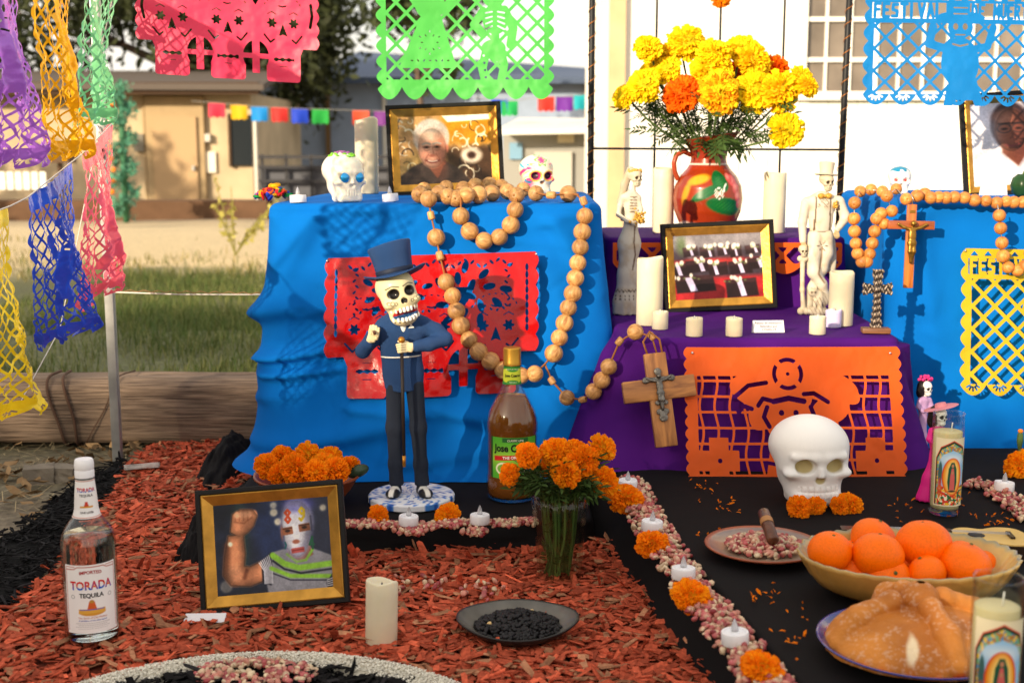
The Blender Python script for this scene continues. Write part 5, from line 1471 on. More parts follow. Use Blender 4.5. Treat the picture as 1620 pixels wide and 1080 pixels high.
def pic_doctor():
    P = Pic(1.05, 150); x, y = P.x * .92 + .13, P.y * .95 + .02
    P.fill((206, 204, 212)); P.noise(.12, 4, 3); P.lay(b2(x, y, .66, .25, .04, .3), (92, 92, 110), .1, .7)
    P.lay(poly2(x, y, [(.05, 1.02), (.13, .68), (.34, .56), (.66, .52), (.92, .62), (1.05, .8), (1.05, 1.02)]) - .01, (240, 238, 240), .03)
    P.lay(poly2(x, y, [(.40, .45), (.62, .45), (.66, .6), (.54, .76), (.40, .6)]), (120, 66, 48), .03)
    P.lay(line2(x, y, [(.37, .58), (.53, .78), (.53, 1)], .008), (190, 190, 200), .02); P.lay(line2(x, y, [(.66, .54), (.55, .78)], .008), (196, 194, 204), .02)
    P.lay(e2(x, y, .48, .28, .175, .27), (52, 40, 46), .03); P.lay(e2(x, y, .49, .34, .145, .245), (142, 82, 62), .03)
    P.glow(e2(x, y, .42, .18, .05, .04), (196, 140, 116), .6, .05); P.glow(e2(x, y, .58, .40, .04, .14), (92, 50, 46), .6, .05)
    P.round(e2(x, y, .49, .34, .145, .245), .08, .45)
    for cx in (.43, .56): P.lay(np.abs(e2(x, y, cx, .32, .062, .05)) - .006, (70, 50, 48), .012); P.lay(e2(x, y, cx, .325, .028, .014), (44, 28, 26), .015); P.lay(line2(x, y, [(cx - .05, .265), (cx + .05, .262)], .009), (40, 28, 28), .02)
    P.lay(line2(x, y, [(.50, .34), (.505, .42), (.48, .435)], .007), (104, 58, 44), .02); P.lay(line2(x, y, [(.43, .51), (.50, .525), (.57, .505)], .011), (110, 52, 50), .015)
    P.glow(b2(x, y, .2, .6, .1, .3), (244, 240, 240), .4, .1)
    return P.finish(9)
PRINT = mat('photo_print', attr=True, rough=.3, spec=.25)
GOLD = mat('gold_bevel', lin(190, 140, 58), .38, .25, 30, .3, 60, metal=.65)
BLACKF = mat('black_frame', (.010, .009, .009), .5, spec=.2, rvary=.1)
def rail_ring(W, Hh, secs):
    """mitred rails swept through cross-section points (inset, depth)"""
    b = MB()
    c = [(-W / 2, 0), (W / 2, 0), (W / 2, Hh), (-W / 2, Hh)]
    sg = [(1, 1), (-1, 1), (-1, -1), (1, -1)]
    V = []
    for (ins, dep) in secs:
        for (x, z), (sx, sz) in zip(c, sg): V.append((x + sx * ins, dep, z + sz * ins))
    F = []
    for k in range(len(secs) - 1):
        for j in range(4):
            F.append((k * 4 + j, k * 4 + (j + 1) % 4, (k + 1) * 4 + (j + 1) % 4, (k + 1) * 4 + j))
    return b.add(V, F)
def framed(base, W, Hh, lean, roll, yaw, pic, label, outer=.012, gold=.022):
    t = thing('framed_photo', base, label, 'framed photo')
    t.rotation_euler = (Matrix.Rotation(yaw, 4, 'Z') @ Matrix.Rotation(-lean, 4, 'X') @ Matrix.Rotation(roll, 4, 'Y')).to_euler()
    rail_ring(W, Hh, [(0, .012), (0, -.004), (.002, -.006), (outer - .002, -.006), (outer, -.003)]).build('outer_rail', BLACKF, t, smooth=False)
    rail_ring(W, Hh, [(outer, -.0035), (outer + .002, -.0045), (outer + gold, .007)]).build('gold_bevel', GOLD, t, smooth=False)
    P = pic(); i = outer + gold - .001
    n, m_ = P.x.shape
    X = -W / 2 + i + (W - 2 * i) * (P.x / P.asp); Z = Hh - i - (Hh - 2 * i) * P.y
    MB().grid(np.stack([X, np.full(X.shape, .0065), Z], -1), P.lin().reshape(-1, 3)).build('photo', PRINT, t)
    MB().box((0, .0125, Hh / 2), (W - .004, .003, Hh - .004)).build('backing', mat('backing_board', (.03, .028, .026), .8), t, smooth=False)
    b = MB(); b.add([(-.03, .0145, Hh * .78), (.03, .0145, Hh * .78), (.05, .0145 + Hh * .42, -.0 + math.sin(lean) * Hh * .0 + .004), (-.05, .0145 + Hh * .42, .004)], [(0, 1, 2, 3), (3, 2, 1, 0)])
    b.build('easel_leg', mat('backing_board', (.03, .028, .026), .8), t, smooth=False)
    return t
framed((pt(708, 303, 3.60).x, 3.60, .7235), .326, .258, R(9), R(-2.4), R(4), pic_portrait, 'framed photo of a smiling grey haired man in a dark shirt')
q = gr(1141, 492, .423); framed((q.x, q.y, .4245), .305, .238, R(9), R(-2.4), R(3), pic_coffins, 'framed photo of dark boxes with white ribbons and flowers')
q = gr(437, 967, .02); framed((q.x, q.y, .026), .272, .226, R(16), R(-4.2), R(2), pic_wrestler, 'framed photo of a white masked wrestler raising his fist', .010, .021)
framed((pt(1628, 303, 3.50).x, 3.50, .7295), .345, .285, R(8), R(-4.0), R(-4), pic_doctor, 'framed photo of a man in a white shirt, cut by the right edge', .012, .018)
# cards
INK = mat('black_ink', (.02, .02, .025), .6)
def card(base, w, h, lean, yaw, lines, label, size, roll=0.0):
    t = thing('caption_card', base, label, 'card'); t.rotation_euler = (Matrix.Rotation(yaw, 4, 'Z') @ Matrix.Rotation(-lean, 4, 'X') @ Matrix.Rotation(roll, 4, 'Y')).to_euler()
    b = MB(); b.add([(-w / 2, 0, 0), (w / 2, 0, 0), (w / 2, 0, h), (-w / 2, 0, h), (-w / 2 - .003, .03, -h * .55), (w / 2 - .003, .03, -h * .55)], [(0, 1, 2, 3), (3, 2, 5, 4)])
    b.build('card_stock', mat('white_card', lin(236, 234, 238), .7, thin=.1), t, smooth=False)
    for k, l in enumerate(lines):
        lettering('lettering', l, size, INK, t, lambda x, z: np.stack([x, np.full_like(x, -.0006), z + h * .5 + ((len(lines) - 1) / 2 - k) * size * 1.12], -1))
    return t
q = gr(1217, 527, .423); card((q.x, q.y, .4245), .074, .031, R(28), R(3), ['Restos de mexicanos', 'fallecidos por', 'COVID-19'], 'white caption card lying among the votives on purple cloth', .0076)
card((pt(1573, 309, 3.42).x, 3.42, .729), .068, .030, R(20), R(-4), ['Dr. Roberto Gerardo Frias'], 'white name card under the portrait at the right edge', .0055)
q = gr(322, 986, .02); card((q.x, q.y, .022), .074, .022, R(62), R(-6), ['En memoria'][:0], 'white folded card lying below the wrestler picture', .004, R(-4))

# ================================================================== BOTTLES
CLEAR = mat_glass('clear_glass', (.98, .99, .985), .01, 1.47)
PANE = mat_pane('thin_glass')
def lathe_shell(prof, th, seg=48, zb=.004, sx=1, sy=1):
    pr = np.array(prof); inner = [(max(r - th, .0005), max(z, zb)) for r, z in pr[::-1]]
    return MB().lathe(list(map(tuple, pr)) + inner + [(0, zb)], seg, sx=sx, sy=sy)
def wrap(rfn, zc, a0, off=.0006, sy=1.0):
    """printed flat coordinates -> bottle surface; a0 = bearing of the label's middle (0 faces the camera)"""
    def f(x, z):
        r = rfn(z + zc) + off
        a = a0 + x / r
        return np.stack([r * np.sin(a), -r * np.cos(a) * sy, z + zc], -1)
    return f
def label_patch(name, parent, rfn, z0, z1, a0, ha, mtl, colfn, n=70, off=.0004, sy=1.0, r0=None):
    """painted paper label wrapped on a bottle"""
    zc = (z0 + z1) / 2; r0 = r0 or rfn(zc)
    x, z = np.meshgrid(np.linspace(-ha * r0, ha * r0, n), np.linspace(z0 - zc, z1 - zc, n), indexing='ij')
    P = wrap(rfn, zc, a0, off, sy)(x.ravel(), z.ravel()).reshape(n, n, 3)
    return MB().grid(P, colfn(x, z).reshape(-1, 3)).build(name, mtl, parent)
LABEL = mat('label_print', attr=True, rough=.5)
ap = lambda c: np.array(lin(*c))
# --- clear bottle
q = gr(148, 1013, .014); s = S(q.y, .15) * 1.0
tq = thing('tequila_bottle', (q.x, q.y, .018), 'clear glass bottle with white cap and label standing on red chips', 'bottle')
prT = [(0, .001), (.036, .0), (.0445, .004), (.046, .012), (.046, .165), (.0455, .176), (.043, .190), (.037, .203), (.029, .214), (.022, .224), (.0195, .235), (.0175, .262), (.0155, .282), (.0155, .290)]
lathe_shell(prT, .0028, zb=.010).build('glass', PANE, tq)
MB().lathe([(0, .0098), (.0405, .0098), (.0433, .014), (.0433, .164), (.0428, .175), (.0405, .1885), (.0395, .191), (0, .191)], 48).build('spirit', mat_glass('water', (1, 1, 1), 0, 1.34), tq)
MB().lathe([(0, .321), (.014, .321), (.0155, .3185), (.0162, .313), (.0162, .305), (.0152, .303), (.0162, .301), (.0162, .290), (0, .290)], 48).build('cap', WHITEP, tq, sharp=35)
rT = lambda z: np.interp(z, [p_[1] for p_ in prT[2:]], [p_[0] for p_ in prT[2:]])
def torada_lab(x, z):
    c = np.ones((*x.shape, 3)) * ap((242, 240, 238))
    e_ = np.abs(b2(x, z, 0, -.001, .044, .058)) - .0006
    c = mixc(c, ap((180, 70, 40)), soft(e_, .001) * (z > -.056))
    c = mixc(c, ap((240, 238, 236)), soft(b2(x, z, 0, .06, .026, .006), .001))
    c = mixc(c, ap((180, 70, 40)), soft(line2(x, z, [(-.044, .052), (-.028, .053), (-.022, .0565), (.022, .0565), (.028, .053), (.044, .052)], .0008), .001))
    # hat
    c = mixc(c, ap((212, 150, 50)), soft(e2(x, z, 0, -.0235, .0225, .006) , .001)); c = mixc(c, ap((226, 170, 70)), soft(b2(x, z, 0, -.021, .0225, .004), .001))
    c = mixc(c, ap((212, 96, 40)), soft(poly2(x, z, [(-.008, -.018), (.008, -.018), (.0045, -.004), (-.0045, -.004)]), .001)); c = mixc(c, ap((190, 140, 60)), soft(e2(x, z, 0, -.004, .004, .003), .001))
    c = mixc(c, ap((50, 90, 190)), soft(s2(x, z, -.02, -.0185, .02, -.0185, .0008), .0008))
    for k in range(4): c = mixc(c, ap((150, 150, 150)), soft(b2(x, z, 0, -.0425 - k * .0032, .029 - .004 * (k % 2), .0007), .0006) * (np.sin(x * 3200 + k * 2) > -.3) * .8)
    for q_ in (-1, 1): c = mixc(c, ap((160, 160, 160)), soft(np.abs(c2(x, z, q_ * .032, .0045, .003)) - .0006, .0008))
    return c
LA = R(20)
lb = label_patch('body_label', tq, rT, .0275, .148, LA, R(58), LABEL, torada_lab, 120)
zc = (.0275 + .148) / 2
def tri(x, z): 
    f = (z + .0085) / .017
    c = np.where((f > .62)[:, None], ap((208, 34, 34)), np.where((f > .34)[:, None], ap((230, 120, 40)), ap((30, 96, 200))))
    return c
LETT = mat('label_ink', attr=True, rough=.5)
wr = lambda zoff, off=.0009: (lambda x, z: wrap(rT, zc + zoff, LA, off)(x, z))
lettering('lettering', 'TORADA', .0205, LETT, lb, wr(.0235), tri, bold=.0006, width=.84, space=1.02)
lettering('lettering', 'IMPORTED', .0078, LETT, lb, wr(.0475), ap((170, 30, 34)), arc=4.0, bold=.0002)
lettering('lettering', 'TEQUILA', .0105, LETT, lb, wr(.0065), ap((20, 18, 20)), bold=.0003, width=.95)
lettering('lettering', 'The Spirit of Old Mexico', .0048, LETT, lb, wr(-.0325), ap((190, 90, 50)), shear=.25)
lettering('lettering', 'A distillate of the blue agave', .0042, LETT, lb, wr(-.0375), ap((40, 70, 170)), shear=.25)
def torada_neck(x, z):
    c = np.ones((*x.shape, 3)) * ap((242, 240, 238))
    for zz in (.031, -.031): c = mixc(c, ap((180, 80, 40)), soft(np.abs(z - zz) - .0006, .0008))
    c = mixc(c, ap((212, 150, 50)), soft(b2(x, z, 0, -.013, .011, .0016), .0008)); c = mixc(c, ap((200, 60, 40)), soft(poly2(x, z, [(-.004, -.012), (.004, -.012), (.002, -.004), (-.002, -.004)]), .0008))
    return c
nl = label_patch('neck_label', tq, rT, .222, .287, LA, R(170), LABEL, torada_neck, 90, .0005, r0=.0185)
wn_ = lambda zo: (lambda x, z: wrap(rT, .2545 + zo, LA, .0012)(x, z))
lettering('lettering', 'TORADA', .0098, LETT, nl, wn_(.0155), lambda x, z: tri(x, z * 2.0), bold=.0003, width=.8)
lettering('lettering', 'TEQUILA', .0058, LETT, nl, wn_(.0065), ap((20, 18, 20)), bold=.0001)
lettering('lettering', 'ONE LITER', .0048, LETT, nl, wn_(-.0225), ap((60, 40, 36)), bold=.0001)
# --- brown bottle
q = gr(810, 799, .082)
jc = thing('brown_bottle', (q.x * .98, 2.745, .082), 'brown tequila bottle with gold cap and green label before the blue cloth', 'bottle')
prJ = [(0, .001), (.044, 0), (.0535, .005), (.0565, .014), (.0575, .03), (.0575, .055), (.0562, .06), (.0562, .15), (.0575, .156), (.0578, .172), (.056, .186), (.050, .204), (.040, .224), (.0285, .244), (.0215, .258), (.0195, .268), (.0185, .290), (.0178, .302), (.0178, .310)]
lathe_shell(prJ, .0028, zb=.008, sy=.85).build('glass', PANE, jc)
MB().lathe([(0, .0078), (.047, .0078), (.0535, .014), (.0545, .03), (.0545, .055), (.0532, .06), (.0532, .15), (.0545, .157), (.0548, .172), (.053, .1855), (.047, .203), (.0372, .2235), (.030, .236), (0, .236)], 48, sy=.85).build('tequila', mat('tequila_liquid', lin(150, 84, 30), .12, .15, 12, trans=.45, ior=1.36), jc)
def capw(R_, Z, a): return R_ * (1 + .02 * np.sign(np.sin(a * 30)) * ((Z > .314) & (Z < .336))), Z
MB().lathe([(0, .343), (.017, .343), (.0192, .341), (.0195, .337), (.0195, .312), (.0198, .311), (.0198, .304), (0, .304)], 120, wob=capw).build('cap', mat('gold_cap', lin(196, 150, 60), .35, metal=.8), jc, sharp=35)
rJ = lambda z: np.interp(z, [p_[1] for p_ in prJ[2:]], [p_[0] for p_ in prJ[2:]])
def jc_lab(x, z):
    c = np.ones((*x.shape, 3)) * ap((70, 150, 40)); c = c * (.8 + .5 * noise2(x * 60, z * 60, 1, 3))[..., None]
    c = mixc(c, ap((150, 196, 60)), np.exp(-(z / .02) ** 2) * .8)
    c = mixc(c, ap((24, 70, 30)), soft(-b2(x, z, 0, 0, .0555, .047), .001)); c = mixc(c, ap((190, 30, 30)), soft(poly2(x, z, [(-.05, .004), (.05, .010), (.05, -.001), (-.05, -.007)]), .001))
    c = mixc(c, ap((230, 226, 190)), soft(e2(x, z, -.028, -.024, .018, .014), .001)); c = mixc(c, ap((120, 170, 60)), soft(e2(x, z, -.028, -.024, .014, .010), .001)); c = mixc(c, ap((230, 226, 200)), soft(e2(x, z, .03, -.028, .012, .012), .001)); c = mixc(c, ap((60, 130, 190)), soft(e2(x, z, .03, -.03, .008, .006), .001))
    c = mixc(c, ap((30, 90, 40)), soft(b2(x, z, 0, .040, .03, .005), .001))
    return c
jl = label_patch('body_label', jc, rJ, .058, .150, R(8), R(62), LABEL, jc_lab, 100, .0005, .85)
wj = lambda zo: (lambda x, z: wrap(rJ, .104 + zo, R(8), .0013, .85)(x, z))
lettering('lettering', 'Jose Cuervo', .0225, LETT, jl, wj(.0215), ap((14, 12, 12)), bold=.0008, width=.86)
lettering('lettering', 'THE ORIGINAL', .0088, LETT, jl, (lambda x, z: wrap(rJ, .104, R(8), .0013, .85)(x, z + .0015 + x * .06)), ap((240, 236, 226)), bold=.0002)
lettering('lettering', 'CLASSIC LIME', .0062, LETT, jl, wj(.0395), ap((230, 236, 210)), arc=2.0)
def jc_neck(x, z):
    c = np.ones((*x.shape, 3)) * ap((196, 206, 60)); c = mixc(c, ap((40, 120, 50)), soft(-e2(x, z, 0, 0, .04, .0165), .002)); c = mixc(c, ap((60, 140, 50)), soft(e2(x, z, 0, .014, .014, .006), .001)); return mixc(c, ap((60, 140, 50)), soft(e2(x, z, 0, -.015, .014, .005), .001))
jn = label_patch('neck_label', jc, rJ, .262, .302, R(5), R(172), LABEL, jc_neck, 80, .0006, .85, r0=.0187)
lettering('lettering', 'Jose Cuervo', .0088, LETT, jn, (lambda x, z: wrap(rJ, .282, R(5), .0014, .85)(x, z)), ap((14, 12, 12)), bold=.0003, width=.85)
lettering('lettering', 'TEQUILA', .0042, LETT, jn, (lambda x, z: wrap(rJ, .267, R(5), .0014, .85)(x, z)), ap((230, 236, 200)))
lettering('lettering', 'HECHO EN MEXICO', .0036, LETT, jn, (lambda x, z: wrap(rJ, .296, R(5), .0014, .85)(x, z)), ap((230, 236, 200)), arc=4.0)
# --- glass prayer candles
def saint_label(x, z):
    """arched window with a robed figure in a ring of rays (a plain generic figure)"""
    c = np.ones((*x.shape, 3)) * ap((226, 214, 180))
    def arch(w, h0, top): return poly2(x, z, [(-w, -.062), (w, -.062), (w, h0), (w * .72, h0 + (top - h0) * .62), (0, top), (-w * .72, h0 + (top - h0) * .62), (-w, h0)])
    c = mixc(c, ap((206, 60, 30)), soft(arch(.0345, .032, .069), .0008)); c = mixc(c, ap((20, 60, 44)), soft(arch(.0335, .031, .067), .0008))
    mos = noise2(x * 260, z * 260, 1, 5, 1); h2 = noise2(x * 240, z * 240, 1, 9, 1)
    mosaic = np.where((mos > .62)[..., None], ap((226, 186, 50)), np.where((mos > .5)[..., None], ap((70, 140, 190)), np.where((h2 > .5)[..., None], ap((180, 120, 40)), ap((120, 170, 120)))))
    c = np.where((arch(.031, .030, .063) < 0)[..., None], mosaic, c)
    c = mixc(c, ap((150, 196, 232)), soft(arch(.0275, .024, .049) , .0008)); c = mixc(c, ap((220, 232, 240)), soft(e2(x, z, 0, .030, .022, .010), .01) * .8)
    fl = np.where((mos > .62)[..., None], ap((230, 180, 40)), np.where((h2 > .55)[..., None], ap((214, 60, 40)), np.where((mos > .45)[..., None], ap((240, 226, 200)), ap((40, 100, 50)))))
    c = np.where(((arch(.0275, .024, .049) < 0) & (z < -.030 - .008 * np.cos(x * 130)))[..., None], fl, c)
    c = mixc(c, ap((40, 80, 60)), soft(e2(x, z, -.024, .002, .004, .024), .001) * .9); c = mixc(c, ap((200, 60, 40)), soft(e2(x, z, -.024, -.028, .004, .02), .001) * .8)
    m = e2(x, z, 0, -.004, .0205, .038)
    c = mixc(c, ap((214, 60, 30)), soft(m, .001)); c = mixc(c, ap((240, 150, 40)), soft(e2(x, z, 0, -.004, .018, .0355), .003)); c = mixc(c, ap((248, 214, 120)), soft(e2(x, z, 0, -.004, .013, .031), .006))
    # robed figure: cloak, dress, head, folded hands
    c = mixc(c, ap((24, 84, 62)), soft(poly2(x, z, [(-.003, .025), (.003, .025), (.008, .012), (.0098, -.015), (.007, -.031), (-.007, -.031), (-.0098, -.015), (-.008, .012)]), .0012))
    c = mixc(c, ap((206, 96, 92)), soft(poly2(x, z, [(-.002, .013), (.002, .013), (.0045, -.005), (.005, -.031), (-.005, -.031), (-.0045, -.005)]), .001))
    c = mixc(c, ap((190, 130, 96)), soft(e2(x, z, 0, .018, .0026, .0034), .0008)); c = mixc(c, ap((190, 130, 96)), soft(e2(x, z, .0, .004, .0022, .003), .0008)); c = mixc(c, ap((40, 30, 40)), soft(e2(x, z, 0, -.0335, .008, .002), .001))
    return c
def prayer_candle(px, py, Y, label, seed, a0):
    q = pt(px, 540, Y); t = thing('glass_candle', (q.x, Y, .1335), label, 'candle')
    pr = [(0, .0005), (.026, 0), (.0295, .003), (.0305, .010), (.030, .014), (.0305, .02), (.0305, .178), (.0300, .184), (.0308, .188), (.030, .192), (.0305, .203), (.031, .206)]
    lathe_shell(pr, .0026, zb=.012).build('glass', PANE, t)
    MB().lathe([(0, .0135), (.0272, .0135), (.0277, .02), (.0277, .168), (.026, .1695), (0, .168)], 40).build('wax', mat('cream_wax', lin(218, 200, 152), .5, sss=.3), t)
    MB().tube([(0.006, 0, .165), (.007, 0, .178), (.008, .001, .186)], .0012, 6).build('wick', mat('white_cord'), t)
    rg = lambda z: np.full_like(np.asarray(z, float), .0305)
    label_patch('printed_label', t, rg, .022, .160, a0, R(68), LABEL, lambda x, z: saint_label(x, z + .004), 130, .0006)
    return t
prayer_candle(1508, 815, 2.46, 'tall glass prayer candle with a robed figure, beside the pink doll', 1, R(4))
prayer_candle(1604, 1130, 1.50, 'tall glass prayer candle nearest the camera at the lower right corner', 2, R(-4))

# ================================================================== MARIGOLDS
def marigold_mesh(name, seed, col, col2, n=150, flat=.72):
    r = np.random.default_rng(seed); b = MB(); n = int(n * r.uniform(.75, 1.15)); flat = flat * r.uniform(.75, 1.12)
    col = np.array(col) * r.uniform(.85, 1.05) * np.array([1, r.uniform(.85, 1.12), 1])
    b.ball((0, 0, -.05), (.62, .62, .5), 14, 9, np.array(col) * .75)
    for i in range(n):
        zf = 1 - (i + .5) / n * 1.45; ph = i * 2.39996 + r.normal(0, .12)
        s = math.sqrt(max(0, 1 - zf * zf)); nrm = np.array([s * math.cos(ph), s * math.sin(ph), zf])
        up = np.array([0, 0, 1.0]); t1 = np.cross(nrm, up + r.normal(0, .4, 3)); t1 /= np.linalg.norm(t1); t2 = np.cross(nrm, t1)
        Lr = r.uniform(.80, 1.10) * (1 + .07 * math.sin(ph * 2 + seed)); w = r.uniform(.19, .31); k = 5
        ls = np.array([.45, .78, 1.0]) * Lr
        c = np.array(col) * (1 - (q_ := r.random())) + np.array(col2) * q_; c = c * r.uniform(.88, 1.1)
        V = []
        for li, l in enumerate(ls):
            for j in range(k):
                u = j / (k - 1) - .5; ww = w * (.5, .95, 1.15)[li]
                ruf = (0, .05, .10)[li] * math.sin(j * 2.6 + i) + r.normal(0, (.0, .018, .032)[li])
                p = nrm * (l - (abs(u) * .16 if li == 2 else 0)) + t1 * u * 2 * ww * .62 + t2 * (ruf + (li == 2) * .06)
                V.append(p)
        V = np.array(V) * np.array([1, 1, flat])
        b.add(V, [(a * k + j, a * k + j + 1, (a + 1) * k + j + 1, (a + 1) * k + j) for a in range(2) for j in range(k - 1)], c)
    return b.mesh(name, mat('marigold_petal', attr=True, rough=.7, thin=.3, spec=.15), False)
OR1, OR2 = lin(255, 164, 12), lin(252, 130, 4)
YE1, YE2 = lin(255, 228, 30), lin(252, 206, 10)
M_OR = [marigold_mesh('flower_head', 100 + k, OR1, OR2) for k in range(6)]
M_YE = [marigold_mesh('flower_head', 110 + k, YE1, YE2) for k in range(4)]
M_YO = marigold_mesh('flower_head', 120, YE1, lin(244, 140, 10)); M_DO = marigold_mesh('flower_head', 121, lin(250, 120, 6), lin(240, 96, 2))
LEAFG = mat('marigold_leaf', attr=True, rough=.55, thin=.3)
def leaf_mesh(seed, n=9, L_=1.0):
    """feathery leaf: leaflets along a midrib"""
    r = np.random.default_rng(seed); b = MB()
    def leaflet(o, d, l, w):
        d = d / np.linalg.norm(d); s = np.cross(d, [0, 0, 1.0]); s /= np.linalg.norm(s) + 1e-9
        c = np.array([.05, .095, .022]) * r.uniform(.7, 1.35)
        b.add([o, o + d * l * .35 + s * w, o + d * l * .35 - s * w, o + d * l * .75 + s * w * .6 + (0, 0, -.03 * l), o + d * l * .75 - s * w * .6 + (0, 0, -.03 * l), o + d * l + (0, 0, -.08 * l)], [(0, 2, 1), (1, 2, 4, 3), (3, 4, 5)], c)
    for k in range(n):
        t = (k // 2 + 1) / (n // 2 + 1); o = np.array([t * L_ * .7, 0, .08 * math.sin(t * 3)])
        if k == n - 1: leaflet(np.array([L_ * .7, 0, .02]), np.array([1., 0, -.1]), L_ * .36, .055 * L_)
        else: leaflet(o, np.array([.75, 1.0 * (1 if k % 2 else -1), r.normal(0, .2)]), L_ * (.42 - .1 * t), .05 * L_)
    b.tube([(0, 0, 0), (L_ * .4, 0, .05), (L_ * .75, 0, .02)], [.018 * L_, .014 * L_, .006 * L_], 4, np.array([.08, .13, .03]))
    V = np.concatenate(b.V); C = np.concatenate(b.C); return V, b.F, C
LEAFS = [leaf_mesh(k) for k in range(4)]
def put_leaf(b, o, d, size, k, roll=0.0):
    d = np.array(d, float); d /= np.linalg.norm(d)
    s = np.cross([0, 0, 1.0], d); s = s / np.linalg.norm(s) if np.linalg.norm(s) > 1e-3 else np.array([1.0, 0, 0]); u = np.cross(d, s)
    if roll: s, u = s * math.cos(roll) + u * math.sin(roll), -s * math.sin(roll) + u * math.cos(roll)
    V, F, C = LEAFS[k % 4]
    b.add(np.array(o) + size * (V[:, :1] * d + V[:, 1:2] * s + V[:, 2:] * u), F, C)
STEM = mat('stem_green', (.085, .14, .035), .6, .2, 60)
rf = np.random.default_rng(77)
def marigold(c, r, mesh, label, face, stem_to=None, group=None, name='marigold'):
    """flower head at c facing direction face; optional stem to a point"""
    t = thing(name, c, label, 'marigold', group)
    f = Vector(face).normalized()
    e = f.to_track_quat('Z', 'Y').to_euler(); e2_ = (e.to_matrix() @ Matrix.Rotation(rf.uniform(0, 6), 3, 'Z')).to_euler()
    link('flower_head', mesh, t, (0, 0, 0), e2_, (r, r, r))
    if stem_to is not None:
        s = Vector(stem_to) - Vector(c); b0 = -f * r * .45
        MB().tube([b0 * .6, b0 * 1.3, b0 * 1.2 + (s - b0) * .3 + Vector((0, 0, -.01)), s], [.0048, .0034, .0030, .0026], 6).build('stem', STEM, t)
        MB().lathe([(.0028, -.02), (.005, -.012), (.0075, 0), (.006, .004)], 10).build('calyx', STEM, t, tuple(b0 * .75), e)
    return t
def pxflower(px, py, rp, Y, mesh, label, face=None, stem=None, group=None):
    c = pt(px, py, Y); r = rp * S(Y, c.z) * 1.04
    if face is None: face = (rf.normal(0, .35), -1 + rf.normal(0, .2), .55 + rf.normal(0, .2))
    return marigold(c, r, mesh, label, face, stem, group)
# --- clay jug with yellow marigolds
JY = 3.62; JX = pt(1120, 300, JY).x; JZ = .612
jug = thing('clay_jug', (JX, JY, JZ), 'red clay jug painted with green leaves, holding yellow marigolds', 'jug')
prK = [(0, .002), (.052, 0), (.060, .006), (.080, .03), (.094, .065), (.0985, .10), (.094, .135), (.078, .165), (.060, .185), (.052, .198), (.0495, .212), (.052, .230), (.062, .252), (.080, .272), (.0835, .275), (.081, .276), (.060, .254), (.049, .230), (.046, .21), (.046, .19), (0, .19)]
def jugc(V):
    a = np.arctan2(V[:, 0], -V[:, 1]); z = V[:, 2]; x = a * .095
    c = np.ones((len(V), 3)) * ap((142, 46, 16))
    c = mixc(c, ap((226, 214, 200)), soft(np.abs(z - .197) - .0022, .002) * .85); c = mixc(c, ap((222, 210, 196)), soft(np.abs(z - .030) - .004 - .003 * np.sin(x * 50), .002) * .85); c = mixc(c, ap((150, 46, 18)), soft(np.abs(z - .186) - .006, .003))
    c = mixc(c, ap((202, 150, 30)), soft(e2(x, z, -.045, .155, .035, .013, .2), .006)); c = mixc(c, ap((196, 160, 40)), soft(e2(x, z, -.08, .12, .010, .03, -.3), .008) * .7)
    leafs = U(e2(x, z, .040, .082, .060, .024, -.18), U(e2(x, z, .022, .15, .024, .032, .5), e2(x, z, -.02, .118, .045, .014, .5)))
    c = mixc(c, ap((16, 92, 44)), soft(leafs, .003)); c = mixc(c, ap((60, 150, 60)), soft(leafs + .012, .01) * (np.sin((x * .5 + z) * 900) > .2) * .35)
    for (cx, cz_, rr) in ((.070, .152, .017), (.078, .130, .017), (.084, .108, .016), (.090, .090, .014), (.058, .160, .013)): c = mixc(c, ap((206, 70, 70)), soft(c2(x, z, cx, cz_, rr), .003)); c = mixc(c, ap((232, 140, 130)), soft(c2(x, z, cx - .004, cz_ + .004, rr * .5), .008) * .8)
    sp_ = np.hypot(x - .017, z - .118); an = np.arctan2(z - .118, x - .017)
    c = mixc(c, ap((236, 236, 226)), soft(np.abs(((sp_ - an * .0016 / 1.0) / .0055 + .5) % 1 - .5) * .0055 - .0013, .001) * (sp_ < .0155)); c = mixc(c, ap((236, 236, 226)), soft(line2(x, z, [(.031, .122), (.033, .136), (.040, .142)], .0022), .0015))
    return c
b = MB()
def spout(R_, Z, a):
    k = np.clip((Z - .232) / .04, 0, 1); return R_ * (1 + k * (.10 * np.cos(a * 1.0) ** 8 * (np.cos(a) > 0) - .04 * np.cos(2 * a))), Z + k * .012 * np.cos(a) * 1.0
pk_ = np.array(prK); tt = np.linspace(0, len(pk_) - 1, 170); prf = np.stack([np.interp(tt, np.arange(len(pk_)), pk_[:, k]) for k in (0, 1)], -1)
b.lathe(prf, 210, wob=spout); b.C = [jugc(b.V[0])]; b.hasc = True
b.build('body', mat('glazed_clay', attr=True, rough=.3, vary=.1, vscale=30, coat=.5), jug)
hp = [(-.050, 0, .222), (-.072, 0, .232), (-.092, -.002, .222), (-.099, -.004, .20), (-.096, -.004, .175), (-.086, -.004, .152)]
hq = np.array(hp); tt = np.linspace(0, 5, 22); MB().tube(np.stack([np.interp(tt, range(6), hq[:, k]) for k in range(3)], -1), .0085, 10, flat=.8).build('handle', mat('red_clay', lin(158, 60, 24), .35, .15, 30, coat=.4), jug)
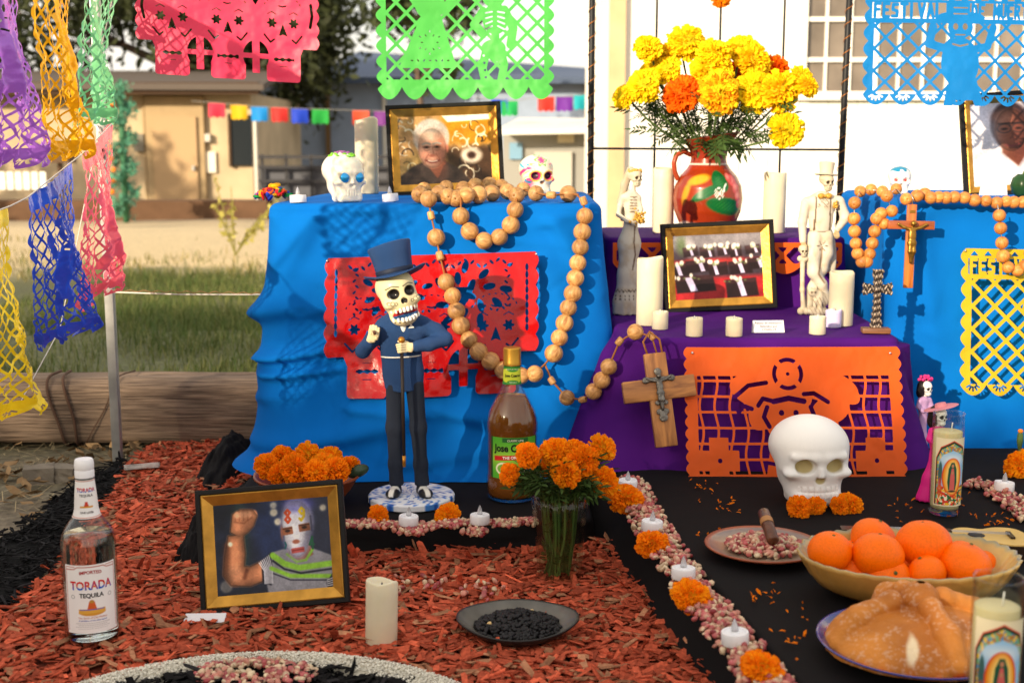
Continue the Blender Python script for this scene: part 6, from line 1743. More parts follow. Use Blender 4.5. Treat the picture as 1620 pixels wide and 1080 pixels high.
JF = [(1025, 77, 18, 'Y', 'far upper left, small'), (1086, 69, 26, 'Y', 'at the very top, large'), (1053, 88, 18, 'Y', 'just below left of the top bloom'), (1130, 84, 20, 'Y', 'behind the top of the bunch'), (1172, 76, 19, 'Y', 'top right of the bunch'), (1190, 97, 25, 'Y', 'large, below the top right bloom'), (1125, 111, 29, 'Y', 'largest, in the middle'), (1033, 117, 20, 'y', 'at the left, half in shade'), (1019, 136, 22, 'y', 'large, at the lower left'), (1056, 112, 19, 'y', 'left of the middle bloom'), (987, 154, 16, 'y', 'leftmost, small'), (1079, 150, 24, 'D', 'deep orange, lower left'), (1138, 147, 27, 'M', 'yellow orange, low in the middle'), (1192, 146, 26, 'Y', 'low, right of the two-tone bloom'), (1234, 145, 27, 'Y', 'large, at the right'), (1228, 110, 20, 'D', 'deep orange, behind the right blooms'), (1267, 121, 15, 'Y', 'small, upper far right'), (1277, 137, 15, 'Y', 'small, lower far right'), (1244, 206, 23, 'y', 'drooping on its own below right'), (1162, 114, 14, 'D', 'small deep orange, half hidden in the middle')]
mouth = Vector((JX, JY, JZ + .255))
for k, (px, py, rp, cc, lab) in enumerate(JF):
    Y = JY + {0: -.06, 1: .0, 2: -.02}[k % 3] + (-.07 if py > 130 else .03) + (.07 if cc == 'D' and px != 1079 else 0)
    me = {'Y': M_YE[k % 3], 'y': M_YE[3], 'D': M_DO, 'M': M_YO}[cc]
    c = pt(px, py, Y); d = c - mouth
    pxflower(px, py, rp * 1.28, Y, me, ('orange' if cc == 'D' else 'yellow') + ' marigold in the clay jug, ' + lab, (d.x * 2.2 + rf.normal(0, .15), -.75 + d.y, d.z * 1.6 + .15), mouth + Vector((d.x * .25, d.y * .2, -.02)), 'marigolds in the clay jug')
b = MB()
for k in range(210):
    a = rf.uniform(0, 2 * PI); el = rf.uniform(-.35, .75); rr = rf.uniform(.02, .20) * (1.05 - .3 * el)
    o = np.array([JX + math.cos(a) * rr, JY + math.sin(a) * rr * .7 - .01, JZ + .275 + rf.uniform(-.015, .11) + .28 * max(0, el) * rr])
    put_leaf(b, o, (math.cos(a), math.sin(a) * .8, rf.uniform(-.75, .5)), rf.uniform(.042, .075), k, rf.normal(0, .7))
for k in range(16):
    a = -PI / 2 + rf.normal(0, 1.0); o = np.array([JX + math.cos(a) * .075, JY + math.sin(a) * .075, JZ + .272]); put_leaf(b, o, (math.cos(a) * .7, math.sin(a) * .7, -.8), rf.uniform(.06, .10), k, rf.normal(0, .4))
t = thing('marigold_leaves', (0, 0, 0), 'green feathery leaves spilling from the clay jug', 'foliage'); b.build('leaves', LEAFG, t, smooth=False)['kind'] = 'stuff'
# --- flowers in the glass vase
vp = gr(886, 919, .006); VX, VY = vp.x * .985, 2.41
vs_ = thing('glass_vase', (VX, VY, .006), 'clear pressed glass vase of orange marigolds in the corner', 'vase')
def vw(R_, Z, a): return R_ * (1 + .012 * np.sin(a * 16) * (Z > .01)), Z + (Z > .158) * .003 * np.sin(a * 16)
MB().lathe([(0, 0), (.034, 0), (.037, .004), (.0375, .02), (.041, .08), (.047, .14), (.050, .162), (.047, .162), (.044, .14), (.038, .08), (.0335, .02), (.03, .014), (0, .014)], 96, wob=vw).build('glass', mat_pane('vase_glass', (.93, .96, .92)), vs_)
b = MB()
for k in range(46):
    a = rf.uniform(0, 6.28); r0 = rf.uniform(0, .026); r1 = rf.uniform(0, .036); a1 = a + rf.normal(0, .8)
    b.tube([(math.cos(a) * r0, math.sin(a) * r0, .018), (math.cos(a1) * r1 * .8, math.sin(a1) * r1 * .8, .09), (math.cos(a1) * r1, math.sin(a1) * r1, .175)], .0022, 5, np.array([.10, .17, .04]) * rf.uniform(.6, 1.2))
for k in range(70):
    a = rf.uniform(0, 6.28); r0 = rf.uniform(.0, .026); put_leaf(b, (math.cos(a) * r0, math.sin(a) * r0, rf.uniform(.03, .15)), (math.cos(a) * .3, math.sin(a) * .3, 1), rf.uniform(.02, .04), k, rf.normal(0, 1))
for k in range(120):
    a = rf.uniform(0, 6.28); o = (math.cos(a) * .035, math.sin(a) * .03, .165 + rf.uniform(0, .05)); put_leaf(b, o, (math.cos(a), math.sin(a), rf.uniform(-.3, .9)), rf.uniform(.035, .07), k, rf.normal(0, .6))
t = thing('marigold_leaves', (VX, VY, .006), 'green stems and leaves crowding the pressed glass vase', 'foliage'); b.build('leaves', LEAFG, t, smooth=False)['kind'] = 'stuff'
t.scale = vs_.scale = (1.16, 1.16, 1.1)
VF = [(835, 720, 21, -.03, 'left of the bunch, before the bottle label'), (877, 713, 23, .0, 'upper left of the bunch'), (910, 711, 18, .05, 'half hidden at the back of the bunch'), (953, 707, 22, .03, 'highest, at the right of the bunch'), (921, 730, 27, -.03, 'largest, in the middle of the bunch'), (895, 749, 24, -.07, 'low in the middle of the bunch'), (806, 750, 18, -.02, 'lowest left, before the green label'), (956, 763, 25, -.02, 'drooping at the right of the bunch'), (868, 738, 16, .04, 'small, behind the lower blooms')]
for k, (px, py, rp, dy, lab) in enumerate(VF):
    c = pt(px, py, VY + dy); d = c - Vector((VX, VY, .16))
    pxflower(px, py, rp, VY + dy, M_OR[k % 6], 'orange marigold in the glass vase, ' + lab, (d.x * 5, -.8, .5 + rf.normal(0, .15) if px != 956 else -.1), (VX + d.x * .15, VY, .17), 'marigolds in the glass vase')
# --- flowers in the clay bowl
bq = gr(486, 800, .082); BX, BY = bq.x, 2.70
bw = thing('clay_bowl', (BX, BY, .082), 'brown clay bowl heaped with orange marigolds behind the wrestler frame', 'bowl')
MB().lathe([(0, 0), (.055, 0), (.07, .006), (.095, .035), (.112, .062), (.118, .066), (.117, .071), (.108, .066), (.088, .038), (.06, .014), (0, .012)], 56).build('basin', mat('brown_clay', lin(138, 66, 34), .4, .25, 24, coat=.1), bw)
MB().ball((.112, -.012, .078), (.026, .016, .014), 14, 8, rot=(0, -.35, 0)).build('spout', mat('dark_green_glaze', lin(52, 70, 52), .25, .3, 50), bw)
BF = [(424, 738, 22, -.04, 'leftmost'), (446, 724, 21, .04, 'upper left'), (466, 742, 25, -.07, 'front, left of the middle'), (489, 721, 24, .03, 'topmost'), (500, 747, 22, -.08, 'front middle, lowest'), (522, 727, 22, .04, 'upper right'), (532, 743, 22, -.05, 'front right'), (552, 738, 18, .0, 'rightmost'), (440, 750, 17, -.07, 'front left, small'), (510, 734, 20, -.01, 'in the heart of the heap')]
for k, (px, py, rp, dy, lab) in enumerate(BF):
    pxflower(px, py, rp, BY + dy, M_OR[(k * 5) % 6], 'orange marigold heaped in the clay bowl, ' + lab, (rf.normal(0, .4), -.7, .8), None, 'marigolds in the clay bowl')
# --- single blooms laid on the altar
for (px, py, rp, z, mk, lab, face) in ((598, 817, 18, .1, 0, 'orange marigold lying on corn left of the tea lights', (-.1, -1, .5)), (708, 814, 20, .1, 1, 'orange marigold lying on corn between the two tea lights', (.2, -.8, .6)), (990, 790, 27, .15, 2, 'orange marigold at the back end of the corn strip', (0, -.7, .7)), (1031, 860, 25, .15, 0, 'orange marigold second along the corn strip', (-.1, -.6, .8)), (1094, 943, 31, .15, 1, 'orange marigold third along the corn strip', (0, -.6, .8)), (1205, 1058, 33, .15, 2, 'orange marigold nearest the camera on the corn strip', (.1, -.6, .8)),
                                    (1264, 803, 20, .145, 0, 'orange marigold at the left foot of the white skull', (-.2, -.7, .6)), (1345, 797, 20, .145, 1, 'orange marigold at the right foot of the white skull', (.3, -.7, .6)), (1290, 800, 16, .145, 2, 'small orange marigold under the chin of the white skull', (0, -1, .3)), (1328, 800, 15, .145, 0, 'small orange marigold tucked beside the skull jaw', (0, -1, .4)),
                                    (1612, 735, 23, .20, 1, 'orange marigold at the right edge, upper one', (-.3, -.9, .3)), (1625, 765, 26, .16, 2, 'orange marigold at the right edge, lower one', (-.3, -.8, .3))):
    Y = gr(px, py, z).y if px < 1600 else 2.75
    pxflower(px, py, rp, Y, M_OR[mk], lab, face)
c = pt(1614, 690, 2.75); bd = thing('marigold_bud', c, 'closed marigold bud on a green stalk at the right edge', 'flower bud')
MB().lathe([(0, -.03), (.004, -.028), (.007, -.01), (.0065, .004), (.004, .010), (0, .011)], 12).build('bud', STEM, bd); MB().ball((0, 0, .012), (.006, .006, .005), 10, 6).build('petal_tip', mat('orange_dot'), bd); MB().tube([(0, 0, -.028), (.004, 0, -.06), (.006, 0, -.09)], .0025, 6).build('stalk', STEM, bd)
# loose petals on the black cloth
b = MB()
clusters = [(1110, 770, 10), (1135, 785, 9), (1145, 800, 14), (1160, 805, 10), (1105, 768, 6), (1120, 848, 9), (1185, 842, 3), (1200, 940, 12), (1215, 950, 12), (1225, 935, 6), (1255, 975, 6), (1240, 1005, 8), (1260, 1010, 6), (1250, 1030, 3), (1300, 980, 4), (1430, 795, 8), (1420, 800, 4), (1455, 808, 4), (1400, 815, 5), (1560, 820, 12), (1580, 825, 14), (1575, 840, 8), (1610, 830, 6), (1605, 850, 10), (1520, 815, 5), (1500, 800, 4), (1345, 850, 4), (1290, 770, 4), (1530, 770, 4)]
for (px, py, n) in clusters:
    for k in range(max(2, int(n * .6))):
        g_ = gr(px + rf.normal(0, 13), py + rf.normal(0, 6), .134); a = rf.uniform(0, 6.28); l = rf.uniform(.003, .0065); w = l * rf.uniform(.3, .5)
        M = np.array(Euler((rf.normal(0, .5), rf.normal(0, .5), a)).to_matrix())
        V = np.array([[-l, 0, 0], [0, -w, .002], [l, -w * .7, .0005], [l * 1.2, 0, .003], [l, w * .7, 0], [0, w, .002]]) @ M.T + np.array([g_.x, g_.y, .1365])
        b.add(V, [(0, 1, 2, 3, 4, 5)], np.array(OR2) * rf.uniform(.6, 1.2))
tag(b.build('loose_petals', mat('marigold_petal'), smooth=False), 'loose orange marigold petals strewn on the black cloth', 'petals', kind='stuff')

# ================================================================== CORN KERNELS, BEANS
def kernels(pts, seed, size=.0062, pink=.55):
    r = np.random.default_rng(seed); b0 = MB().ball((0, 0, 0), 1.0, 8, 6); V0 = b0.V[0]; F0 = np.array([list(f) + [f[0]] * (4 - len(f)) for f in b0.F])
    tpr = 1 - .35 * np.clip(V0[:, 0], -1, 1)[:, None]; V0 = V0 * np.array([1.15, .85, .55]) * np.concatenate([np.ones((len(V0), 1)), tpr, tpr], 1)
    b = MB(); Vs = []; Cs = []; Fs = []; n0 = 0
    cols = np.array([lin(226, 196, 160), lin(196, 96, 96), lin(158, 52, 58), lin(214, 140, 120), lin(236, 214, 176)])
    for i, p in enumerate(pts):
        M = np.array(Euler((r.normal(0, .7), r.normal(0, .7), r.uniform(0, 6.28))).to_matrix()); s = size * r.uniform(.8, 1.2)
        Vs.append(V0 @ M.T * s + p); c1 = cols[r.choice(5, p=[.10, .38, .20, .26, .06])]; c2_ = cols[r.choice([0, 4])]
        f = np.clip(V0[:, 0] * .9 + .1, 0, 1)[:, None]; Cs.append((c1 * (1 - f) + c2_ * f) * r.uniform(.6, .95)); Fs.append(F0 + n0); n0 += len(V0)
    F = np.concatenate(Fs).tolist(); F = [f[:3] if f[3] == f[0] else f for f in F]
    b.add(np.concatenate(Vs), F, np.concatenate(Cs))
    return b
CORN = mat('corn_kernel', attr=True, rough=.38, spec=.5)
r = np.random.default_rng(51)
P_ = []
def strip(n, path, wpx, z, pile):
    path = np.array(path, float); seg = np.linalg.norm(np.diff(path, axis=0), axis=1); cum = np.concatenate([[0], np.cumsum(seg)])
    for k in range(n):
        t = r.uniform(0, cum[-1]); i = min(np.searchsorted(cum, t, 'right') - 1, len(seg) - 1); f = (t - cum[i]) / seg[i]
        p = path[i] * (1 - f) + path[i + 1] * f; w = np.interp(t / cum[-1], [0, 1], wpx) if np.ndim(wpx) else wpx
        u = np.clip(r.normal(0, .5), -1, 1)
        tq_ = path[i + 1] - path[i]; nq = np.array([-tq_[1], tq_[0]]) / np.linalg.norm(tq_)
        p = p + nq * u * w
        yield p[0], p[1], z + .004 + abs(r.normal(0, 1)) * pile * (1 - abs(u)) * .6
def wpath(pxs, z): return [tuple(gr(a, b_, z)[:2]) for a, b_ in pxs]
pl = list(strip(560, wpath([(535, 832), (600, 834), (660, 838), (720, 832), (790, 832), (850, 828)], .082), .020, .084, .006))
pl += [(x + r.normal(0, .012), y + r.normal(0, .006), .084 + r.uniform(0, .008)) for cx in (655, 755) for x, y in [tuple(gr(cx, 843, .084)[:2])] for _ in range(50)]
tag(kernels([np.array(p_) for p_ in pl], 3).build('corn_kernels', CORN), 'pink and cream corn kernels along the low platform edge', 'corn', kind='stuff')
pl = list(strip(1500, wpath([(992, 760), (1012, 800), (1045, 860), (1092, 930), (1150, 1000), (1215, 1085), (1260, 1140)], .134), .036, .134, .010))
tag(kernels([np.array(p_) for p_ in pl], 4).build('corn_kernels', CORN), 'broad strip of pink corn kernels along the black table edge', 'corn', kind='stuff')
pl = list(strip(330, wpath([(1535, 765), (1570, 772), (1600, 795), (1650, 830)], .134), .034, .134, .008))
tag(kernels([np.array(p_) for p_ in pl], 5).build('corn_kernels', CORN), 'corn kernels strewn at the right edge behind the prayer candle', 'corn', kind='stuff')
pl = [np.array([*gr(a + r.normal(0, 14), b_ + r.normal(0, 7), .03)[:2], .032]) for a, b_ in ((650, 928), (770, 925), (745, 935), (690, 920)) for _ in range(10)]
tag(kernels(pl, 6).build('corn_kernels', CORN), 'few corn kernels fallen on the red chips', 'corn', kind='stuff')
pl = [np.array([RING_C[0] - .03 + .10 * q_ * math.cos(a), 1.93 + .05 * q_ * math.sin(a), .024 + .018 * (1 - q_) + r.uniform(0, .004)]) for a, q_ in zip(r.uniform(0, 6.28, 260), np.sqrt(r.random(260)))]
tag(kernels(pl, 7).build('corn_kernels', CORN), 'small heap of corn kernels on the black chips at bottom', 'corn', kind='stuff')
# plate of corn with a cigar
pq = gr(1207, 874, .134); cp = thing('clay_plate', (pq.x, pq.y, .1335), 'shallow clay plate of corn kernels with a rolled cigar', 'plate')
MB().lathe([(0, 0), (.062, 0), (.080, .005), (.102, .014), (.106, .017), (.1045, .0195), (.096, .016), (.072, .009), (0, .006)], 72, cols=[ap((150, 78, 50))] * 4 + [ap((150, 78, 50)), ap((160, 84, 56)), ap((128, 110, 104)), ap((150, 126, 104)), ap((160, 140, 116))]).build('dish', mat('plate_glaze', attr=True, rough=.35, vary=.12, vscale=40, coat=.4), cp)
pl = [np.array([pq.x + .066 * q_ * math.cos(a), pq.y + .066 * q_ * math.sin(a), .147 + .012 * (1 - q_) + r.uniform(0, .006)]) for a, q_ in zip(r.uniform(0, 6.28, 330), np.sqrt(r.random(330)))]
tag(kernels(pl, 8).build('corn_kernels', CORN), 'corn kernels heaped on the shallow clay plate', 'corn', kind='stuff')
a_p, b_p = Vector((pq.x + .006, pq.y + .040, .200)), Vector((pq.x + .010, pq.y - .040, .168))
cg = thing('cigar', a_p, 'brown rolled cigar lying across the plate of corn', 'cigar')
d = b_p - a_p; MB().tube([d * 0, d * .04, d * .5, d * .96, d], [.008, .0105, .0112, .0108, .008], 18).build('wrapper', mat('tobacco', lin(92, 52, 30), .4, .4, 70, .5, 120, coat=.5), cg)
MB().tube([d * .30, d * .46], [.0119, .0120], 18, cap=False).build('band', mat('band_tan', lin(170, 120, 70), .4), cg)
# beans
dq = gr(819, 1001, .02); ds = thing('oval_dish', (dq.x, dq.y, .016), 'dark oval dish of black beans lying on the red chips', 'dish')
def dw(R_, Z, a): return R_ * (1 + .10 * np.abs(np.cos(a)) ** 6 * (R_ > .03)), Z + .006 * np.cos(a) ** 4 * (R_ > .07)
MB().lathe([(0, 0), (.05, 0), (.065, .004), (.09, .020), (.0985, .028), (.0975, .031), (.0925, .029), (.082, .020), (.06, .008), (0, .006)], 80, wob=dw, cols=[ap((40, 38, 36))] * 4 + [ap((30, 28, 28)), ap((34, 32, 30)), ap((92, 90, 84)), ap((104, 100, 92)), ap((100, 98, 90)), ap((90, 88, 84))]).build('dish', mat('slate_glaze', attr=True, rough=.4, vary=.2, vscale=30, coat=.2), ds)
b = MB(); b0 = MB().ball((0, 0, 0), 1.0, 8, 6); V0 = b0.V[0] * np.array([1.25, .8, .7])
for k in range(620):
    a = r.uniform(0, 6.28); q_ = math.sqrt(r.random()); M = np.array(Euler((r.normal(0, .5), r.normal(0, .5), r.uniform(0, 6.28))).to_matrix())
    p_ = np.array([dq.x + .074 * q_ * math.cos(a), dq.y + .066 * q_ * math.sin(a), .030 + .016 * (1 - q_ ** 2) + r.uniform(0, .006)])
    b.add(V0 @ M.T * .0052 * r.uniform(.85, 1.2) + p_, b0.F, np.array([.010, .009, .010]) * r.uniform(.6, 1.6) if k > 5 else np.array(lin(226, 190, 130)))
tag(b.build('black_beans', mat('bean', attr=True, rough=.28)), 'heap of shiny black beans in the oval dish', 'beans', kind='stuff')

# ================================================================== FOOD
# scalloped bowl
OBX, OBY = pt(1436, 880, 2.01).x, 2.01
ob = thing('scalloped_bowl', (OBX, OBY, .1335), 'wide yellow scalloped pottery bowl full of oranges', 'bowl')
def obw(R_, Z, a): return R_ * (1 + .012 * np.sin(a * 34) * np.clip((Z - .03) / .02, 0, 1)), Z + .0014 * np.sin(a * 34) * (Z > .055)
prO = np.array([(0, 0), (.095, 0), (.122, .004), (.148, .017), (.164, .036), (.178, .060), (.181, .067), (.177, .0685), (.171, .062), (.154, .038), (.130, .020), (.09, .010), (0, .008)])
co = [ap((200, 150, 76))] * 6 + [ap((200, 164, 96)), ap((140, 136, 108)), ap((190, 160, 92))] + [ap((184, 148, 80))] * 4
MB().lathe(prO, 136, wob=obw, sy=.74, cols=co).build('basin', mat('yellow_glaze', attr=True, rough=.3, vary=.16, vscale=22, coat=.4, bump=.12, bscale=30), ob)
m_or = mat('orange_peel', lin(252, 112, 0), .36, .10, 14, .2, 420, spec=.22)
def orange_mesh(seed):
    r = np.random.default_rng(seed); b = MB().ball((0, 0, 0), 1.0, 30, 20); V = b.V[0]
    rad = np.hypot(V[:, 0], V[:, 1]); V = V * (1 + .10 * (noise2(V[:, 0] * 1.2 + 3, V[:, 1] * 1.2 + V[:, 2], 1, seed, 2) - .5))[:, None]
    V[:, 2] *= .88; V[:, 2] -= .07 * np.exp(-(rad / .16) ** 2) * np.sign(V[:, 2]) * (1 + .3 * np.cos(5 * np.arctan2(V[:, 1], V[:, 0]))); b.V = [V]
    return b.mesh('peel', m_or)
OM = [orange_mesh(k) for k in range(6)]
for k, (px, py, rp, Y, lab, tl) in enumerate(((1313, 868, 33, 2.03, 'leftmost in the bowl', .2), (1381, 847, 35, 2.13, 'at the back left of the heap', .3), (1389, 874, 39, 2.02, 'in front, left of the middle, on top', .15), (1461, 858, 42, 2.06, 'topmost in the middle of the heap', .1), (1526, 890, 42, 2.02, 'large, at the right of the heap', -.2), (1345, 897, 31, 2.04, 'low at the front left, behind the rim', .8), (1407, 908, 32, 2.00, 'low at the front, second from left', .9), (1466, 902, 30, 2.0, 'small, low at the front right', -.4), (1428, 890, 33, 2.07, 'half hidden in the centre', 0), (1553, 893, 30, 2.09, 'rightmost, behind the large right one', 0), (1480, 892, 32, 2.12, 'hidden at the back right', 0), (1350, 880, 32, 2.12, 'hidden at the back left', 0))):
    Y -= .035; c = pt(px, py + 4, Y); rr = rp * S(Y, c.z)
    o = thing('orange', c, 'orange fruit ' + lab, 'orange', 'oranges in the scalloped bowl', rot=(tl, tl * .6, k))
    link('peel', OM[k % 6], o, scale=(rr * 1.05, rr * 1.05 * random.uniform(.94, 1.04), rr * random.uniform(.98, 1.08)))
    MB().lathe([(0, .002), (.0025, .0015), (.0035, 0)], 6).build('stem_end', mat('stem_end', (.10, .11, .03), .8), o, (0, 0, rr * .86))
# plate and bread
bp_ = gr(1446, 1036, .134); PX, PY = bp_.x, bp_.y
pt_ = thing('painted_plate', (PX, PY, .1335), 'blue painted plate under the round sugar bread', 'plate')
prP = [(0, 0), (.075, 0), (.09, .004), (.118, .015), (.138, .023), (.1395, .0255), (.137, .026), (.117, .018), (.088, .008), (0, .006)]
pk_ = np.array(prP); tt = np.linspace(0, 9, 60); prf = np.stack([np.interp(tt, range(10), pk_[:, k]) for k in (0, 1)], -1)
b = MB().lathe(prf, 160); V = b.V[0]; a = np.arctan2(V[:, 1], V[:, 0]); rr = np.hypot(V[:, 0], V[:, 1])
c = np.ones((len(V), 3)) * ap((40, 52, 120)); c = mixc(c, ap((196, 62, 74)), soft(np.abs(rr - .118) - .009, .003) * (np.sin(a * 22) > .0) * (np.sin(a * 66) > -.5)); c = mixc(c, ap((90, 130, 200)), soft(np.abs(rr - .103) - .003, .002) * (np.sin(a * 40) > 0)); c = mixc(c, ap((28, 40, 130)), soft(np.abs(rr - .138) - .004, .002))
b.C = [c]; b.hasc = True; b.build('plate', mat('plate_paint', attr=True, rough=.2, coat=.6), pt_)
bd = thing('sugar_bread', (PX, PY, .142), 'round golden sweet bread with bone shaped strips and a knob', 'bread')
def bread(P):
    x, y, z = P[:, 0], P[:, 1], P[:, 2]
    d = ell(P, (0, 0, .004), (.126, .110, .066)); d = np.maximum(d, -z)
    d = su(d, sph(P, (.004, .0, .076), .026), .002)
    for k in range(4):
        a = R(-78) + k * R(90); pts = []
        for t in (0, .25, .5, .75, 1.0):
            th = R(20 + 56 * t); rad = .110; pts.append((math.cos(a) * math.sin(th) * rad * 1.06, math.sin(a) * math.sin(th) * rad * .95, math.cos(th) * .078 + .001))
        d = su(d, chain(P, pts, [.016, .012, .018, .014, .017], .010), .0015)
        d = su(d, sph(P, pts[0], .015), .006)
    d = np.maximum(d, .001 - z) + (noise2(x * 26 + z * 14, y * 26 - z * 9, 1, 5) - .5) * .0022
    return d
def breadc(V):
    x, y, z = V.T
    n_ = noise2(x * 34, y * 34 + z * 30, 1, 3)
    c = ap((212, 136, 58)) * (.82 + .34 * n_)[:, None]
    hi = np.clip((z - .02) / .06, 0, 1)[:, None]; c = c * (1 - hi * .15) + ap((170, 92, 34)) * hi * .15
    c = mixc(c, ap((146, 78, 28)), np.clip((noise2(x * 12, y * 12 + z * 16, 1, 31) - .42) * 2.2, 0, .6))
    pale = e2(x, z, -.034, .034, .007, .016, -.35) + (noise2(x * 60, z * 60, 1, 2) - .5) * .006
    c = mixc(c, ap((236, 214, 176)), soft(pale, .004) * (y < -.02)); sug = noise2(x * 300, y * 300 + z * 280, 1, 8, 2)
    c = mixc(c, ap((240, 226, 206)), np.clip((sug - .60) * 4, 0, .4) * (.06 + .5 * (noise2(x * 18, y * 18 + z * 10, 1, 12) > .45)))
    return c
solid('loaf', bread, (-.145, -.125, -.004), (.145, .125, .10), .0024, mat('bread_crust', attr=True, rough=.55, bump=.35, bscale=260), bd, breadc, scale=1.02)
# small guitar behind the bowl
gq = gr(1572, 876, .134); gt = thing('toy_guitar', (gq.x, gq.y + .02, .134), 'small toy guitar with a pale top lying behind the oranges', 'toy guitar', rz=R(174))
u = np.linspace(-.5, .5, 40); w = .056 * np.sqrt(np.clip(1 - (2 * u) ** 6, 0, 1)) * (1 - .26 * np.exp(-((u - .06) / .14) ** 2)) * (1 - .22 * np.clip(u * 2, 0, 1))
out = [(x_ * .14, w_) for x_, w_ in zip(u, w)] + [(x_ * .14, -w_) for x_, w_ in zip(u[::-1], w[::-1])]
def slab(pts, z0, z1):
    n = len(pts); V = [(x_, y_, z0) for x_, y_ in pts] + [(x_, y_, z1) for x_, y_ in pts]
    return MB().add(V, [tuple(range(n))[::-1], tuple(range(n, 2 * n))] + [(i, (i + 1) % n, n + (i + 1) % n, n + i) for i in range(n)])
slab(out, .0, .026).build('sides', mat('dark_lacquer', (.03, .018, .012), .25), gt, sharp=40); slab([(x_ * .97, y_ * .96) for x_, y_ in out], .0262, .0285).build('top_board', mat('spruce', lin(214, 178, 104), .35, .1, 20), gt, sharp=40)
MB().box((.15, 0, .031), (.16, .016, .012)).build('neck', mat('dark_lacquer'), gt, smooth=False); MB().box((.245, 0, .030), (.045, .026, .010)).build('headstock', mat('dark_lacquer'), gt, smooth=False)
MB().box((-.035, 0, .0305), (.008, .036, .004)).build('bridge', mat('dark_lacquer'), gt, smooth=False); MB().lathe([(0, .0287), (.014, .0287), (.015, .0291), (.014, .0295), (0, .0292)], 24, (.025, 0, 0)).build('sound_hole', mat('black_plastic'), gt)
for k in range(4): MB().tube([(-.033, -.006 + k * .004, .0335), (.23, -.005 + k * .0033, .0385)], .0004, 4).build('string', mat('steel_pin'), gt)
for k in range(3): MB().tube([(.235 + k * .012, -.02, .031), (.235 + k * .012, .02, .031)], .0018, 6).build('tuning_peg', mat('steel_pin'), gt)

# ================================================================== ROSARIES AND CROSSES
def mat_bead(name, c1, c2_):
    if name in MATS: return MATS[name]
    m, nt, p = _base(name); N, L = nt.nodes, nt.links
    tc = N.new('ShaderNodeTexCoord'); oi = N.new('ShaderNodeObjectInfo'); mp = N.new('ShaderNodeMapping'); mp.inputs['Scale'].default_value = (1, 1, .25)
    va = N.new('ShaderNodeVectorMath'); va.operation = 'ADD'; cx = N.new('ShaderNodeCombineXYZ'); mu = N.new('ShaderNodeMath'); mu.operation = 'MULTIPLY'; mu.inputs[1].default_value = 40
    L.new(oi.outputs['Random'], mu.inputs[0])
    for k in range(3): L.new(mu.outputs[0], cx.inputs[k])
    L.new(tc.outputs['Object'], va.inputs[0]); L.new(cx.outputs[0], va.inputs[1]); L.new(va.outputs[0], mp.inputs['Vector'])
    nz = N.new('ShaderNodeTexNoise'); nz.inputs['Scale'].default_value = 2.2; nz.inputs['Detail'].default_value = 6; nz.inputs['Distortion'].default_value = .8; L.new(mp.outputs['Vector'], nz.inputs['Vector'])
    cr = N.new('ShaderNodeValToRGB'); cr.color_ramp.elements[0].position = .3; cr.color_ramp.elements[0].color = (*c1, 1); cr.color_ramp.elements[1].position = .68; cr.color_ramp.elements[1].color = (*c2_, 1); L.new(nz.outputs['Fac'], cr.inputs['Fac'])
    mr = N.new('ShaderNodeMapRange'); mr.inputs['To Min'].default_value = .72; mr.inputs['To Max'].default_value = 1.15; L.new(oi.outputs['Random'], mr.inputs['Value'])
    sc_ = N.new('ShaderNodeVectorMath'); sc_.operation = 'SCALE'; L.new(cr.outputs['Color'], sc_.inputs[0]); L.new(mr.outputs['Result'], sc_.inputs['Scale']); L.new(sc_.outputs[0], p.inputs['Base Color'])
    p.inputs['Roughness'].default_value = .5
    bp_n = N.new('ShaderNodeBump'); bp_n.inputs['Strength'].default_value = .12; bp_n.inputs['Distance'].default_value = .02; L.new(nz.outputs['Fac'], bp_n.inputs['Height']); L.new(bp_n.outputs['Normal'], p.inputs['Normal'])
    MATS[name] = m; return m
BEADM = mat_bead('bead_wood', lin(150, 100, 52), lin(214, 164, 102))
BEADR = mat_bead('bead_orange_wood', lin(176, 100, 40), lin(220, 150, 72))
def bead_mesh(m_, name):
    th = np.linspace(.16, PI - .16, 16); return MB().lathe([(.05, .88)] + [(math.sin(a), math.cos(a)) for a in th] + [(.05, -.88)], 24).mesh(name, m_)
bm1 = bead_mesh(BEADM, 'bead'); bm2 = bead_mesh(BEADR, 'bead')
sm1 = MB().lathe([(.2, 1.05), (.7, 1.0), (.85, .7), (.85, -.7), (.7, -1.0), (.2, -1.05)], 16).mesh('small_bead', BEADM)
CORDB = mat('brown_cord', lin(146, 92, 50), .85)
def fy(px, py, off):
    Y = 3.05
    for _ in range(6): Y = float(front_Y_left(pt(px, py, Y).z)) - off
    return Y
ros = thing('large_rosary', (0, 3.0, .5), 'large wooden bead rosary draped over the left blue cloth', 'rosary')
def add_beads(parent, lst, mesh_big, mesh_small, rbig, rsm, cord_r, Yf, cord_m_, org):
    pts = []
    for k, e_ in enumerate(lst):
        px, py = e_[0], e_[1]; small = len(e_) > 2 and e_[2] == 's'; none = len(e_) > 2 and e_[2] == 'c'
        Y = Yf(px, py, rbig if not small else rbig); p = pt(px, py, Y); pts.append(p)
    for k, e_ in enumerate(lst):
        if len(e_) > 2 and e_[2] == 'c': continue
        small = len(e_) > 2 and e_[2] == 's'
        a = pts[max(0, k - 1)]; b_ = pts[min(len(pts) - 1, k + 1)]; d_ = (b_ - a); d_ = d_ if d_.length > 1e-6 else Vector((0, 0, 1))
        rot = d_.to_track_quat('Z', 'Y').to_euler()
        sc_ = (rsm if small else rbig) * random.uniform(.95, 1.05)
        link('small_bead' if small else 'bead', mesh_small if small else mesh_big, parent, pts[k] - org, rot, sc_)
    P = np.array([tuple(p - org) for p in pts])
    if len(P) > 1: MB().tube(P, cord_r, 6).build('cord', cord_m_, parent)
    return pts
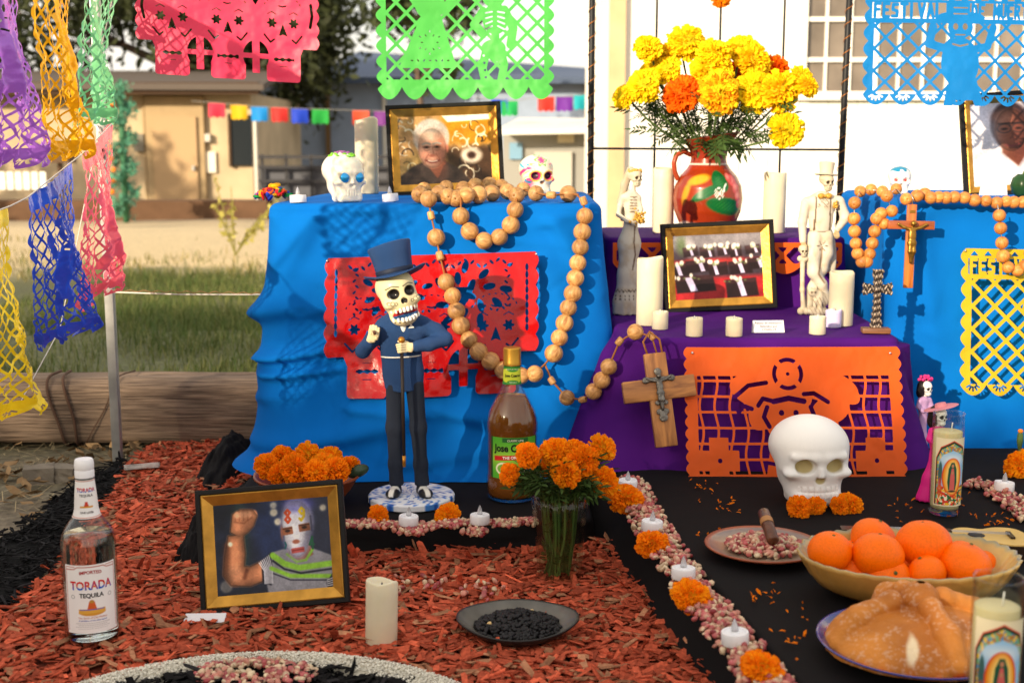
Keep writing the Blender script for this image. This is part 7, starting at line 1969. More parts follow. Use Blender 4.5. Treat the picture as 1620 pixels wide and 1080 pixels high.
OG = Vector((0, 3.0, .5))
hangf = lambda px, py, r_: fy(px, py, r_ + (.020 if 520 < px < 850 and 395 < py < 640 else .006))
def topf(px, py, r_):
    Y = gr(px, py, .722 + .021).y; return min(max(Y, 3.09), 3.45)
RB = .0212
add_beads(ros, [(678, 315), (682, 341, 's'), (690, 376), (696, 405, 's'), (706, 446), (716, 468), (722, 492), (729, 515), (742, 537), (757, 556), (776, 571), (796, 585), (811, 594), (824, 594), (846, 591), (862, 576, 'c'), (876, 559), (885, 534), (893, 511), (899, 487), (906, 464), (910, 440), (914, 416), (918, 391), (921, 367), (925, 342), (923, 318, 's'), (913, 309, 'c')], bm1, sm1, RB, .0105, .0024, hangf, CORDB, OG)
add_beads(ros, [(729, 312, 'c'), (729, 342), (743, 366), (766, 381), (790, 375), (808, 356), (815, 332), (818, 312, 'c')], bm1, sm1, RB, .0105, .0024, hangf, CORDB, OG)
add_beads(ros, [(671, 300), (664, 308), (695, 306), (706, 297), (709, 311), (722, 314), (733, 299), (738, 309), (752, 294), (757, 308), (774, 293), (778, 306), (793, 296), (803, 303), (817, 309), (828, 300), (848, 306), (872, 309, 's'), (899, 307), (915, 308, 'c')], bm1, sm1, RB, .0105, .0024, topf, CORDB, OG)
def tailf(px, py, r_): return np.interp(px, [862, 900, 935, 965, 1005, 1045], [2.975, 2.945, 2.90, 2.865, 2.86, 2.83])
add_beads(ros, [(862, 576, 'c'), (873, 602, 's'), (897, 629), (922, 632, 's'), (939, 619), (952, 601), (963, 580), (980, 540, 's'), (1005, 525), (1031, 532, 's'), (1040, 562, 'c')], bm1, sm1, RB * .93, .009, .0024, tailf, CORDB, OG)
WOODC = mat_wood('cross_wood', lin(120, 72, 34), lin(190, 128, 66), .5, 9, (6, 1, 1.2), 3, .3)
PEWTER = mat('pewter', (.16, .15, .135), .42, .35, 60, .5, 160, metal=.85)
def cross_thing(c, rot, label, name='wooden_cross'):
    t = thing(name, c, label, 'cross'); t.rotation_euler = rot; return t
wc = cross_thing(pt(1044, 628, 2.792), (R(-16), R(-6), R(4)), 'chunky wooden cross with a pewter figure leaning on purple cloth')
link('upright', bevel_box_mesh('upright', (.050, .017, .212), WOODC, .0025), wc, (0, 0, -.006))
link('crossbar', bevel_box_mesh('crossbar', (.164, .0212, .049), mat_wood('cross_wood_h', lin(120, 72, 34), lin(190, 128, 66), .5, 9, (1.2, 1, 6), 3, .3), .0025), wc, (0, 0, .018))
def corpus(P, s=1.0):
    P = P / s
    d = ell(P, (0, -.004, .006), (.010, .006, .022)); d = su(d, sph(P, (.001, -.007, .036), .0075), .004)
    for q_ in (-1, 1):
        d = su(d, chain(P, [(q_ * .006, -.003, .022), (q_ * .020, -.002, .026), (q_ * .034, -.002, .034)], [.0042, .0038, .0036]), .004); d = su(d, chain(P, [(q_ * .004, -.004, -.010), (q_ * .005, -.007, -.032), (0, -.003, -.058)], [.0055, .0046, .0034]), .004)
    d = su(d, ell(P, (0, -.004, -.012), (.012, .006, .008)), .004)
    return d * s
def plaque(P):
    d = corpus(P); d = su(d, rbox(P, (0, .001, -.018), (.0065, .003, .062), .002), .003); d = su(d, rbox(P, (0, .001, .028), (.036, .003, .0065), .002), .003)
    for (x_, z_, r_) in ((-.038, .028, .010), (.038, .028, .010), (0, .050, .011), (0, -.083, .013), (-.010, -.066, .009), (.010, -.066, .009), (-.012, -.04, .007), (.012, -.04, .007)): d = su(d, ell(P, (x_, .001, z_), (r_, .0035, r_)), .003)
    return d + (noise2(P[:, 0] * 170, P[:, 2] * 170, 1, 4) - .5) * .0016
solid('pewter_figure', plaque, (-.055, -.018, -.105), (.055, .006, .066), .0016, PEWTER, wc, None, (0, -.0145, .018), scale=.78)
a1 = np.array([(-.016, -.002, .100), (-.022, -.004, .128), (-.004, -.002, .150), (.016, -.002, .130), (.018, -.002, .100)]); MB().tube(a1, .0026, 6).build('cord_loop', CORDB, wc)
# right rosary with crucifix
rr_ = thing('orange_rosary', (1.2, 3.0, .5), 'orange brown wooden rosary draped over the right blue cloth', 'rosary'); OG2 = Vector((1.2, 3.0, .5))
RR = .0152
rf1 = lambda px, py, r_: 3.135 if py > 326 else max(3.13, min(gr(px, py, .728 + .015).y, 3.4))
WIRE = mat('chain_steel', (.45, .43, .40), .35, metal=.9)
add_beads(rr_, [(1396, 303), (1378, 300), (1361, 303), (1352, 321), (1351, 346), (1352, 366), (1354, 385), (1357, 401), (1364, 414), (1371, 414), (1376, 402), (1380, 385), (1384, 366), (1387, 346), (1394, 338), (1411, 334), (1403, 310), (1418, 299)], bm2, bm2, RR, RR, .0014, rf1, WIRE, OG2)
add_beads(rr_, [(1399, 354), (1396, 338, 'c')], bm2, bm2, RR, RR, .0014, rf1, WIRE, OG2)
add_beads(rr_, [(1418, 299, 'c'), (1434, 315), (1451, 310), (1463, 307), (1473, 313), (1485, 312), (1497, 313), (1510, 312), (1526, 313), (1542, 317), (1560, 318), (1577, 321), (1592, 319), (1604, 320), (1618, 320), (1632, 321)], bm2, bm2, RR, RR, .0014, rf1, WIRE, OG2)
rf2 = lambda px, py, r_: 3.075
add_beads(rr_, [(1578, 324, 'c'), (1581, 341), (1583, 361), (1585, 384), (1587, 405), (1595, 423), (1610, 428), (1622, 420), (1630, 400)], bm2, bm2, RR, RR, .0014, rf2, WIRE, OG2)
cq = pt(1440, 380, 3.105); cx_ = cross_thing(cq, (R(-3), R(1), 0), 'wooden crucifix with a golden figure hanging on the right blue cloth', 'crucifix')
WC2 = mat_wood('crucifix_wood', lin(150, 78, 34), lin(206, 124, 58), .35, 9, (6, 1, 1.2), 3, .1); WC3 = mat_wood('crucifix_wood_h', lin(120, 58, 28), lin(176, 94, 44), .35, 9, (1.2, 1, 6), 3, .1)
link('upright', bevel_box_mesh('upright2', (.023, .010, .205), WC2, .002), cx_, (0, 0, -.015)); link('crossbar', bevel_box_mesh('crossbar2', (.114, .0125, .021), WC3, .002), cx_, (0, 0, .037))
solid('golden_figure', lambda P: corpus(P), (-.045, -.02, -.07), (.045, .008, .052), .0016, mat('old_gold', lin(150, 112, 48), .35, .3, 80, metal=.8), cx_, None, (0, -.010, .005), scale=1.0)
MB().box((0, -.006, .070), (.013, .002, .007)).build('name_plate', mat('old_gold'), cx_, smooth=False); MB().tube([(0, 0, .087), (.002, -.002, .1), (-.004, 0, .112)], .0015, 6).build('ring', WIRE, cx_)
# standing ornate cross
sq_ = gr(1385, 527, .423); sc0 = thing('standing_cross', (sq_.x, sq_.y, .4235), 'ornate dark metal cross on a wooden foot on purple cloth', 'cross', rz=R(-6))
link('foot', bevel_box_mesh('foot', (.066, .034, .013), mat_wood('foot_wood', lin(84, 52, 34), lin(140, 92, 58), .5, 9, (1, 1, 6), 3, .2), .003), sc0, (0, 0, .0068))
def orn(P):
    x, y, z = P.T
    w1 = .0075 + .006 * np.clip(np.abs(z - .085) / .07, 0, 1) ** 2; w2 = .0085 + .007 * np.clip(np.abs(x) / .033, 0, 1) ** 2
    d = np.maximum(np.maximum(np.abs(x) - w1, np.abs(z - .082) - .068), np.abs(y) - .0045); e_ = np.maximum(np.maximum(np.abs(z - .105) - w2, np.abs(x) - .033), np.abs(y) - .0045)
    d = np.minimum(d, e_) * .8; front = np.sin(z * 420 + np.sin(x * 500) * 1.5) * np.sin(x * 420)
    return su(d, ell(P, (0, 0, .105), (.010, .007, .010)), .002) - .0012 * (front > .1) * (np.abs(y) > .002)
def ornc(V): k = (np.sin(V[:, 2] * 420 + np.sin(V[:, 0] * 500) * 1.5) * np.sin(V[:, 0] * 420) > .1)[:, None]; return np.where(k, np.array([.30, .24, .19]), np.array([.045, .035, .032]))
solid('metal_cross', orn, (-.04, -.012, .008), (.04, .012, .156), .0013, mat('cast_pewter', attr=True, rough=.45, metal=.6), sc0, ornc)

# ================================================================== TRELLIS
tr = thing('metal_trellis', (pt(1135, 200, 3.98).x, 3.98, 0), 'black metal garden trellis wrapped in tiny lights behind the jug', 'trellis')
blk = mat('black_iron', (.012, .012, .013), .45)
x0, x1, ox = pt(935, 250, 3.98).x, pt(1329, 250, 3.98).x, pt(1135, 200, 3.98).x
for x_, sg in ((x0, 1), (x1, 1)):
    po_ = MB().tube([(x_ - ox, 0, 0), (x_ - ox + (.006 if x_ > ox else -.001), 0, 1.0), (x_ - ox + (.018 if x_ > ox else 0), 0, 1.95)], .0098, 10).build('post', blk, tr)
    a = np.linspace(0, 60 * PI, 700); MB().tube([(x_ - ox + np.interp(t_, [0, 60 * PI], [0, .016 if x_ > ox else 0]) + .0113 * math.cos(t_), .0113 * math.sin(t_), .55 + t_ / (60 * PI) * 1.3) for t_ in a], .0011, 4).build('light_wire', mat('copper_wire', lin(206, 130, 60), .4, metal=.5), po_)
for px in (1037, 1137, 1237): MB().tube([(pt(px, 150, 3.98).x - ox, .0, .5), (pt(px, 150, 3.98).x - ox, .0, 1.95)], .0035, 8).build('bar', blk, tr)
zz = pt(1135, 235, 3.98).z
for z_ in (zz, zz + .62, zz - .5): MB().tube([(x0 - ox, -.006, z_), (x1 - ox, -.006, z_ - .004)], .0035, 8).build('bar', blk, tr)
pxflower(1140, -5, 17, 3.95, M_OR[0], 'orange marigold tied to the trellis at the top edge', (0, -.9, -.3))
# green fruit at the right edge
gf = thing('green_gourd', (pt(1618, 285, 3.30).x, 3.30, .7285), 'dark green round gourd cut by the right edge', 'gourd')
def gw(R_, Z, a): return R_ * (1 + .05 * np.abs(np.sin(a * 4))), Z
MB().lathe([(0, 0), (.012, .001), (.024, .012), (.029, .03), (.024, .05), (.012, .060), (0, .059)], 40, wob=gw).build('body', mat('gourd_skin', lin(34, 66, 34), .3, .3, 30), gf); MB().tube([(0, 0, .058), (.004, 0, .068), (.01, 0, .072)], .003, 6).build('stem', STEM, gf)
# ================================================================== SKULLS
def skull(P, wide=1.0, jaw=1.0, teeth=True, sock=1.0):
    """unit head: z 0..1, face towards -y"""
    d = ell(P, (0, .06, .66), (.37 * wide, .45, .345))
    d = su(d, ell(P, (0, -.13, .42), (.27 * wide, .25, .30)), .10)
    d = su(d, ell(P, (0, -.17, .16), (.205 * jaw, .20, .16)), .06)
    for q in (-1, 1):
        d = su(d, ell(P, (q * .23 * wide, -.20, .385), (.085, .12, .06)), .05)
        d = su(d, cap(P, (q * .06, -.34, .60), (q * .24, -.26, .595), .035, .03), .06)
        d = ss(d, ell(P, (q * .40 * wide, -.06, .50), (.07, .20, .12)), .08)
        d = ss(d, ell(P, (q * .30, -.10, .25), (.09, .16, .09)), .06)
    for q in (-1, 1): d = ss(d, ell(P, (q * .145 * wide, -.385, .50), (.100 * sock, .13, .088 * sock)), .02)
    d = ss(d, ell(P, (0, -.40, .345), (.055, .10, .07)), .015)
    if teeth:
        x, z = P[:, 0], P[:, 2]
        fr = (P[:, 1] < -.2) & (np.abs(x) < .17)
        d = d + np.where(fr & (np.abs(z - .20) < .075), .010 * (np.abs(np.sin(x * 58)) < .32) - .006, 0) + np.where(fr & (np.abs(z - .20) < .008), .012, 0)
    return d
def skull_masks(V, sock=1.0):
    eye = np.minimum(ell(V, (-.145, -.37, .50), (.088 * sock, .30, .078 * sock)), ell(V, (.145, -.37, .50), (.088 * sock, .30, .078 * sock)))
    nose = ell(V, (0, -.40, .345), (.046, .12, .06))
    deep = V[:, 1]
    return eye, nose, deep
IVORY = ap((236, 230, 214))
def skull2(P, sock=1.0, teeth=True):
    """broad moulded skull: wide cheeks and a square jaw"""
    d = ell(P, (0, .05, .655), (.425, .47, .355)); d = su(d, ell(P, (0, -.10, .44), (.37, .31, .31)), .10); d = su(d, ell(P, (0, -.13, .19), (.30, .25, .20)), .07)
    d = su(d, rbox(P, (0, -.14, .10), (.27, .22, .10), .08), .05)
    for q in (-1, 1):
        d = su(d, ell(P, (q * .27, -.27, .40), (.10, .10, .06)), .05); d = su(d, cap(P, (q * .06, -.39, .60), (q * .27, -.32, .60), .04, .03), .06)
        d = ss(d, ell(P, (q * .42, -.16, .26), (.07, .16, .10)), .08); d = ss(d, ell(P, (q * .165, -.42, .495), (.112 * sock, .20, .096 * sock)), .014)
    d = ss(d, ell(P, (0, -.43, .335), (.062, .10, .055)), .02); d = su(d, cap(P, (0, -.40, .46), (0, -.41, .40), .03, .035), .03)
    d = su(d, ell(P, (0, .02, .36), (.34, .36, .33)), .05)
    if teeth:
        x, z = P[:, 0], P[:, 2]; fr = (P[:, 1] < -.2) & (np.abs(x) < .22)
        d = d + np.where(fr & (np.abs(z - .19) < .07), .016 * (np.abs(np.sin(x * 50)) < .30) - .007, 0) + np.where(fr & (np.abs(z - .19) < .008), .010, 0)
    return np.maximum(d, .005 - P[:, 2])
def skull2_masks(V, sock=1.0):
    return np.minimum(ell(V, (-.165, -.37, .495), (.096 * sock, .30, .082 * sock)), ell(V, (.165, -.37, .495), (.096 * sock, .30, .082 * sock))), ell(V, (0, -.40, .335), (.052, .2, .046))
# --- large white plastic skull
wq = gr(1281, 793, .134); ws = S(wq.y, .2); wh = 138 * ws
wsk = thing('white_skull', (wq.x, wq.y + .015, .1335), 'large plain white plastic skull among marigolds on black cloth', 'skull', rz=R(6))
def wcol(V):
    e_, n_ = skull2_masks(V); c = np.ones((len(V), 3)) * ap((236, 235, 232))
    return mixc(c, ap((184, 168, 118)), np.maximum(soft(np.minimum(e_, n_), .015), 0))
solid('shell', lambda P: skull2(P), (-.5, -.55, -.04), (.5, .58, 1.06), .0125, mat('white_vinyl', attr=True, rough=.45, bump=.15, bscale=120), wsk, wcol, scale=(wh * 1.07, wh, wh * .98))
# --- sugar skull with gem eyes
q = on_left(541, 322); sh = 78 * S(3.16, .75)
ssk = thing('sugar_skull', (q.x, q.y + .045, .7225), 'white glazed skull with blue gem eyes and green icing crown', 'skull', rz=R(36))
solid('shell', lambda P: skull2(P, .8), (-.5, -.55, -.04), (.5, .58, 1.06), .020, mat('sugar_glaze', lin(232, 228, 214), .25, .04, 10, sss=.3, coat=.4), ssk, None, scale=(sh * 1.0, sh * .92, sh))
gem = mat('blue_gem', lin(20, 150, 220), .12, metal=.5, coat=1.0)
def gem_mesh(): return MB().lathe([(0, .4), (.45, .36), (.85, .12), (1, 0), (1, -.1)], 10).mesh('gem', gem)
gmesh = gem_mesh()
for x_ in (-.15, .15): link('gem_eye', gmesh, ssk, (x_ * 1.1 * sh, -.40 * sh * .92, .50 * sh), (R(90), 0, 0), .105 * sh)
gi = mat('green_icing', lin(126, 200, 50), .4); pi_ = mat('purple_icing', lin(150, 90, 150), .4)
r = np.random.default_rng(8)
def icing(name, mtl, n, zmin, zmax, sd):
    b = MB(); r = np.random.default_rng(sd)
    for k in range(n):
        a = r.uniform(0, 6.28); zf = r.uniform(zmin, zmax); s_ = math.sqrt(max(0, 1 - zf * zf))
        p = np.array([.425 * s_ * math.cos(a), .05 + .47 * s_ * math.sin(a), .655 + .355 * zf]) * np.array([sh, sh * .92, sh])
        b.ball(p, (.055 * sh, .03 * sh, .022 * sh), 8, 6, rot=(r.normal(0, .3), r.normal(0, .3), a + 1))
    return b.build(name, mtl, ssk)
icing('icing_leaves', gi, 34, .74, .9, 4)['kind'] = 'stuff'; icing('icing_flowers', pi_, 16, .9, 1.0, 5)['kind'] = 'stuff'
# --- painted skull and blue-iced skull
def paintc(V):
    e_, n_ = skull2_masks(V); x, y, z = V.T
    c = np.ones((len(V), 3)) * ap((236, 226, 206))
    k = noise2(x * 7 + 2, z * 7 + y * 3, 1, 3, 2); k2 = noise2(x * 8 + 9, z * 8 - y * 3, 1, 8, 2)
    side = np.clip((np.abs(x) - .12) * 6, 0, 1) * (z < .8)
    c = mixc(c, ap((232, 60, 130)), (k > .62) * side); c = mixc(c, ap((60, 170, 200)), (k2 > .64) * side); c = mixc(c, ap((240, 190, 30)), ((k > .48) & (k < .54)) * side)
    c = mixc(c, ap((232, 70, 140)), soft(flower2(x, z, 0, .88, .10, 6), .02) * (y < .1)); c = mixc(c, ap((90, 180, 60)), soft(np.abs(flower2(x, z, 0, .88, .15, 6)) - .02, .01) * (y < .1))
    c = mixc(c, ap((240, 196, 30)), soft(e_ - .055, .01) * (y < 0)); c = mixc(c, ap((220, 40, 120)), soft(e_ - .025, .01) * (y < 0)); c = mixc(c, ap((70, 40, 60)), soft(e_, .01)); return mixc(c, ap((120, 80, 60)), soft(n_, .01))
ps = 54 * S(3.55, .78)
psk = thing('painted_skull', (pt(849, 280, 3.55).x, 3.56, .7225), 'small skull painted with bright flowers behind the wooden beads', 'skull', rz=R(20))
solid('shell', lambda P: skull2(P), (-.5, -.55, -.04), (.5, .58, 1.06), .022, mat('glossy_paint', attr=True, rough=.3, coat=.4), psk, paintc, scale=ps * 1.18)
def bluec(V):
    e_, n_ = skull2_masks(V); x, y, z = V.T; c = np.ones((len(V), 3)) * ap((236, 230, 220)); c = mixc(c, ap((20, 130, 170)), (z > .84 + .05 * np.sin(x * 22 + y * 15)).astype(float)); c = mixc(c, ap((210, 40, 40)), soft(e_ + .03, .01)); return mixc(c, ap((150, 130, 110)), soft(n_, .01))
bsk = thing('iced_skull', (pt(1425, 285, 3.55).x, 3.56, .7285), 'small white skull topped with blue icing behind the orange beads', 'skull', rz=R(-8))
solid('shell', lambda P: skull2(P), (-.52, -.52, -.04), (.52, .58, 1.06), .024, mat('glossy_paint'), bsk, bluec, scale=.075)
# --- bright heap of felt petals
fh = on_left(486, 305); ft = thing('felt_heap', (fh.x, 3.24, .7225), 'small heap of bright multicoloured felt petals on the blue cloth', 'felt ornament')
fc = [(196, 30, 40), (30, 60, 180), (20, 140, 70), (236, 170, 20), (120, 40, 140), (230, 90, 30)]
for k in range(44):
    a = r.uniform(0, 6.28); q_ = math.sqrt(r.random()); z_ = .006 + .030 * (1 - q_) + r.uniform(0, .008); cc = fc[k % 6]
    MB().ball((0, 0, 0), (.013, .0075, .0035), 10, 6).build('petal', mat('felt_%d' % (k % 6), lin(*cc), .85), ft, (.046 * q_ * math.cos(a), .03 * q_ * math.sin(a), z_), (r.normal(0, .6), r.normal(0, .5), r.uniform(0, 6)))
# ================================================================== PAPIER-MACHE GENTLEMAN
gq = gr(650, 786, .096); GS = S(2.74, .38)
gm = thing('skeleton_gentleman', (gq.x, gq.y + .02, .0815), 'papier mache skeleton gentleman in blue suit and top hat with cane', 'figurine')
def sol(name, fn, mn, mx, h, m_, colfn=None, parent=None, sc_=GS, root=None, off=(0, 0, 0), rot=(0, 0, 0)):
    return solid(name, fn, mn, mx, h, m_, parent if parent is not None else root, colfn, off, rot, scale=sc_ if parent is None or parent is root else None)
SUIT = mat('navy_paint', lin(36, 68, 116), .55, .5, 40, .6, 110, stretch=(1, 1, .35)); JEAN = mat('slate_paint', lin(34, 42, 58), .65, .5, 45, .6, 110, stretch=(1, 1, .3))
CREAM = mat('cream_paint', attr=True, rough=.45, vary=.06, vscale=90)
dq_ = MB().lathe([(0, 0), (66, 0), (69, 2), (69, 10), (67, 12.5), (0, 12.5)], 90); V = dq_.V[0]
tt = np.linspace(0, 5, 60); prf = np.stack([np.interp(tt, range(6), c_) for c_ in ([0, 66, 69, 69, 67, 0], [0, 0, 2, 10, 12.5, 12.5])], -1)
dq_ = MB().lathe(prf, 140); V = dq_.V[0]; a = np.arctan2(V[:, 1], V[:, 0]); rr = np.hypot(V[:, 0], V[:, 1])
k1 = np.sin(a * 9 + np.sin(rr * .35) * 2.2) * np.sin(rr * .32 + a * 2) + .5 * np.sin(a * 23 + rr * .5); c = np.where((k1 > .35)[:, None], ap((70, 130, 206)), ap((226, 230, 236))); c = np.where((k1 > .85)[:, None], ap((40, 84, 170)), c)
dq_.C = [c]; dq_.hasc = True; dq_.build('base', mat('painted_disc', attr=True, rough=.5), gm, scale=GS, sharp=60)
def jacket(P):
    d = chain(P, [(-9, 0, 176), (-11, 0, 212), (-14, 0, 244), (-11, 0, 276), (-9, 2, 290)], [27.5, 26, 25.5, 31, 22], 14, (1.12, .62, 1))
    d = su(d, cap(P, (-38, 1, 283), (20, 1, 285), 12, 12), 10)
    d = np.maximum(d, 181 + 1.5 * np.sin(P[:, 0] * .12) - P[:, 2])
    d = su(d, chain(P, [(-41, 1, 282), (-58, 0, 262), (-73, -6, 244)], [12.5, 12, 11.5], 5), 5); d = su(d, chain(P, [(-73, -6, 244), (-64, -16, 256)], [11.5, 10], 4), 3)
    d = su(d, chain(P, [(24, 1, 283), (42, 0, 274), (56, -6, 263)], [13, 12.5, 11.5], 5), 5); d = su(d, chain(P, [(56, -6, 263), (32, -20, 257), (14, -28, 255)], [11.5, 10.5, 9.5], 5), 3)
    x, y, z = P.T     # lapels and front opening
    fr = y < -8
    d = d + np.where(fr & (np.abs(x + 8 + (z - 240) * .02) < .9) & (z < 258), 1.0, 0)
    lap = np.minimum(s2(x, z, -9, 252, -24, 290, 3.5), s2(x, z, -7, 252, 6, 290, 3.5)); d = d - np.where(fr, np.clip(-lap, 0, 1.2), 0)
    return d
solid('jacket', jacket, (-92, -46, 170), (76, 28, 306), 2.0, SUIT, gm, None, scale=GS)
def shirt(P): return np.maximum(ell(P, (-8, -15, 282), (8, 6.5, 20)), -(P[:, 2] - 262))
solid('shirt', lambda P: ell(P, (-8, -16, 284), (5.5, 6, 17)), (-20, -28, 262), (6, -4, 304), 1.4, mat('white_shirt', lin(226, 226, 220), .6), gm, None, scale=GS)
MB().add(np.array([(0, -20.6, 282), (9, -20.0, 283), (4.2, -20.4, 289)]), [(0, 1, 2)]).build('pocket_square', mat('white_shirt'), gm, scale=GS, smooth=False)
for k in range(1):
    aa = np.linspace(-PI * .98, -.02 * PI, 30); MB().tube([(-13.5 + 31 * math.cos(q_), 19.2 * math.sin(q_), 236 + 1.2 * math.cos(q_)) for q_ in aa], 1.3, 6).build('waist_cord', mat('white_shirt'), gm, scale=GS)
def trous(P):
    d = su(chain(P, [(-24, 0, 190), (-26, 0, 120), (-25, 1, 60), (-24, 2, 26)], [14.5, 12.5, 10.5, 12], 8), chain(P, [(7, 0, 190), (12, 0, 120), (15, 1, 60), (17, 2, 26)], [14.5, 12.5, 10.5, 12], 8), 5)
    return np.maximum(d, 26 - P[:, 2])
solid('trousers', trous, (-46, -22, 20), (36, 22, 206), 2.0, JEAN, gm, None, scale=GS)
def shoe(x0, ang):
    M = np.array(Euler((0, 0, ang)).to_matrix())
    def f(P):
        Q = (P - np.array([x0, 0, 0])) @ M
        d = su(ell(Q, (0, -20, 18), (11.5, 17, 8)), cap(Q, (0, 3, 17), (0, -6, 19), 8, 8), 5); d = su(d, cap(Q, (0, 3, 18), (0, 3, 30), 7.5, 8), 5)
        return np.maximum(d, 12.6 - Q[:, 2])
    def c(V):
        Q = (V - np.array([x0, 0, 0])) @ M; col = np.ones((len(V), 3)) * np.array([.018, .018, .02])
        w = np.minimum(e2(Q[:, 0], Q[:, 1], 0, -12, 12, 6), I(b2(Q[:, 0], Q[:, 2], 0, 24, 4, 9), Q[:, 1] + 3)); return mixc(col, ap((226, 224, 216)), soft(w, 1.2) * (Q[:, 2] > 16))
    return f, c
for x0, ang in ((-25, -.14), (17, .34)):
    f, c = shoe(x0, ang); solid('shoe', f, (x0 - 28, -44, 11), (x0 + 28, 18, 42), 1.4, mat('shoe_paint', attr=True, rough=.35), gm, c, scale=GS)
cn_ = MB().tube([(-9.5, -36, 262), (-8.5, -37, 160), (-8, -37.5, 84)], 2.7, 12).build('cane', mat('cane_black', (.02, .014, .012), .4), gm, scale=GS)
MB().tube([(-8, -37.5, 84), (-8, -37.5, 66)], [2.9, 2.6], 12).build('ferrule', mat('brass_tip', lin(176, 122, 48), .4, metal=.6), cn_)
MB().ball((-9.5, -36, 266), 5.6, 16, 10).build('knob', mat('brass_tip'), cn_)
def handp(palm, fingers, thumb, fr=2.1):
    def f(P):
        d = palm(P)
        for F_ in fingers: d = su(d, chain(P, F_, [fr, fr, fr * .92, fr * .8][:len(F_)], .6), .8)
        return su(d, chain(P, thumb, [fr * 1.15, fr * 1.05, fr * .85][:len(thumb)], .6), 1.0)
    return f
def handc(V):
    c = np.ones((len(V), 3)) * ap((222, 206, 164)); x, z = V[:, 0], V[:, 2]; return c
# raised hand holding a cigar stub, fingers folded at the top
h1 = handp(lambda P: rbox(P, (-56, -22, 270), (7.0, 3.6, 9.5), 3.2, (0, .30, 0)), [[(-60 + k * 4.0, -23, 277 - k * 1.0 + (2 if k in (1, 2) else 0)), (-57.5 + k * 4.0, -26, 286 - k * 1.2 + (2 if k in (1, 2) else 0)), (-56 + k * 3.6, -30.5, 282 - k), (-56.5 + k * 3.4, -30, 275 - k)] for k in range(4)], [(-49, -24, 266), (-47, -29, 271), (-50, -32, 275)])
def both(f, wr_): return lambda P: su(f(P), wr_(P), 2)
solid('hand', both(h1, lambda P: cap(P, (-64, -17, 257), (-59, -21, 265), 5.5, 5)), (-80, -40, 248), (-36, -10, 296), .95, CREAM, gm, handc, scale=GS)
MB().tube([(-52, -33, 279), (-50, -41, 277)], 2.4, 10).build('cigar_stub', mat('tobacco'), gm, scale=GS)
h2 = handp(lambda P: rbox(P, (0, -31, 254), (8.5, 4.0, 7.6), 3.4, (0, .12, 0)), [[(-3, -33.5, 259.5 - k * 3.9), (-10.5, -40, 260 - k * 3.9), (-16 + k * .8, -40.5, 259 - k * 3.7), (-17.5 + k * .8, -35, 258 - k * 3.6)] for k in range(4)], [(-1, -31, 261), (-8, -36, 264.5), (-14, -38, 264)])
solid('hand', both(h2, lambda P: cap(P, (14, -28, 255), (6, -30, 254.5), 6, 5.5)), (-26, -50, 238), (24, -18, 272), .95, CREAM, gm, handc, scale=GS)
MB().tube([(15.5, -27.5, 255), (12.5, -28.3, 255)], [9.2, 9.0], 16).build('cuff', mat('white_shirt'), gm, scale=GS); MB().tube([(-67, -13.5, 252.5), (-64.5, -15.8, 255.5)], [8.6, 8.2], 16).build('cuff', mat('white_shirt'), gm, scale=GS)
# head, about 84 units tall
HD = 88.0
hd = thing('x', (0, 0, 0), 'x', 'x'); bpy.data.objects.remove(hd)
def gskull(P):
    d = ell(P, (0, .04, .70), (.345, .40, .32)); d = su(d, ell(P, (0, -.10, .46), (.325, .27, .26)), .10); d = su(d, ell(P, (0, -.12, .20), (.26, .22, .21)), .08)
    for q_ in (-1, 1): d = su(d, ell(P, (q_ * .23, -.22, .42), (.10, .12, .07)), .05); d = ss(d, ell(P, (q_ * .15, -.39, .60), (.105, .13, .098)), .02)
    d = ss(d, ell(P, (0, -.39, .455), (.058, .08, .055)), .015)
    d = ss(d, ell(P, (0, -.40, .205), (.235, .17, .125)), .02)
    return d
def gskc(V):
    x, y, z = V.T; c = np.ones((len(V), 3)) * ap((222, 210, 166)); fr = (y < -.12)
    eye = U(e2(x, z, -.15, .60, .105, .095), e2(x, z, .15, .60, .105, .095))
    c = mixc(c, np.array([.012, .010, .010]), soft(eye, .02) * fr); c = mixc(c, np.array([.012, .010, .010]), soft(U(e2(x, z, -.028, .445, .034, .045), e2(x, z, .028, .445, .034, .045)), .01) * fr)
    br = U(line2(x, z, [(-.25, .70), (-.15, .735), (-.04, .70)], .010), line2(x, z, [(.25, .70), (.15, .735), (.04, .70)], .010))
    for q_ in (-1, 1):
        for (cx, cz_, r_) in ((.21, .435, .035), (.27, .45, .028), (.15, .42, .025)): br = U(br, np.abs(c2(x, z, q_ * cx, cz_, r_)) - .006)
    c = mixc(c, np.array([.03, .025, .02]), soft(br, .012) * fr)
    m_ = e2(x, z, 0, .215, .235, .115); c = mixc(c, ap((150, 24, 22)), soft(m_, .01) * fr * (z > .22)); return mixc(c, ap((24, 70, 120)), soft(m_, .01) * fr * (z <= .22))
hb = (Matrix.Rotation(R(22), 4, 'Z') @ Matrix.Rotation(R(-12), 4, 'Y') @ Matrix.Rotation(R(-6), 4, 'X')).to_euler()
H0 = Vector((-6, -12, 286)) * GS
head = solid('head', gskull, (-.46, -.52, -.06), (.46, .52, 1.06), .0125, mat('cream_gloss', attr=True, rough=.35, coat=.2), gm, gskc, H0, hb, HD * GS)
b = MB()
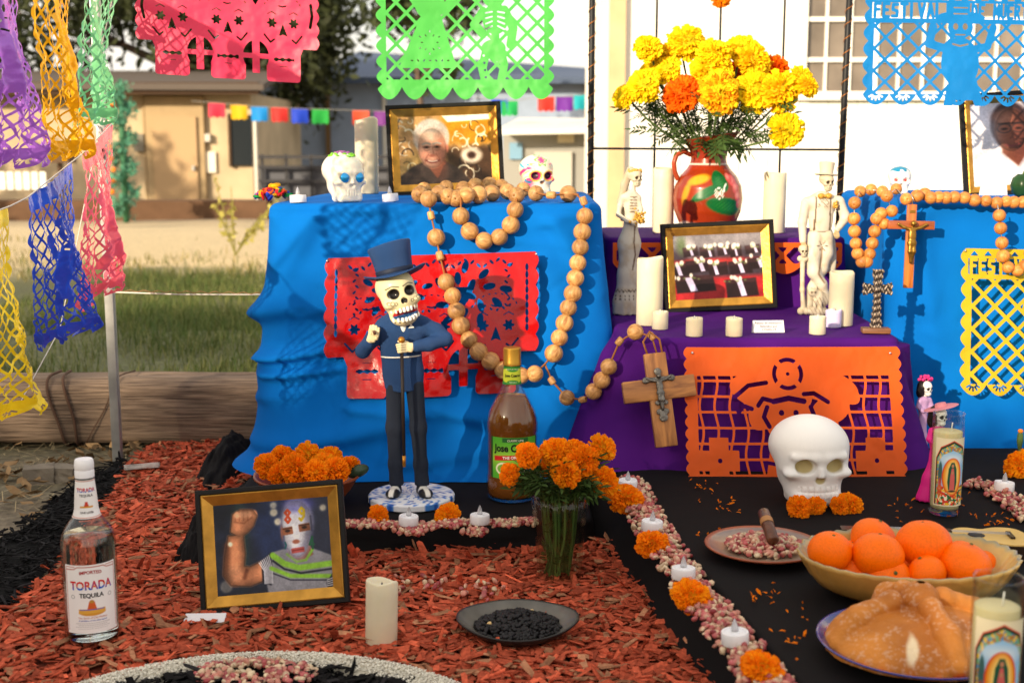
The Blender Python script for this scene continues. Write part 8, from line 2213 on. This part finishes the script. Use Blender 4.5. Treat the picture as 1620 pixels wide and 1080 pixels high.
for row, zz_, n_, hh_, sg in (('u', .292, 8, .085, 1), ('l', .118, 8, .078, -1)):
    for k in range(n_):
        u = (k - (n_ - 1) / 2) / ((n_ - 1) / 2); x_ = u * .225; y_ = -.335 + .13 * u * u
        z_ = zz_ + (.028 * u * u if row == 'l' else .012 * u * u)
        bx_ = MB().ball((0, 0, 0), 1, 8, 6).V[0]; bx_ = np.sign(bx_) * np.abs(bx_) ** .55 * np.array([.030, .022, hh_ * .55])
        M = np.array(Euler((0, 0, -u * .55)).to_matrix()); b.add(bx_ @ M.T + np.array([x_, y_, z_]), MB().ball((0, 0, 0), 1, 8, 6).F)
tth = b.build('teeth', mat('tooth_white', lin(236, 232, 224), .3), head); tth['kind'] = 'stuff'
# hat
hat_rot = (Matrix.Rotation(R(-13), 4, 'Y') @ Matrix.Rotation(R(-8), 4, 'X')).to_euler()
hp_ = Vector((-20, -6, 363)) * GS
hat = MB().lathe([(0, 49), (26, 50), (33, 49), (34.5, 47), (31.5, 30), (29, 10), (28.5, 0), (0, -2)], 48, wob=lambda R_, Z, a: (R_, Z + (Z > 40) * 2.0 * np.cos(a))).build('hat_crown', SUIT, gm, hp_, hat_rot, True, 50, GS)
MB().lathe([(28.3, 0), (36, -1), (44, 0), (47.5, 1.5), (47, 3.5), (43, 2.5), (36, 2), (28.3, 3)], 64, wob=lambda R_, Z, a: (R_ * (1 + .03 * np.cos(2 * a)), Z + np.clip((R_ - 30) / 17, 0, 1) ** 2 * 5.5 * np.cos(2 * a))).build('hat_brim', SUIT, hat)
MB().lathe([(28.9, 2), (29.3, 3), (30.2, 9.5), (29.6, 10)], 48).build('hat_band', mat('band_navy', lin(24, 34, 56), .6), hat)

# ================================================================== BRIDE, GROOM AND DOLLS (small resin figures)
RESIN = mat('resin', attr=True, rough=.5, vary=.10, vscale=60)
WASH = ap((94, 70, 44))
def antique(V, base=(232, 222, 200), seed=0):
    c = np.ones((len(V), 3)) * ap(base) * .72; k = noise2(V[:, 0] * .10 + V[:, 1] * .05, V[:, 2] * .10, 1, seed); return mixc(c, ap((176, 150, 112)), np.clip((k - .5) * 3, 0, .6) * .7)
def mini_skull(parent, pos, size, yaw, pitch=0.0, s=1.0, base=(196, 184, 158)):
    def c(V):
        e_, n_, dp = skull_masks(V, 1.15); col = np.ones((len(V), 3)) * ap(base); col = mixc(col, ap((60, 40, 24)), soft(np.minimum(e_, n_), .03)); x, y, z = V.T
        return mixc(col, ap((70, 50, 32)), ((np.abs(z - .20) < .012) | ((np.abs(np.sin(x * 58)) < .2) & (np.abs(z - .20) < .07))) * (y < -.22) * (np.abs(x) < .17) * .8)
    return solid('head', lambda P: skull(P, .95, 1.0, True, 1.15), (-.46, -.52, -.05), (.46, .58, 1.06), .030, RESIN, parent, c, Vector(pos) * s, (pitch, 0, yaw), size * s)
bq_ = gr(992, 497, .423); BS = S(3.30, .6)
bride = thing('skeleton_bride', (bq_.x, bq_.y, .4235), 'ivory skeleton bride figurine with a golden bouquet and flower crown', 'figurine')
def gown(P):
    d = chain(P, [(4, 0, 148), (2, 1, 112), (0, 1, 62), (-3, 1, 20), (-3, 1, 2)], [10, 16.5, 14.5, 18, 20], 10, (1, .78, 1)); d = np.maximum(d, -P[:, 2])
    d = su(d, chain(P, [(4, 0, 146), (5, 0, 168), (4, 0, 184)], [9, 10.5, 12.5], 6, (1, .65, 1)), 5); d = su(d, cap(P, (-8, 0, 185), (15, 0, 184), 5, 4.5), 4); d = su(d, cap(P, (7, 0, 186), (8, -1, 204), 3.4, 3), 3)
    d = su(d, chain(P, [(-9, 0, 184), (-13.5, 0, 172), (-16, -2, 158)], [4.6, 4.2, 3.9], 3), 3); d = su(d, chain(P, [(-16, -2, 158), (-4, -10, 149), (9, -15, 143)], [3.9, 3.2, 2.6], 3), 2); d = su(d, chain(P, [(15, 0, 183), (19, -4, 166), (13, -14, 148)], [4.2, 3.6, 2.6], 3), 3)
    d = d + .7 * np.sin(P[:, 0] * .55 + P[:, 1] * .3) * np.clip((90 - P[:, 2]) / 90, 0, 1)
    rib = (P[:, 1] < -4) & (np.abs(P[:, 0] - 7) < 6) & (P[:, 2] > 160) & (P[:, 2] < 186); return d + np.where(rib & (np.sin(P[:, 2] * 1.4) > .2), .9, 0)
def gownc(V):
    c = antique(V, (232, 222, 202), 3); x, y, z = V.T; fr = y < 2
    lace = ((np.abs(z - 38 - 1.5 * np.sin(x * 1.1)) < 1.3) | ((np.abs(z - 28) < 4) & (np.sin(x * .9) > .55) & (np.sin(z * 1.3) > 0))); c = mixc(c, ap((60, 42, 30)), lace * .85)
    c = mixc(c, ap((90, 62, 40)), soft(line2(x, z, [(10, 140), (8, 115), (11, 95), (7, 72)], 1.1), 1) * fr); rib = fr & (np.abs(x - 7) < 6) & (z > 160) & (z < 186) & (np.sin(z * 1.4) > .2); return mixc(c, ap((90, 66, 40)), rib * .8)
solid('gown', gown, (-26, -26, -2), (26, 24, 210), 1.7, RESIN, bride, gownc, scale=BS)
solid('veil', lambda P: chain(P, [(3, 7, 226), (-6, 8, 205), (-11, 8, 178), (-9, 8, 150)], [7, 6, 6, 3.5], 4, (1, .6, 1)), (-26, -2, 140), (16, 20, 240), 1.8, RESIN, bride, lambda V: antique(V, (206, 190, 166), 5), scale=BS)
mini_skull(bride, (9, -3, 201), 29, R(38), 0, BS)
GOLDP = mat('gold_paint', lin(206, 158, 70), .4, .35, 200, .6, 300, metal=.4)
def posy(name, c, rad, n, parent, s, ring=None):
    b = MB(); r = np.random.default_rng(n)
    for k in range(n):
        if ring: a = k / n * 6.28; p = np.array(c) + np.array([ring * math.cos(a), ring * math.sin(a), 1.5 * math.sin(a * 3)])
        else: p = np.array(c) + r.normal(0, .5, 3) * np.array(rad)
        b.ball(p * s, 2.5 * s * r.uniform(.7, 1.2), 7, 5)
    return b.build(name, GOLDP, parent)
posy('bouquet', (14, -16, 153), (9, 6, 10), 46, bride, BS)['kind'] = 'stuff'; posy('flower_crown', (9, 0, 226), 1, 18, bride, BS, 9.5)['kind'] = 'stuff'
# groom
gq_ = gr(1293, 496, .423); RS = S(3.25, .6)
groom = thing('skeleton_groom', (gq_.x, gq_.y, .4235), 'ivory skeleton groom figurine in top hat with bone cane and cat', 'figurine')
def coat(P):
    d = chain(P, [(0, 0, 126), (0, 0, 150), (1, 0, 176)], [16.5, 17, 22], 9, (1.0, .6, 1)); d = su(d, cap(P, (-22, 0, 180), (26, 0, 182), 8, 8), 7)
    d = su(d, chain(P, [(-25, 0, 178), (-30, -1, 148), (-29, -6, 118)], [8, 7, 5.5], 4), 4); d = su(d, chain(P, [(29, 0, 180), (38, -1, 158), (37, -3, 152)], [8, 7.5, 7], 4), 4); d = su(d, chain(P, [(37, -3, 152), (24, -11, 136)], [7, 5], 4), 3)
    d = su(d, ell(P, (19, 7, 100), (10, 4, 40), (0, -.10, 0)), 5); d = su(d, ell(P, (-14, 7, 105), (8, 4, 34), (0, .1, 0)), 5)
    x, y, z = P.T; fr = y < -4
    return d + np.where(fr & ((np.abs(x + 11.5 - (z - 150) * .02) < 1.0) | (np.abs(x - 13 + (z - 150) * .02) < 1.0)) & (z > 132) & (z < 190), 1.3, 0)
def coatc(V):
    c = antique(V, (234, 226, 208), 7); x, y, z = V.T; fr = y < -2; c = mixc(c, ap((84, 58, 34)), (fr & ((np.abs(x + 11.5 - (z - 150) * .02) < 1.2) | (np.abs(x - 13 + (z - 150) * .02) < 1.2)) & (z > 132) & (z < 190)) * .9)
    c = mixc(c, ap((90, 64, 40)), (fr & (np.abs(z - 133) < .9) & (np.abs(x) < 17)) * .8); lat_ = ((np.abs(np.sin(x * .7 + z * .7)) < .25) | (np.abs(np.sin(x * .7 - z * .7)) < .25)) & fr & (np.abs(x - 1) < 8) & (z > 172) & (z < 188); return mixc(c, ap((96, 70, 36)), lat_ * .8)
solid('coat', coat, (-44, -24, 58), (50, 20, 196), 1.9, RESIN, groom, coatc, scale=RS)
def pants(P):
    d = chain(P, [(-8, 0, 124), (-11, -2, 96), (-9, -5, 68), (4, -6, 48), (11, -4, 30)], [13, 12, 10, 8, 7], 6); d = su(d, chain(P, [(9, 0, 124), (10, 0, 98), (5, 2, 72), (-10, 3, 40), (-14, 2, 12)], [13, 11.5, 9, 7.5, 7], 6), 4)
    return su(d, chain(P, [(-15, 0, 8), (-16, -10, 5)], [6.5, 5.5], 3), 3)
def pantsc(V):
    c = antique(V, (234, 226, 208), 9); x, y, z = V.T; star = I(np.hypot(x - 1, z - 110) - 9, np.abs(np.sin(3 * np.arctan2(z - 110, x - 1))) * 9 - 2.2 - .2 * (9 - np.hypot(x - 1, z - 110))); c = mixc(c, ap((74, 50, 30)), (y < -3) * soft(star, 1)); return mixc(c, ap((120, 90, 58)), (y < -2) * soft(line2(x, z, [(1, 108), (0, 84), (-4, 66), (6, 52)], 1.4), 2))
solid('trousers', pants, (-28, -22, -2), (28, 18, 134), 1.8, RESIN, groom, pantsc, scale=RS)
mini_skull(groom, (6, -2, 197), 30, R(24), R(4), RS)
MB().lathe([(0, 20), (11, 20.5), (12.5, 19.5), (11, 8), (10.5, 0), (18, -.5), (18.5, 1), (11, 2.2), (10.8, 1.5)], 36).build('top_hat', mat('resin_ivory', lin(202, 192, 170), .5, .15, 60), groom, Vector((6, 1, 223)) * RS, (R(-4), R(4), 0), True, 45, RS)
b = MB()
for q_ in (-1, 1): b.ball(np.array([2 + q_ * 6, -13, 190]) * RS, np.array([6, 3, 4.5]) * RS, 10, 7)
b.ball(np.array([2, -14, 190]) * RS, 2.6 * RS, 8, 6); b.build('bow_tie', GOLDP, groom); posy('boutonniere', (19, -12, 176), (4, 3, 4), 14, groom, RS)['kind'] = 'stuff'
hf = lambda P: None
def ghand(pos, s_, dirx):
    p = np.array(pos, float)
    return handp(lambda P: rbox(P, p, (3.4, 2.4, 4.2), 1.8), [[p + (dirx * (-3 + k * 2.0), -1.5, -2), p + (dirx * (-3.2 + k * 2.1), -3.2, -7), p + (dirx * (-3 + k * 2.0), -2, -10.5 + abs(k - 1.5))] for k in range(4)], [p + (dirx * 3, -1, 1), p + (dirx * 5, -2.5, -3), p + (dirx * 4.6, -3, -6)], 1.15)
solid('hand', ghand((23, -13, 133), 1, -1), (10, -22, 116), (34, -6, 142), .9, RESIN, groom, lambda V: antique(V, (206, 180, 136), 2), scale=RS); solid('hand', ghand((-29, -9, 113), 1, 1), (-40, -20, 96), (-18, 0, 122), .9, RESIN, groom, lambda V: antique(V, (206, 180, 136), 4), scale=RS)
cane = solid('bone_cane', lambda P: su(chain(P, [(-29, -9, 88), (-28, -9, 40), (-25, -9, 8)], [4.2, 3.4, 4], 4), np.minimum(su(sph(P, (-33, -9, 90), 5), sph(P, (-25, -9, 90), 5), 2), su(sph(P, (-29, -9, 5), 6), sph(P, (-20, -9, 5), 6), 2)), 2), (-42, -20, -2), (-10, 2, 98), 1.5, RESIN, groom, lambda V: antique(V, (236, 224, 196), 6), scale=RS)
mini_skull(groom, (-29, -10, 92), 20, R(10), 0, RS)
def catf(P):
    d = su(ell(P, (-2, -12, 26), (10, 9, 14)), ell(P, (6, -8, 24), (12, 9, 12)), 4); d = su(d, ell(P, (-12, -15, 36), (8, 7, 7)), 3)
    for q_ in (-1, 1): d = su(d, cap(P, (-12 + q_ * 5, -14, 40), (-13 + q_ * 6, -14, 47), 2.6, .8), 1); d = su(d, chain(P, [(-5 + q_ * 4, -18, 22), (-5 + q_ * 5, -20, 10)], [3.4, 3], 2), 2)
    d = su(d, ell(P, (-2, -10, 5), (17, 13, 9)), 3); d = su(d, chain(P, [(15, -6, 20), (21, -8, 26), (20, -9, 36)], [3, 2.6, 2], 2), 2); return np.maximum(d, -P[:, 2])
def catc(V):
    c = antique(V, (234, 222, 196), 11); x, y, z = V.T; e_ = U(e2(x, z, -15, 37, 2, 1.6), e2(x, z, -9.5, 37, 2, 1.6)); c = mixc(c, ap((60, 40, 22)), soft(e_, .8) * (y < -14)); return mixc(c, ap((110, 80, 48)), ((np.sin(x * 1.1 + z * .6) > .8) & (z < 30)) * .7)
solid('cat', catf, (-26, -28, -1), (28, 8, 52), 1.5, RESIN, groom, catc, scale=RS)
# dolls beside the purple cloth
def doll(px, py, Y, z, label, dress, hair, hat, sc_, yaw, crown=None):
    p = pt(px, py, Y); s_ = S(Y, .3) * sc_; t = thing('skeleton_doll', (p.x, Y, z), label, 'doll', rz=yaw)
    def body(P):
        d = chain(P, [(8, 0, 112), (7, 0, 92), (7, 0, 74), (3, 0, 34), (0, 0, 3)], [9, 8, 7.5, 14, 21], 8, (1, .8, 1)); d = np.maximum(d, -P[:, 2]); d = su(d, cap(P, (0, 0, 113), (18, 0, 113), 5, 5), 3)
        d = su(d, chain(P, [(-1, 0, 113), (-5, -2, 100), (1, -9, 92)], [5, 5, 4], 2), 2); d = su(d, chain(P, [(19, 0, 113), (23, -2, 100), (16, -9, 92)], [5, 5, 4], 2), 2)
        return d + .5 * np.sin(np.arctan2(P[:, 1], P[:, 0]) * 14) * np.clip((60 - P[:, 2]) / 60, 0, 1)
    solid('dress', body, (-26, -24, -2), (30, 24, 124), 1.9, mat('dress_%d' % px, lin(*dress), .5, .12, 40), t, None, scale=s_)
    solid('neck', lambda P: cap(P, (9, 0, 112), (10, 0, 126), 3.2, 3), (2, -6, 108), (18, 6, 132), 1.2, mat('bone_white', lin(226, 224, 220), .45), t, None, scale=s_)
    def c(V):
        e_, n_, dp = skull_masks(V, 1.2); col = np.ones((len(V), 3)) * ap((232, 230, 228)); return mixc(col, np.array([.015, .013, .015]), soft(np.minimum(e_, n_) - .01, .02))
    solid('head', lambda P: skull(P, .95, 1, True, 1.2), (-.46, -.52, -.05), (.46, .58, 1.06), .032, mat('glossy_paint'), t, c, Vector((10, -1, 121)) * s_, (0, 0, R(20)), 31 * s_)
    solid('hair', lambda P: np.maximum(su(ell(P, (9, 4, 139), (14, 13, 15)), ell(P, (6, 7, 128), (12, 8, 14)), 4), -ell(P, (13, -12, 133), (9.5, 14, 15))), (-10, -14, 110), (28, 22, 158), 1.3, mat('black_hair', (.012, .010, .011), .5), t, None, scale=s_)
    if hat: MB().lathe([(0, 7), (8, 6.5), (10, 1.5), (24, .5), (27, -.5), (24, -1), (0, -.5)], 40).build('hat', mat('hat_pink', lin(*hat), .6), t, Vector((12, -1, 151)) * s_, (R(-8), R(-13), 0), True, 40, s_)
    if crown:
        b = MB(); r = np.random.default_rng(4)
        for k in range(26): b.ball(np.array([9 + r.normal(0, 6), 1 + r.normal(0, 4), 154 + r.uniform(-2, 7)]) * s_, 3.0 * s_ * r.uniform(.7, 1.2), 7, 5)
        b.build('flower_crown', mat('crown_pink', lin(*crown), .6), t)['kind'] = 'stuff'
    return t
q = gr(1474, 790, .134); doll(1474, 700, q.y, .1335, 'small skeleton doll in a hot pink dress and wide pink hat', (226, 40, 140), True, (206, 130, 140), 1.0, R(8))
doll(1453, 700, 2.93, .1335, 'small skeleton doll with black hair and a pink flower crown', (186, 150, 196), True, None, .80, R(14), (200, 50, 120))
